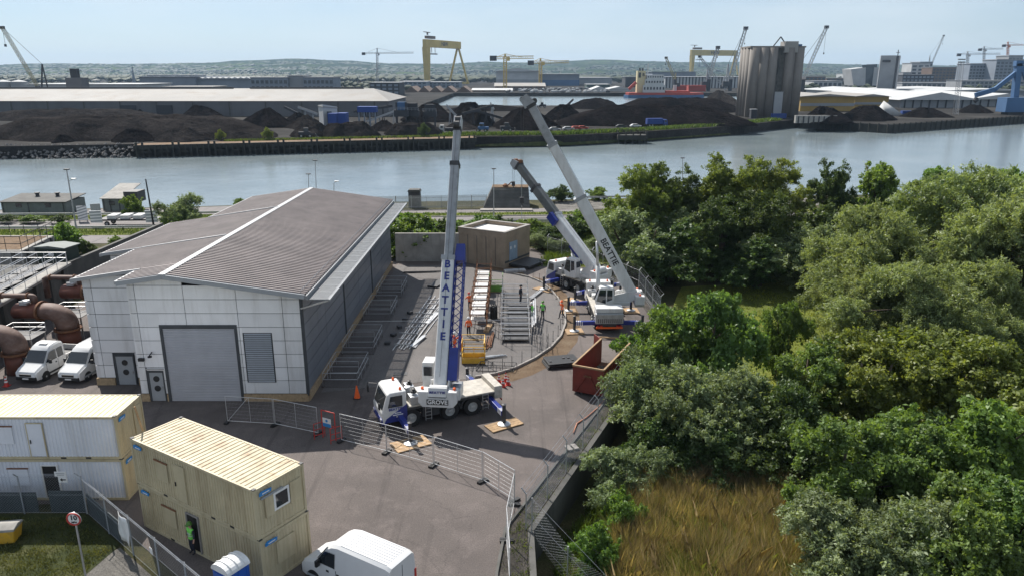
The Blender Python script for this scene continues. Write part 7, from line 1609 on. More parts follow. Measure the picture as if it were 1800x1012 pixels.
# right skyline
tw = thing('concrete_tower', 'grey slab tower with dark top band on the right skyline', 'building', (xat(1562, 155, 900), 900, 0)); Y = 900; xa, xm, xb = xat(1542, 150, Y), xat(1568, 150, Y), xat(1581, 150, Y)
b = MB(); b.prism([(xa, Y), (xm, Y - 3), (xb, Y + 6), (xa + 5, Y + 12)], 0, zat(98, Y)); b.build('wall', FM['grey'], tw); b = MB(); b.prism([(xm - .5, Y - 3.5), (xm + 3, Y - 1.5), (xm + 3, Y + 3), (xm - .5, Y + 3)], 0, zat(99, Y)); b.build('dark_fin', FM['dark'], tw); b = MB(); b.box(xat(1550, 105, Y), xat(1564, 105, Y), Y - 2.6, Y - 2, zat(110, Y), zat(106, Y)); b.build('name_band', FM['dark'], tw); b = MB(); b.tube([(xm + 2, Y, zat(98, Y)), (xm + 2, Y, zat(88, Y))], .5, 5); b.cbox((xm + 2, Y, zat(93, Y)), (4, .6, .6)); b.build('antenna', FM['dark'], tw)
tt = thing('angular_museum', 'pale angular building with dark glass wedge left of the slab tower', 'building', (xat(1520, 150, 1100), 1100, 0)); Y = 1100; g = lambda px, py, d=0: (xat(px, py, Y), Y + d, zat(py, Y))
b = MB(); b.add([g(1500, 151), g(1521, 151), g(1522, 119), g(1496, 122), g(1500, 151, 30), g(1522, 119, 30), g(1496, 122, 30)], [(0, 1, 2, 3), (2, 5, 6, 3), (0, 3, 6, 4)]); b.build('left_wing', FM['white'], tt); b = MB(); b.add([g(1521, 151, 1), g(1537, 151, 6), g(1546, 113, 6), g(1516, 115, 1), g(1541, 151, 40), g(1546, 113, 40)], [(0, 1, 2, 3), (1, 4, 5, 2)]); b.build('glass_wedge', FM['glass'], tt); b = MB(); b.add([g(1535, 151, 4), g(1548, 151, 4), g(1549, 119, 4), g(1539, 119, 4)], [(0, 1, 2, 3)]); b.build('right_wing', FM['white'], tt)
SKY = [(1585, 1600, 128, 1500, 'grey', (3, 3)), (1598, 1630, 112, 1600, 'white', (3, 5)), (1612, 1634, 110, 1620, 'bluegrey', (3, 5)), (1635, 1690, 119, 1500, 'brown', (9, 5)), (1585, 1640, 132, 1300, 'dark', (8, 3)), (1700, 1745, 113, 1350, 'bluegrey', (8, 6)), (1745, 1830, 106, 1320, 'bluegrey', (12, 7)), (1765, 1790, 99, 1500, 'grey', (4, 6)), (1415, 1450, 135, 1500, 'brown', (5, 2)), (1452, 1500, 138, 1550, 'brown', (6, 2)), (1430, 1480, 143, 1200, 'white', (6, 1)), (1690, 1800, 142, 1100, 'grey', (14, 2)), (1586, 1690, 146, 1150, 'grey', (12, 1)), (1480, 1500, 130, 1900, 'white', (3, 2))]
SL_ = ['grey', 'tall white', 'blue-grey', 'wide brown', 'dark low', 'blue-grey glazed', 'largest blue-grey', 'tall grey', 'left brown brick', 'right brown brick', 'white low', 'long grey', 'long pale', 'small white']
for i, (a, c, top, Y, m, wn) in enumerate(SKY): shed('city_block', '%s city block on the right skyline, %s' % (SL_[i], ['left of the white tower block', 'behind the slab tower', 'beside the tall white block', 'between slab tower and tower cranes', 'at the foot of the white block', 'right of the floodlight mast', 'at the right edge', 'peeking over the largest block', 'right of the silo', 'left of the angular museum', 'just right of the silo foot', 'along the right shore', 'below the brown block', 'far beyond the silo'][i]), a, c, 150, top, 40, FM[m], FM['grey'], 0, Y=Y, wins=(wn[0], wn[1], 'glass' if m != 'dark' else 'bluegrey'), group='city blocks on the right skyline')
# ---- suburb, tree belt, parked boats: masses nobody could count
def scatter(name, label, cat, n, fpos, sizes, mats_, seed, tri=False):
    rr = random.Random(seed); b = MB()
    for i in range(n):
        x, y, z = fpos(rr); w, d, h = (rr.uniform(*s) for s in sizes); b.mi = rr.randrange(len(mats_))
        if tri:
            vs = [(x + w * rr.uniform(.6, 1) * a, y + d * c, z + h * (e * .5 + .45)) for a, c, e in ((1, 0, 0), (-1, 0, 0), (0, 1, 0), (0, -1, 0), (.2, 0, 1), (0, 0, -1), (.7, -.6, .6), (-.7, -.6, .55))]
            b.add(vs, [(0, 2, 4), (2, 1, 4), (1, 3, 5), (3, 0, 5), (2, 0, 5), (1, 2, 5), (0, 6, 3), (0, 4, 6), (6, 4, 7), (6, 7, 3), (7, 4, 1), (7, 1, 3)])
        else:
            b.cbox((x, y, z + h / 2), (w, d, h), rr.uniform(0, 1.5)); b.add([(x - w / 2, y - d / 2, z + h), (x + w / 2, y - d / 2, z + h), (x, y, z + h * 1.45), (x - w / 2, y + d / 2, z + h), (x + w / 2, y + d / 2, z + h)], [(0, 1, 2), (1, 4, 2), (4, 3, 2), (3, 0, 2)])
    o = b.build(name, mats_); o['kind'] = 'stuff'; o['label'] = label; o['category'] = cat; return o
fm('house', (.28, .27, .25)); fm('house2', (.24, .15, .11)); fm('tree', (.028, .042, .022)); fm('tree2', (.045, .06, .028))
def hz(x, y):
    if y < 3700: return 0
    px = 900 + x / 1.03 / y * FPX; s_ = min(1, max(0, (y - 3700) / 2700)) ** 1.25; return max(0, zat(prof(px), 6400) * s_ * .9 - 4)
def pos1(rr): y = rr.uniform(1750, 5000); x = (rr.uniform(-100, 1900) - 900) / FPX * y; return x, y, hz(x, y)
scatter('suburb_houses', 'distant suburb of small houses below the hills', 'houses', 380, pos1, [(8, 18), (8, 12), (5, 7)], [FM['house'], FM['house2'], FM['house']], 5)
scatter('suburb_trees', 'belt of distant dark trees between shipyard and hills', 'trees', 6500, pos1, [(8, 24), (8, 20), (8, 17)], [FM['tree'], FM['tree2']], 6, True)
def pos3(rr): y = rr.uniform(4600, 6500); x = (rr.uniform(-100, 1900) - 900) / FPX * y; return x, y, hz(x, y) * 1.04
scatter('hill_woods', 'dark woods and hedges over the hillside', 'trees', 3800, pos3, [(12, 50), (10, 20), (8, 16)], [FM['tree'], FM['tree2']], 9, True)
def pos2(rr): y = rr.uniform(690, 900); return 0, 0, 0
def pos4(rr): y = rr.uniform(915, 1100); return xat(rr.uniform(890, 1070), 165, y), y, 0
scatter('parked_boats', 'clutter of tiny parked cars and boats beyond the basin', 'vehicles', 150, pos4, [(3, 6), (2, 3), (1.2, 2.2)], [FM['white'], FM['dark'], FM['grey']], 8)
def pos5(rr):
    a, c = rr.choice([(640, 720), (1400, 1560), (580, 660), (1690, 1800), (0, 250)]); y = rr.uniform(850, 1500); return xat(rr.uniform(a, c), 160, y), y, 0
scatter('dockside_trees', 'scattered small trees among the dock buildings', 'trees', 240, pos5, [(4, 9), (4, 8), (5, 10)], [FM['tree'], FM['tree2']], 12, True)
def pos6(rr): y = rr.uniform(330, 420); return xat(rr.uniform(-50, 1300), 205, y), y, 0
# ================================================================== near riverside: huts, trailer, rails, lamps
def hut(name, label, pa, pb, base, top, depth, wm, rm, slope=.2, wins=0, cat='hut', z=0):
    (xa, ya), (xb, yb) = gp(pa, base), gp(pb, base); Y = (ya + yb) / 2; h = zat(top, Y); L = xb - xa; t = thing(name, label, cat, (xa, Y, z), 0)
    b = MB(); b.box(0, L, 0, depth, .15, h); b.build('wall', wm, t, False)
    b = MB(); b.add([(-.25, -.25, h), (L + .25, -.25, h), (L + .25, depth + .25, h + slope), (-.25, depth + .25, h + slope), (-.25, -.25, h + .12), (L + .25, -.25, h + .12), (L + .25, depth + .25, h + slope + .12), (-.25, depth + .25, h + slope + .12)], [(0, 3, 2, 1), (4, 5, 6, 7), (0, 1, 5, 4), (1, 2, 6, 5), (2, 3, 7, 6), (3, 0, 4, 7)]); b.build('roof', rm, t, False)
    for k in range(wins):
        x = L * (k + .6) / (wins + .2); b = MB(); b.box(x - .5, x + .5, -.05, 0, 1.2, 1.9); b.build('window', M['glass'], t, False)
    for x in (.3, L * .42, L - .4): b = MB(); b.tube([(x, -.06, .2), (x, -.06, h)], .06, 6); b.build('downpipe', M['darksteel'], t, False)
    return t, L, h, depth
t, L, h, d = hut('quayside_cabin', 'long low grey-green cabin on the near quay at the left edge', 5, 118, 377, 356, 6, M['olive'], M['darkconcrete'], .5, 2, 'cabin')
for x in (L * .36, L * .68):
    b = MB(); b.lathe([(.3, 0), (.3, .9), (.45, .95), (.45, 1.1)], (x, 4, h), 'z', 10); b.build('roof_vent', M['darksteel'], t, False)
t, L, h, d = hut('quayside_hut', 'small dark hut with pale monopitch roof on the near quay', 182, 216, 373, 350, 7, M['olive'], M['concrete'], 1.6, 1)
b = MB(); b.box(L, L + 2.4, 1, 4, 1.5, 3.4); b.build('side_tank', M['darksteel'], t, False)
# low-loader trailer with striped ends
x, y = gp(237, 396); t = thing('flatbed_trailer', 'low flatbed trailer with grey and white striped ends on the roadside', 'trailer', (x, y, 0), R(2))
b = MB(); b.box(-5.0, 9.0, -1.3, 1.3, .95, 1.2); b.build('bed', M['darksteel'], t, False)
for xx in (-5.2, 3.4):
    b = MB(); b.box(xx - .9, xx + .9, -1.45, -1.3, .7, 2.6); e = b.build('striped_board', M['white'], t, False)
    for k in range(4): b = MB(); z = .8 + k * .48; b.add([(xx - .88, -1.46, z), (xx + .88, -1.46, z - .12 + .2), (xx + .88, -1.46, z + .3), (xx - .88, -1.46, z + .2)], [(0, 1, 2, 3)]); b.build('stripe', M['doorgrey'], e, False)
for xx in (-3, -1, 1, 5.5, 7): b = MB(); b.cbox((xx, 0, 1.5), (1.3, 2.2, .55)); b.build('cargo_block', M['membrane'], t, False)
wheels(t, (-3.8, 4.8, 6.2), 1.05, VW, .45)
for i, (px, lab) in enumerate(((147, 'grey and white striped marker board standing on the verge'), (170, 'grey hinged marker board beside the striped one'))):
    x, y = gp(px, 390 - i * 10); t = thing('marker_board', lab, 'sign', (x, y, 0), R(15 + 10 * i)); b = MB(); b.box(-.75, .75, -.04, .04, .25, 2.6 - .5 * i); bd = b.build('board', M['white'] if i == 0 else M['doorgrey'], t, False); b = MB(); b.box(-.6, -.5, -.03, .03, 0, .25); b.box(.5, .6, -.03, .03, 0, .25); b.build('legs', M['darksteel'], t, False)
    if i == 0:
        for k in range(5): b = MB(); z = .35 + k * .45; b.add([(-.74, -.05, z), (.74, -.05, z + .4), (.74, -.05, z + .6), (-.74, -.05, z + .2)], [(0, 1, 2, 3)]); b.build('stripe', M['doorgrey'], bd, False)
# crash barriers along the roads
def barrier(label, pts, h=.65):
    t = thing('crash_barrier', label, 'barrier', (pts[0][0], pts[0][1], 0), 0, 'steel crash barriers along the road')
    for p, q in zip(pts, pts[1:]):
        p, q = Vector(p), Vector(q); b = MB(); b.bar((p.x, p.y, h), (q.x, q.y, h), .08, .32); b.build('rail', M['steel'], t); n = int((q - p).length / 4)
        for k in range(n + 1): c = p.lerp(q, k / n); b = MB(); b.bar((c.x, c.y + .12, 0), (c.x, c.y + .12, h), .12); b.build('post', M['darksteel'], t)
barrier('crash barrier on the near side of the riverside road at left', [(-130, 111.2), (-60, 112.8), (-44, 114.2)]); barrier('crash barrier on the verge between the riverside roads at centre', [(-26, 115.5), (0, 117.6), (30, 119.8)]); barrier('pale crash barrier beyond the riverside road at left', [(-130, 121.8), (-62, 124.2), (-40, 126.2)]); barrier('crash barrier at the river edge on the right', [(14, 139.5), (26, 141), (48, 143)], .9)
# palisade fence
t = thing('palisade_fence', 'grey steel palisade fence along the river edge', 'fence', (-22, 131, 0)); PA = [(-26, 130.8), (-4.6, 133.2)]
b = MB(); p, q = Vector(PA[0]), Vector(PA[1]); n = int((q - p).length / .17)
for k in range(n): c = p.lerp(q, k / n); b.bar((c.x, c.y, .08), (c.x, c.y, 2.4), .075, .03)
o = b.build('pales', M['steel'], t); o['kind'] = 'stuff'
for z in (.4, 2.0): b = MB(); b.bar((p.x, p.y + .05, z), (q.x, q.y + .05, z), .05, .06); b.build('rail', M['steel'], t)
for k in range(9): c = p.lerp(q, k / 8); b = MB(); b.bar((c.x, c.y + .1, 0), (c.x, c.y + .1, 2.4), .1); b.build('post', M['steel'], t)
t = thing('palisade_fence', 'grey palisade fence beside the service road behind the building', 'fence', (-46, 103.5, 0)); p, q = Vector((-48, 103.2)), Vector((-33, 104.4)); b = MB()
for k in range(90): c = p.lerp(q, k / 90); b.bar((c.x, c.y, .08), (c.x, c.y, 2.1), .075, .03)
o = b.build('pales', M['steel'], t); o['kind'] = 'stuff'; b = MB(); b.bar((p.x, p.y, 1.8), (q.x, q.y, 1.8), .05, .06); b.build('rail', M['steel'], t)
t = thing('palisade_fence', 'palisade fence half hidden in the shrubs behind the substation', 'fence', (0, 108, 0)); p, q = Vector((-6, 111.5)), Vector((14, 113.5)); b = MB()
for k in range(110): c = p.lerp(q, k / 110); b.bar((c.x, c.y, .08), (c.x, c.y, 2.2), .075, .03)
o = b.build('pales', M['steel'], t); o['kind'] = 'stuff'; b = MB(); b.bar((p.x, p.y, 1.8), (q.x, q.y, 1.8), .05, .06); b.build('rail', M['steel'], t)
# concrete abutment and cabinet by the river
t = thing('concrete_abutment', 'sloping block-faced concrete abutment at the river edge', 'abutment', (-.8, 134, 0)); b = MB()
b.add([(-5.2, 131, 0), (3.2, 131.6, 0), (3.2, 138, 0), (-5.2, 138, 0), (-3.6, 134.4, 3.4), (3.0, 134.8, 3.4), (3.0, 138, 3.4), (-3.6, 138, 3.4)], [(0, 3, 2, 1), (4, 5, 6, 7), (0, 1, 5, 4), (1, 2, 6, 5), (2, 3, 7, 6), (3, 0, 4, 7)]); b.build('face', M['darkconcrete'], t)
for k in range(1, 7): z = k * .5; b = MB(); b.bar((-5.2 + .23 * k * 1.02, 131 + .5 * k - .03, z), (3.18, 131.6 + .47 * k - .03, z), .06, .05); b.build('course_joint', M['joint'], t)
b = MB(); b.box(-3.6, 3.0, 134.6, 138, 3.4, 3.5); b.build('cap', M['redsoil'], t); b = MB(); b.box(-5.6, 3.6, 129.5, 131.2, 0, .25); b.build('apron', M['kerb'], t)
b = MB(); b.lathe([(.0, 0), (.5, .05), (.55, .3), (.2, .55), (0, .6)], (-1.2, 135.4, 3.5), 'z', 9); b.tube([(-.8, 135.4, 3.7), (-.1, 135.5, 4.3), (.5, 135.2, 3.9)], .12, 6); o = b.build('mooring_winch', M['rust']); tag(o, 'small rusty red winch on top of the concrete abutment', 'winch')
t = thing('river_cabinet', 'tall dark steel cabinet standing behind the palisade fence', 'cabinet', (-17.6, 134.0, 0)); b = MB(); b.box(-1.05, 1.05, -.8, .8, 0, 2.9); b.build('body', M['darksteel'], t, False, bevel=.04); b = MB(); b.prof_y([(-1.2, 2.9), (1.2, 2.9), (.95, 3.25), (-.95, 3.25)], -.95, .95); b.build('roof', M['darkconcrete'], t, False); b = MB(); b.box(-.02, .02, -.83, -.8, .2, 2.7); b.build('door_gap', M['black'], t, False)
# lamp posts and poles
def lamp(label, px, pbase, ptop, Y=None, arm=0, m='steel', head=True, r=.09, name='lamp_post'):
    if Y is None: x, Y = gp(px[0], pbase)
    x0 = xat(px[0], pbase, Y); z1 = zat(ptop, Y); t = thing(name, label, 'lamp post' if head else 'pole', (x0, Y, 0), 0, 'lamp posts along the river road'); x1 = xat(px[1], ptop, Y) - x0
    b = MB(); b.tube([(0, 0, 0), (x1 * .5, 0, z1 * .5), (x1, 0, z1)], [r, r * .8, r * .6], 8); b.build('post', M[m], t, False)
    if arm: b = MB(); b.tube([(x1, 0, z1), (x1 + arm, 0, z1 + .3)], r * .5, 6); b.build('arm', M[m], t, False)
    if head: b = MB(); b.cbox((x1 + arm, 0, z1 + (.3 if arm else 0)), (.75, .35, .16)); b.build('lamp_head', M['alu'] if arm else M['darksteel'], t, False, bevel=.04)
lamp('tall grey lamp post left of the building with dark head', (138, 117), 425, 298, arm=0, r=.13); lamp('shorter grey lamp post with bright arm beside the tall one', (133, 121), 400, 318, arm=.8); lamp('black leaning pole beside the flatbed trailer', (271, 256), 402, 315, m='black', head=False, r=.16, name='pole')
lamp('lamp post above the left end of the roof ridge', (544, 542), 370, 306, 128, r=.08); lamp('tallest lamp post above the roof ridge', (557, 554), 370, 282, 126, r=.08); lamp('short floodlight pole above the roof right of the ridge', (587, 587), 372, 322, 130, arm=.5, r=.08)
lamp('thin lamp post in front of the concrete abutment', (868, 868), 382, 297, r=.09); lamp('thin lamp post rising behind the right-hand trees', (1200, 1200), 350, 278, 140, r=.09); lamp('slender pole between the abutment and the back boom', (917, 917), 392, 300, 122, head=False, r=.05, name='pole')
# ================================================================== vegetation
def leaf_cloud(name, lobes, n, size, seed, mats_, aspect=.5, per=70, spray=1.0, upb=.5, spread=.22):
    """leaves set along sprays that stand out from a set of boughs: [(x, y, z, rx, ry, rz)]"""
    g = np.random.default_rng(seed); L = np.array(lobes); T = n // per; wt = L[:, 3] * L[:, 4]; bo = g.choice(len(L), T, p=wt / wt.sum())
    d = g.normal(size=(T, 3)); d[:, 2] = d[:, 2] * .8 + .25; d /= np.linalg.norm(d, axis=1)[:, None]
    base = L[bo, :3] + d * L[bo, 3:6] * (.35 + .6 * g.random(T) ** .5)[:, None]
    out = d * .8 + (L[bo, :3] * np.array([1, 1, 0])) / (np.abs(L[:, :2]).max() + 1e-6) * .6 + g.normal(size=(T, 3)) * .35; out[:, 2] += upb; out /= np.linalg.norm(out, axis=1)[:, None]
    ln = spray * (.45 + .9 * g.random(T)); k = np.repeat(np.arange(T), per); n = len(k); s_ = g.random(n) ** .8
    sag = np.zeros((n, 3)); sag[:, 2] = -(s_ ** 2) * ln[k] * (.25 if upb > 0 else .45)
    C = base[k] + out[k] * (s_ * ln[k])[:, None] + sag + g.normal(size=(n, 3)) * (spread * ln[k] * (1.1 - .75 * s_))[:, None]
    nv = d[k] * .35 + g.normal(size=(n, 3)) * .8; nv[:, 2] += .35; nv /= np.linalg.norm(nv, axis=1)[:, None]
    a = out[k] * .8 + g.normal(size=(n, 3)) * .7; a -= nv * (a * nv).sum(1)[:, None]; a /= np.linalg.norm(a, axis=1)[:, None]; b_ = np.cross(nv, a)
    s = size * (.55 + .9 * g.random(n)); l = (a * s[:, None]); w = b_ * (s * aspect)[:, None]
    V = np.empty((n, 4, 3)); V[:, 0] = C - l; V[:, 1] = C + w - l * .1; V[:, 2] = C + l; V[:, 3] = C - w - l * .1
    V[:, 1] += nv * (s * .18)[:, None]; V[:, 3] += nv * (s * .18)[:, None]
    me = bpy.data.meshes.new(name); me.vertices.add(n * 4); me.vertices.foreach_set('co', V.reshape(-1)); me.loops.add(n * 4); me.loops.foreach_set('vertex_index', np.arange(n * 4, dtype=np.int32))
    me.polygons.add(n); me.polygons.foreach_set('loop_start', np.arange(0, n * 4, 4, dtype=np.int32)); me.polygons.foreach_set('loop_total', np.full(n, 4, dtype=np.int32))
    at = me.attributes.new('leaf', 'FLOAT', 'FACE'); tone = np.clip(g.random(n) * .35 + .35 * g.random(T)[k] + .3 * g.random(len(L))[bo[k]], 0, 1); at.data.foreach_set('value', tone.astype(np.float32))
    me.update(calc_edges=True); me.materials.append(mats_); return me
def trunk_mesh(name, h, r, lobes, seed, stems=1):
    rr = random.Random(seed); b = MB()
    for s in range(stems):
        ox, oy = (0, 0) if stems == 1 else (rr.uniform(-.6, .6), rr.uniform(-.6, .6)); top = (ox * 2 + rr.uniform(-.4, .4), oy * 2 + rr.uniform(-.4, .4), h)
        b.tube([(ox, oy, -.4), (ox + rr.uniform(-.15, .15), oy, h * .35), (ox * 1.6, oy * 1.6 + rr.uniform(-.2, .2), h * .65), top], [r * 1.25, r, r * .75, r * .4], 8)
        for q in rr.sample(lobes, min(len(lobes), 9 if stems == 1 else 4)):
            z0 = rr.uniform(.3, .8) * h; f_ = z0 / h; p0 = Vector((ox * (1 + f_), oy * (1 + f_), z0)); p1 = Vector(q[:3]) + Vector((0, 0, q[5] * .3)); m_ = p0.lerp(p1, .5) + Vector((rr.uniform(-.3, .3), rr.uniform(-.3, .3), .4))
            b.tube([p0, m_, p1], [r * .5, r * .3, r * .08], 6)
            for _ in range(3):
                e = p1 + Vector((rr.uniform(-1, 1) * q[3], rr.uniform(-1, 1) * q[4], rr.uniform(-.2, .9) * q[5])) * .8; b.tube([m_.lerp(p1, rr.uniform(.2, .9)), e], [r * .16, r * .04], 5)
    return b.mesh(name, M['bark'], True)
def lobes_for(R_, H, zb, n, seed, rmin=.28, rmax=.5, squash=.9):
    rr = random.Random(seed); out = []; ph = [rr.uniform(0, 6.3) for _ in range(4)]
    for i in range(n):
        a = rr.uniform(0, 6.283); zf = rr.random() ** .85; env = math.sin(math.pi * (.10 + .80 * zf)) ** .75 * (1 + .22 * math.sin(2 * a + ph[0] + 3 * zf) + .16 * math.sin(3 * a + ph[1] - 4 * zf) + .1 * math.sin(7 * zf + ph[2]))
        t_ = rr.random() ** .45; top = 1 + .16 * math.sin(2 * a + ph[3]) * t_; x, y = math.cos(a) * R_ * t_ * env * .86, math.sin(a) * R_ * t_ * env * .86
        r_ = R_ * rr.uniform(rmin, rmax) * (.7 + .3 * min(1, env)); out.append((x, y, zb + (H - zb) * (.06 + .82 * zf) * top, r_, r_ * rr.uniform(.8, 1.2), r_ * squash * rr.uniform(.7, 1.1)))
    return out
LF = {'willow': foliage('leaf_willow', (.14, .18, .075), (.31, .37, .175), .42), 'green': foliage('leaf_green', (.08, .14, .038), (.18, .27, .08), .45), 'dark': foliage('leaf_dark', (.048, .084, .028), (.11, .16, .055), .4), 'olive': foliage('leaf_olive', (.105, .15, .036), (.23, .28, .075), .45), 'silver': foliage('leaf_silver', (.12, .17, .08), (.28, .345, .19), .38), 'bright': foliage('leaf_bright', (.095, .17, .035), (.2, .295, .08), .45)}
SP = {}
def species(key, R_, H, zb, nl, n, size, m, seed, stems, tr, aspect, rmin, rmax, per, spray, upb, spread=.22):
    lb = lobes_for(R_, H, zb, nl, seed, rmin, rmax); SP[key] = (leaf_cloud('crown_' + key, lb, n, size, seed, LF[m], aspect, per, spray, upb, spread), trunk_mesh('trunk_' + key, H * .8, tr, lb, seed, stems), H, R_)
#                      R   H   zb  boughs leaves size
species('bigwillow', 8.5, 17, 1.5, 90, 150000, .17, 'willow', 1, 3, .3, .3, .10, .2, 60, 1.5, .25, .2)
species('tallolive', 5.2, 14, .8, 60, 66000, .16, 'olive', 2, 2, .26, .45, .12, .24, 60, 1.3, .8, .2)
species('talldark', 4.8, 13, .6, 56, 56000, .16, 'dark', 3, 2, .26, .5, .12, .26, 60, 1.2, .4)
species('maple', 4.4, 9.0, .8, 46, 40000, .14, 'green', 4, 1, .2, .6, .10, .22, 45, .9, .3, .28)
species('alder', 4.0, 8.0, .5, 42, 34000, .12, 'green', 5, 2, .16, .6, .10, .22, 45, .9, .6, .24)
species('sallow', 3.6, 5.6, .2, 40, 44000, .095, 'silver', 6, 4, .1, .4, .12, .24, 50, .8, .6, .2)
species('bushdark', 3.0, 5.0, .1, 34, 28000, .11, 'dark', 7, 3, .1, .55, .14, .28, 50, .7, .4)
species('brightbush', 2.2, 3.4, .1, 26, 16000, .095, 'bright', 8, 3, .06, .55, .14, .3, 45, .6, .6)
species('sycamore', 5.2, 11.5, 1.0, 54, 48000, .17, 'bright', 9, 1, .26, .65, .12, .24, 50, 1.0, .2, .28)
def tree(key, label, x, y, s=1.0, rz=0, sz=None, name='tree', cat='tree', group='trees of the wood on the right', z=None, leaf=None):
    cr, tr, H, R_ = SP[key]; z = z if z is not None else (low_z(x, y) - .1 if x > wall_x(y) and y < 103 else 0); t = thing(name, label, cat, (x, y, z), rz, group); t.scale = (s, s, sz or s)
    o = place('crown', cr, t); place('trunk', tr, t)
    if leaf: o.material_slots[0].link = 'OBJECT'; o.material_slots[0].material = LF[leaf]
    return t
def tpx(key, label, px, top, Y, rz, s=None, wide=1.0, leaf=None, **k):
    "tree whose top shows at photo pixel (px, top) when it stands at distance Y"
    x = xat(px, top, Y); zb = low_z(x, Y) if x > wall_x(Y) and Y < 103 else 0; H = SP[key][2]; hgt = zat(top, Y) - zb; sz = hgt / (H * 1.0)
    return tree(key, label, x, Y, sz * wide, rz, sz, leaf=leaf, **k)
# back row along the meadow
tpx('tallolive', 'olive-green tree at the left end of the back row, beside the leaning boom', 1135, 291, 98, .4, wide=1.0); tpx('talldark', 'dark tree second in the back row', 1185, 297, 101, 1.2, wide=1.0); tpx('tallolive', 'rounded golden-green tree, tallest of the back row', 1295, 277, 100, 2.2, wide=1.12); tpx('tallolive', 'golden-green tree joined to the tallest one on its right', 1365, 284, 102, 3.3, wide=1.0)
tpx('talldark', 'slim dark tree in the gap of the back row', 1470, 290, 106, .3, wide=.72); tpx('sycamore', 'bright green broadleaf tree behind the big willow, left one', 1555, 284, 108, .8, wide=.9); tpx('sycamore', 'bright green broadleaf tree behind the big willow, right one', 1655, 290, 110, 2.8, wide=.9); tpx('sycamore', 'green treetop at the right edge behind the willow', 1790, 292, 104, 2.0, wide=.9)
tpx('talldark', 'dark shaded tree in front of the tallest back tree', 1270, 350, 92, 1.9, wide=1.15); tpx('talldark', 'dark shaded tree right of the meadow shadow', 1350, 345, 91, .2, wide=1.1); tpx('bushdark', 'dark bushy tree under the slim back tree', 1450, 365, 93, .6, wide=1.3, leaf='dark'); tpx('sallow', 'silvery flowering bush low in the back row left', 1125, 375, 91, .6, wide=1.35); tpx('bushdark', 'dark bush at the foot of the back row left', 1175, 395, 90, 2.1, wide=1.4); tpx('bushdark', 'dark bush at the foot of the back row centre', 1330, 420, 88, 1.1, wide=1.4); tpx('sallow', 'grey-green bush at the foot of the back row right', 1420, 400, 88, 2.6, wide=1.3)
# big willows on the right
tpx('bigwillow', 'huge silvery-olive willow with the highest crown at right', 1700, 280, 72, .2, wide=1.0); tpx('bigwillow', 'silvery-olive willow, left shoulder of the great willow group', 1560, 352, 66, 2.1, wide=.92); tpx('bigwillow', 'silvery-olive willow at the right frame edge', 1810, 330, 64, 4.0, wide=.95); tpx('bigwillow', 'lower silvery-olive willow leaning toward the meadow', 1520, 455, 62, 5.1, wide=.85); tpx('bigwillow', 'willow filling the middle of the right side below the tall crown', 1650, 450, 56, 3.0, wide=1.0)
# middle belt
tpx('alder', 'sparse alder left of the meadow behind the skip', 1180, 535, 55, .5, wide=.8); tpx('maple', 'green tree with pale leaves in the centre of the near belt', 1255, 508, 54, 1.4, wide=.85); tpx('alder', 'small sparse tree standing in front of the sunlit meadow', 1380, 528, 60, 2.4, wide=.55); tpx('alder', 'dark green tree right of the near belt', 1450, 600, 50, 3.1, wide=1.0); tpx('alder', 'olive-green tree in the centre below the willow', 1545, 590, 49, 4.2, wide=1.15, leaf='olive'); tpx('alder', 'olive-green tree at right below the willow', 1700, 580, 48, 1.2, wide=1.2, leaf='olive')
tpx('brightbush', 'fresh green sapling growing beside the skip', 1140, 590, 56, .3, wide=1.0, sz=None) if False else tpx('brightbush', 'fresh green sapling growing beside the skip', 1130, 592, 57, .3, wide=.8)
tpx('sallow', 'grey-green sallow bush leaning over the retaining wall', 1145, 636, 49.0, 1.0, wide=.85); tpx('sallow', 'grey-green sallow bush right of the wall-side one', 1190, 640, 47.5, 2.2, wide=1.0); tpx('sallow', 'grey-green sallow in the shaded centre of the thicket', 1265, 660, 46, 3.7, wide=1.05); tpx('bushdark', 'dark bush low in the thicket near the wall', 1160, 735, 44.5, .4, wide=1.05); tpx('bushdark', 'dark bush in the thicket centre above the reeds', 1240, 745, 43, 1.9, wide=1.2); tpx('bushdark', 'dark bush at the right of the thicket above the reeds', 1330, 720, 43.5, 3.0, wide=1.2); tpx('alder', 'dark green tree rising above the thicket centre right', 1380, 665, 45, .9, wide=.9, leaf='dark')
# front right
tpx('maple', 'leafy green tree with bare limb right of the reeds', 1490, 735, 38, .7, wide=1.0); tpx('maple', 'bright leafy tree at lower right', 1610, 735, 38, 2.3, wide=1.05); tpx('sycamore', 'bright green broadleaf tree at the right edge', 1740, 690, 38, 4.1, wide=1.0); tpx('alder', 'green tree at the lower right corner', 1790, 840, 32, 1.5, wide=1.0); tpx('sallow', 'grey-green bush at the bottom right of the reeds', 1480, 895, 32.5, .2, wide=1.15); tpx('sallow', 'grey-green bush at the bottom centre right', 1600, 880, 32, 2.9, wide=1.15); tpx('maple', 'leafy green tree at the bottom right edge', 1700, 850, 31.5, 5.0, wide=.95, leaf='green'); tpx('bushdark', 'dark bush in the shade behind the lower right trees', 1420, 770, 41, 2.0, wide=1.2); tpx('bushdark', 'dark bush between lower right trees', 1680, 740, 42, 1.0, wide=1.3)
# small bushes in the ditch
tpx('sallow', 'small pale grey-green bush by the ditch', 1088, 795, 40.5, .3, wide=1.2, name='shrub', cat='shrub', group='ditch shrubs'); tpx('brightbush', 'bright green bush at the bottom beside the reeds', 1055, 925, 33.5, 1.3, wide=.75, name='shrub', cat='shrub', group='ditch shrubs'); tpx('brightbush', 'yellow-green bush between ditch and reeds', 1100, 860, 37, 2.2, wide=.7, name='shrub', cat='shrub', group='ditch shrubs')
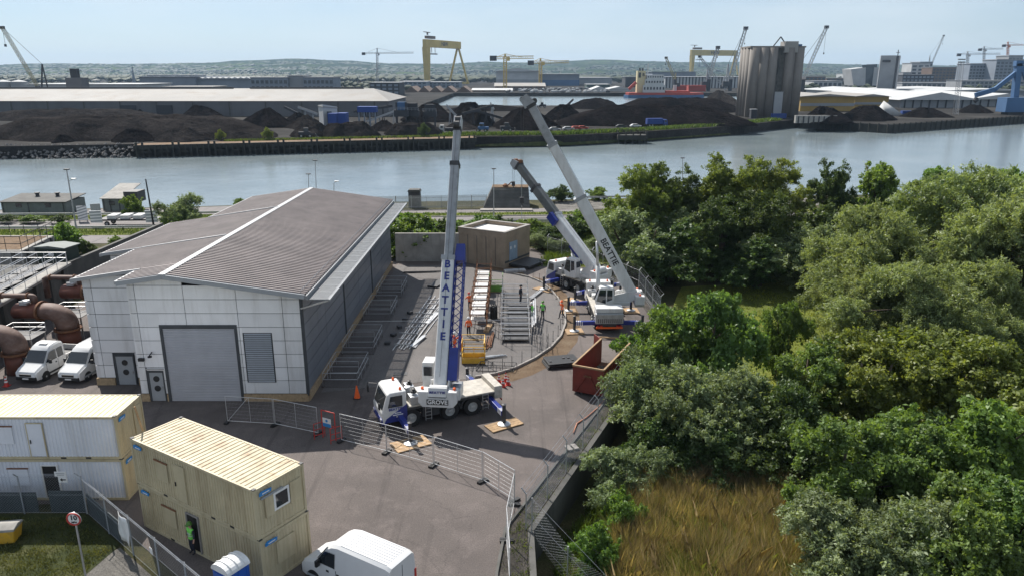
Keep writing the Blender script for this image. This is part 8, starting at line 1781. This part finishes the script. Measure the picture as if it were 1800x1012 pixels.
# scrub behind the yard and along the roads
def shrub(key, label, px, top, Y, rz, w=1.2, leaf=None, group='roadside shrubs'): tpx(key, label, px, top, Y, rz, wide=w, leaf=leaf, name='shrub', cat='shrub', group=group)
SH = [('brightbush', 'bright green shrub behind the concrete wall, nearest the building', 712, 380, 99, 1.4), ('brightbush', 'bright green shrub second from the building behind the concrete wall', 742, 382, 98, 1.6), ('bushdark', 'dark green shrub behind the concrete wall left of the tall boom', 768, 388, 99, 1.1), ('brightbush', 'green shrub directly behind the tall boom', 800, 385, 102, 1.4), ('brightbush', 'green shrub above the substation roof, left', 840, 380, 107, 1.3), ('bushdark', 'dark shrub above the substation roof, right', 885, 381, 108, 1.1), ('brightbush', 'light green shrub right of the substation', 935, 388, 106, 1.5), ('sallow', 'pale grey-green bramble mound right of the substation', 950, 412, 100, 1.5), ('sallow', 'pale grey-green bramble mound behind the farthest crane', 990, 420, 99, 1.6), ('bushdark', 'dark shrub under the dark boom', 975, 395, 103, 1.4), ('bushdark', 'dark green shrub behind the boom of the farthest crane', 1010, 385, 108, 1.5), ('brightbush', 'green shrub between the two leaning booms', 1025, 372, 112, 1.6), ('sallow', 'grey-green shrub behind the right crane boom', 1055, 420, 97, 1.6), ('bushdark', 'dark shrub behind the right crane', 1085, 405, 99, 1.6), ('brightbush', 'green shrub left of the back tree row', 1085, 365, 110, 1.6), ('bushdark', 'round dark bush at the river edge on the right', 987, 328, 140, 1.3), ('brightbush', 'low green bush at the river edge farther right', 1048, 330, 142, 1.6), ('brightbush', 'young tree behind the green kiosk', 105, 395, 97, 1.0), ('bushdark', 'brown-green shrub right of the green kiosk', 150, 425, 97, .9), ('brightbush', 'low green shrub right of the kiosk by the palisade', 165, 432, 99, 1.1), ('brightbush', 'low shrub behind the grey roof, left', 205, 415, 100, 1.0), ('sallow', 'sparse twiggy tree above the roof near the trailer', 318, 347, 112, 1.1), ('brightbush', 'green shrub under the sparse twiggy tree', 305, 372, 110, 1.2), ('brightbush', 'small green bush at the river edge above the roof', 421, 350, 131, 1.1), ('brightbush', 'bush beside the small quayside hut', 232, 345, 125, .8), ('bushdark', 'hedge shrub at the far left below the quayside cabin', 10, 378, 119, 2.0), ('brightbush', 'hedge shrub left of the striped marker board', 55, 378, 119, 2.0), ('bushdark', 'hedge shrub just left of the tall lamp post', 105, 378, 119, 1.6)]
for i, (k, lab, px, top, Y, w) in enumerate(SH): shrub(k, lab, px, top, Y, i * 1.1, w)
for px, top, lab in ((385, 229, 'leftmost round bush on the jetty deck'), (470, 226, 'middle round bush on the jetty deck'), (743, 218, 'dark conical bush at the right end of the jetty')): tpx('bushdark', lab, px, top, {385: 270, 470: 273, 743: 288}[px], px, wide=.75, name='shrub', cat='shrub', group='bushes on the jetty', leaf='olive' if px < 700 else 'dark')
tpx('brightbush', 'tuft of weeds growing on the building roof eave', 597, 432, 57.5, 0, wide=1, name='shrub', cat='shrub') if False else None
# ---- grasses and reeds
def blades(name, label, cat, pts, h, w, m, seed, lean=.25, zf=None, clump=0.0):
    g = np.random.default_rng(seed); P = np.array(pts); n = len(P); hh = h * (.55 + .6 * g.random(n)); a = g.random(n) * 6.283; ln = g.normal(size=(n, 2)) * lean + np.array([(nz2(x, y, .9), nz2(y + 7, x, 1.1)) for x, y in pts]) * clump; Z = np.array([(zf or low_z)(x, y) for x, y in pts]) - .05
    dx, dy = np.cos(a) * w, np.sin(a) * w; V = np.empty((n, 5, 3)); V[:, 0] = np.stack([P[:, 0] - dx, P[:, 1] - dy, Z], 1); V[:, 1] = np.stack([P[:, 0] + dx, P[:, 1] + dy, Z], 1)
    mx, my = P[:, 0] + ln[:, 0] * hh * .35, P[:, 1] + ln[:, 1] * hh * .35; V[:, 2] = np.stack([mx + dx * .8, my + dy * .8, Z + hh * .6], 1); V[:, 3] = np.stack([P[:, 0] + ln[:, 0] * hh, P[:, 1] + ln[:, 1] * hh, Z + hh], 1); V[:, 4] = np.stack([mx - dx * .8, my - dy * .8, Z + hh * .6], 1)
    me = bpy.data.meshes.new(name); me.vertices.add(n * 5); me.vertices.foreach_set('co', V.reshape(-1)); me.loops.add(n * 5); me.loops.foreach_set('vertex_index', np.arange(n * 5, dtype=np.int32)); me.polygons.add(n); me.polygons.foreach_set('loop_start', np.arange(0, n * 5, 5, dtype=np.int32)); me.polygons.foreach_set('loop_total', np.full(n, 5, dtype=np.int32))
    at = me.attributes.new('leaf', 'FLOAT', 'FACE'); at.data.foreach_set('value', g.random(n).astype(np.float32)); me.update(calc_edges=True); me.materials.append(m); o = bpy.data.objects.new(name, me); COL.objects.link(o); o['kind'] = 'stuff'; o['label'] = label; o['category'] = cat; return o
REED = foliage('reed_straw', (.19, .135, .08), (.40, .30, .185), .35, .9); REEDG = foliage('reed_green', (.10, .14, .035), (.22, .27, .075), .35, .5); GRD = foliage('dull_blade', (.06, .075, .02), (.17, .17, .06), .3, .8); GRM = foliage('meadow_blade', (.14, .18, .03), (.30, .33, .06), .4, .2); GR = foliage('grass_blade', (.06, .10, .02), (.15, .2, .045), .3, .6)
def fill(poly, n, seed, dens=None):
    rr = random.Random(seed); out = []; xs = [p[0] for p in poly]; ys = [p[1] for p in poly]
    while len(out) < n:
        x, y = rr.uniform(min(xs), max(xs)), rr.uniform(min(ys), max(ys)); ins = False; j = len(poly) - 1
        for i in range(len(poly)):
            if (poly[i][1] > y) != (poly[j][1] > y) and x < (poly[j][0] - poly[i][0]) * (y - poly[i][1]) / (poly[j][1] - poly[i][1]) + poly[i][0]: ins = not ins
            j = i
        if ins and (dens is None or rr.random() < dens(x, y)): out.append((x, y))
    return out
reedp = [gp(px, py, -2) for px, py in ((1085, 905), (1120, 870), (1190, 850), (1330, 840), (1395, 870), (1400, 1010), (1420, 1120), (1080, 1120), (1075, 990))]
blades('reed_bed', 'bed of tall brown dried reeds at the bottom of the picture', 'reeds', fill(reedp, 36000, 1, lambda x, y: .25 + .75 * (nz2(x, y, .9) > -.2)), 2.3, .010, REED, 1, .2, None, .3); blades('reed_shoots', 'young green shoots among the brown reeds', 'reeds', fill(reedp, 26000, 2, lambda x, y: .25 + .75 * (nz2(x + 5, y, .8) > .1)), 1.9, .014, REEDG, 2, .3, None, .3)
ditch = [gp(px, py, -2) for px, py in ((950, 1120), (985, 960), (1050, 870), (1100, 800), (1140, 760), (1180, 790), (1120, 880), (1085, 960), (1085, 1120))]
blades('ditch_grass', 'rough yellow-green grass along the ditch', 'grass', fill(ditch, 9000, 3, lambda x, y: .3 + .7 * (nz2(x, y, .9) > 0)), .6, .022, GR, 3, .4)
blades('meadow_grass', 'long grass in the sunlit meadow behind the trees', 'grass', fill([(17, 60), (20, 86), (33, 91), (47, 83), (53, 60), (40, 46), (22, 46)], 26000, 4, lambda x, y: .2 + .8 * (nz2(x, y, .5) > -.1)), .4, .03, GRM, 4, .5)
blades('bank_grass', 'bright long grass right of the substation', 'grass', fill([(3.2, 91.2), (6, 103), (-1, 109), (16, 112), (18, 100), (13, 93.5), (10, 91)], 9000, 5), .7, .04, GR, 5, .4, zf=lambda x, y: .03 if not (x > wall_x(y) and y < 103) else max(low_z(x, y), -.0))
blades('roadside_weeds', 'weedy grass patch beside the speed sign', 'grass', fill([(-23.1, 27.4), (-21.3, 29), (-20.5, 33.2), (-23.9, 35.9), (-30, 35.8), (-27.6, 33.5), (-25.3, 31.6)], 7000, 6, lambda x, y: .35 + .65 * (nz2(x, y, 1.3) > -.1)), .2, .016, GRD, 6, .5, zf=lambda x, y: 0)
blades('verge_weeds', 'straggling weeds along the yard edge verge', 'grass', fill([(-.5, 24), (-.6, 31), (-.2, 34.8), (6.6, 49.5), (7.2, 49.2), (.9, 34.6), (1.1, 24)], 1600, 7, lambda x, y: .15 + .85 * (nz2(x, y, 1.7) > .3)), .22, .015, GR, 7, .5, zf=lambda x, y: .02)
blades('road_verge_grass', 'rough grass on the riverside verges', 'grass', fill([(-110, 109), (-60, 109.8), (0, 115.8), (30, 118), (30, 120), (0, 119), (-60, 114), (-110, 112)], 9000, 8) + fill([(-110, 120.5), (-60, 121.5), (0, 125.5), (30, 127.5), (30, 129.3), (0, 128), (-60, 125.6), (-110, 122.6)], 8000, 9), .4, .05, GR, 8, .5, zf=lambda x, y: 0)
bl = [(-20 + i * .05, 0) for i in range(10)]
def bankpt(n, seed):
    rr = random.Random(seed); out = []; ln_ = [(-24, 290), (20, 294), (52, 312), (100, 347), (137, 386)]
    for i in range(n):
        k = rr.randrange(4); t_ = rr.random(); out.append((ln_[k][0] + (ln_[k + 1][0] - ln_[k][0]) * t_ - rr.random() * 4, ln_[k][1] + (ln_[k + 1][1] - ln_[k][1]) * t_ + rr.random() * 7 - 1))
    return out
blades('far_bank_weeds', 'green weeds growing along the far river bank', 'grass', bankpt(6000, 10), 1.3, .25, GR, 10, .5, zf=lambda x, y: .2)
blades('jetty_weeds', 'strip of green weeds along the back of the jetty', 'grass', [(J0.x + ju.x * s_ + jn.x * (8 + random.Random(i).random() * 3), J0.y + ju.y * s_ + jn.y * (8 + random.Random(i + 9).random() * 3)) for i, s_ in enumerate(np.linspace(28, LJ - 2, 2500))], .9, .2, GR, 11, .5, zf=lambda x, y: 0)
HAZE = 6e-5
# ================================================================== haze: even air over the whole place
b = MB(); b.box(-9500, 9500, -400, 14500, -12, 330)
hm = bpy.data.materials.new('haze_air'); hm.use_nodes = True; _t = hm.node_tree; _t.nodes.remove(_t.nodes['Principled BSDF'])
pv = _t.nodes.new('ShaderNodeVolumePrincipled'); pv.inputs['Color'].default_value = (.55, .76, 1, 1); pv.inputs['Density'].default_value = HAZE; pv.inputs['Anisotropy'].default_value = .1
_t.links.new(pv.outputs[0], _t.nodes['Material Output'].inputs['Volume'])
o = b.build('haze', hm); o['kind'] = 'stuff'; o['label'] = 'thin pale blue haze over the far shore and hills'; o['category'] = 'haze'
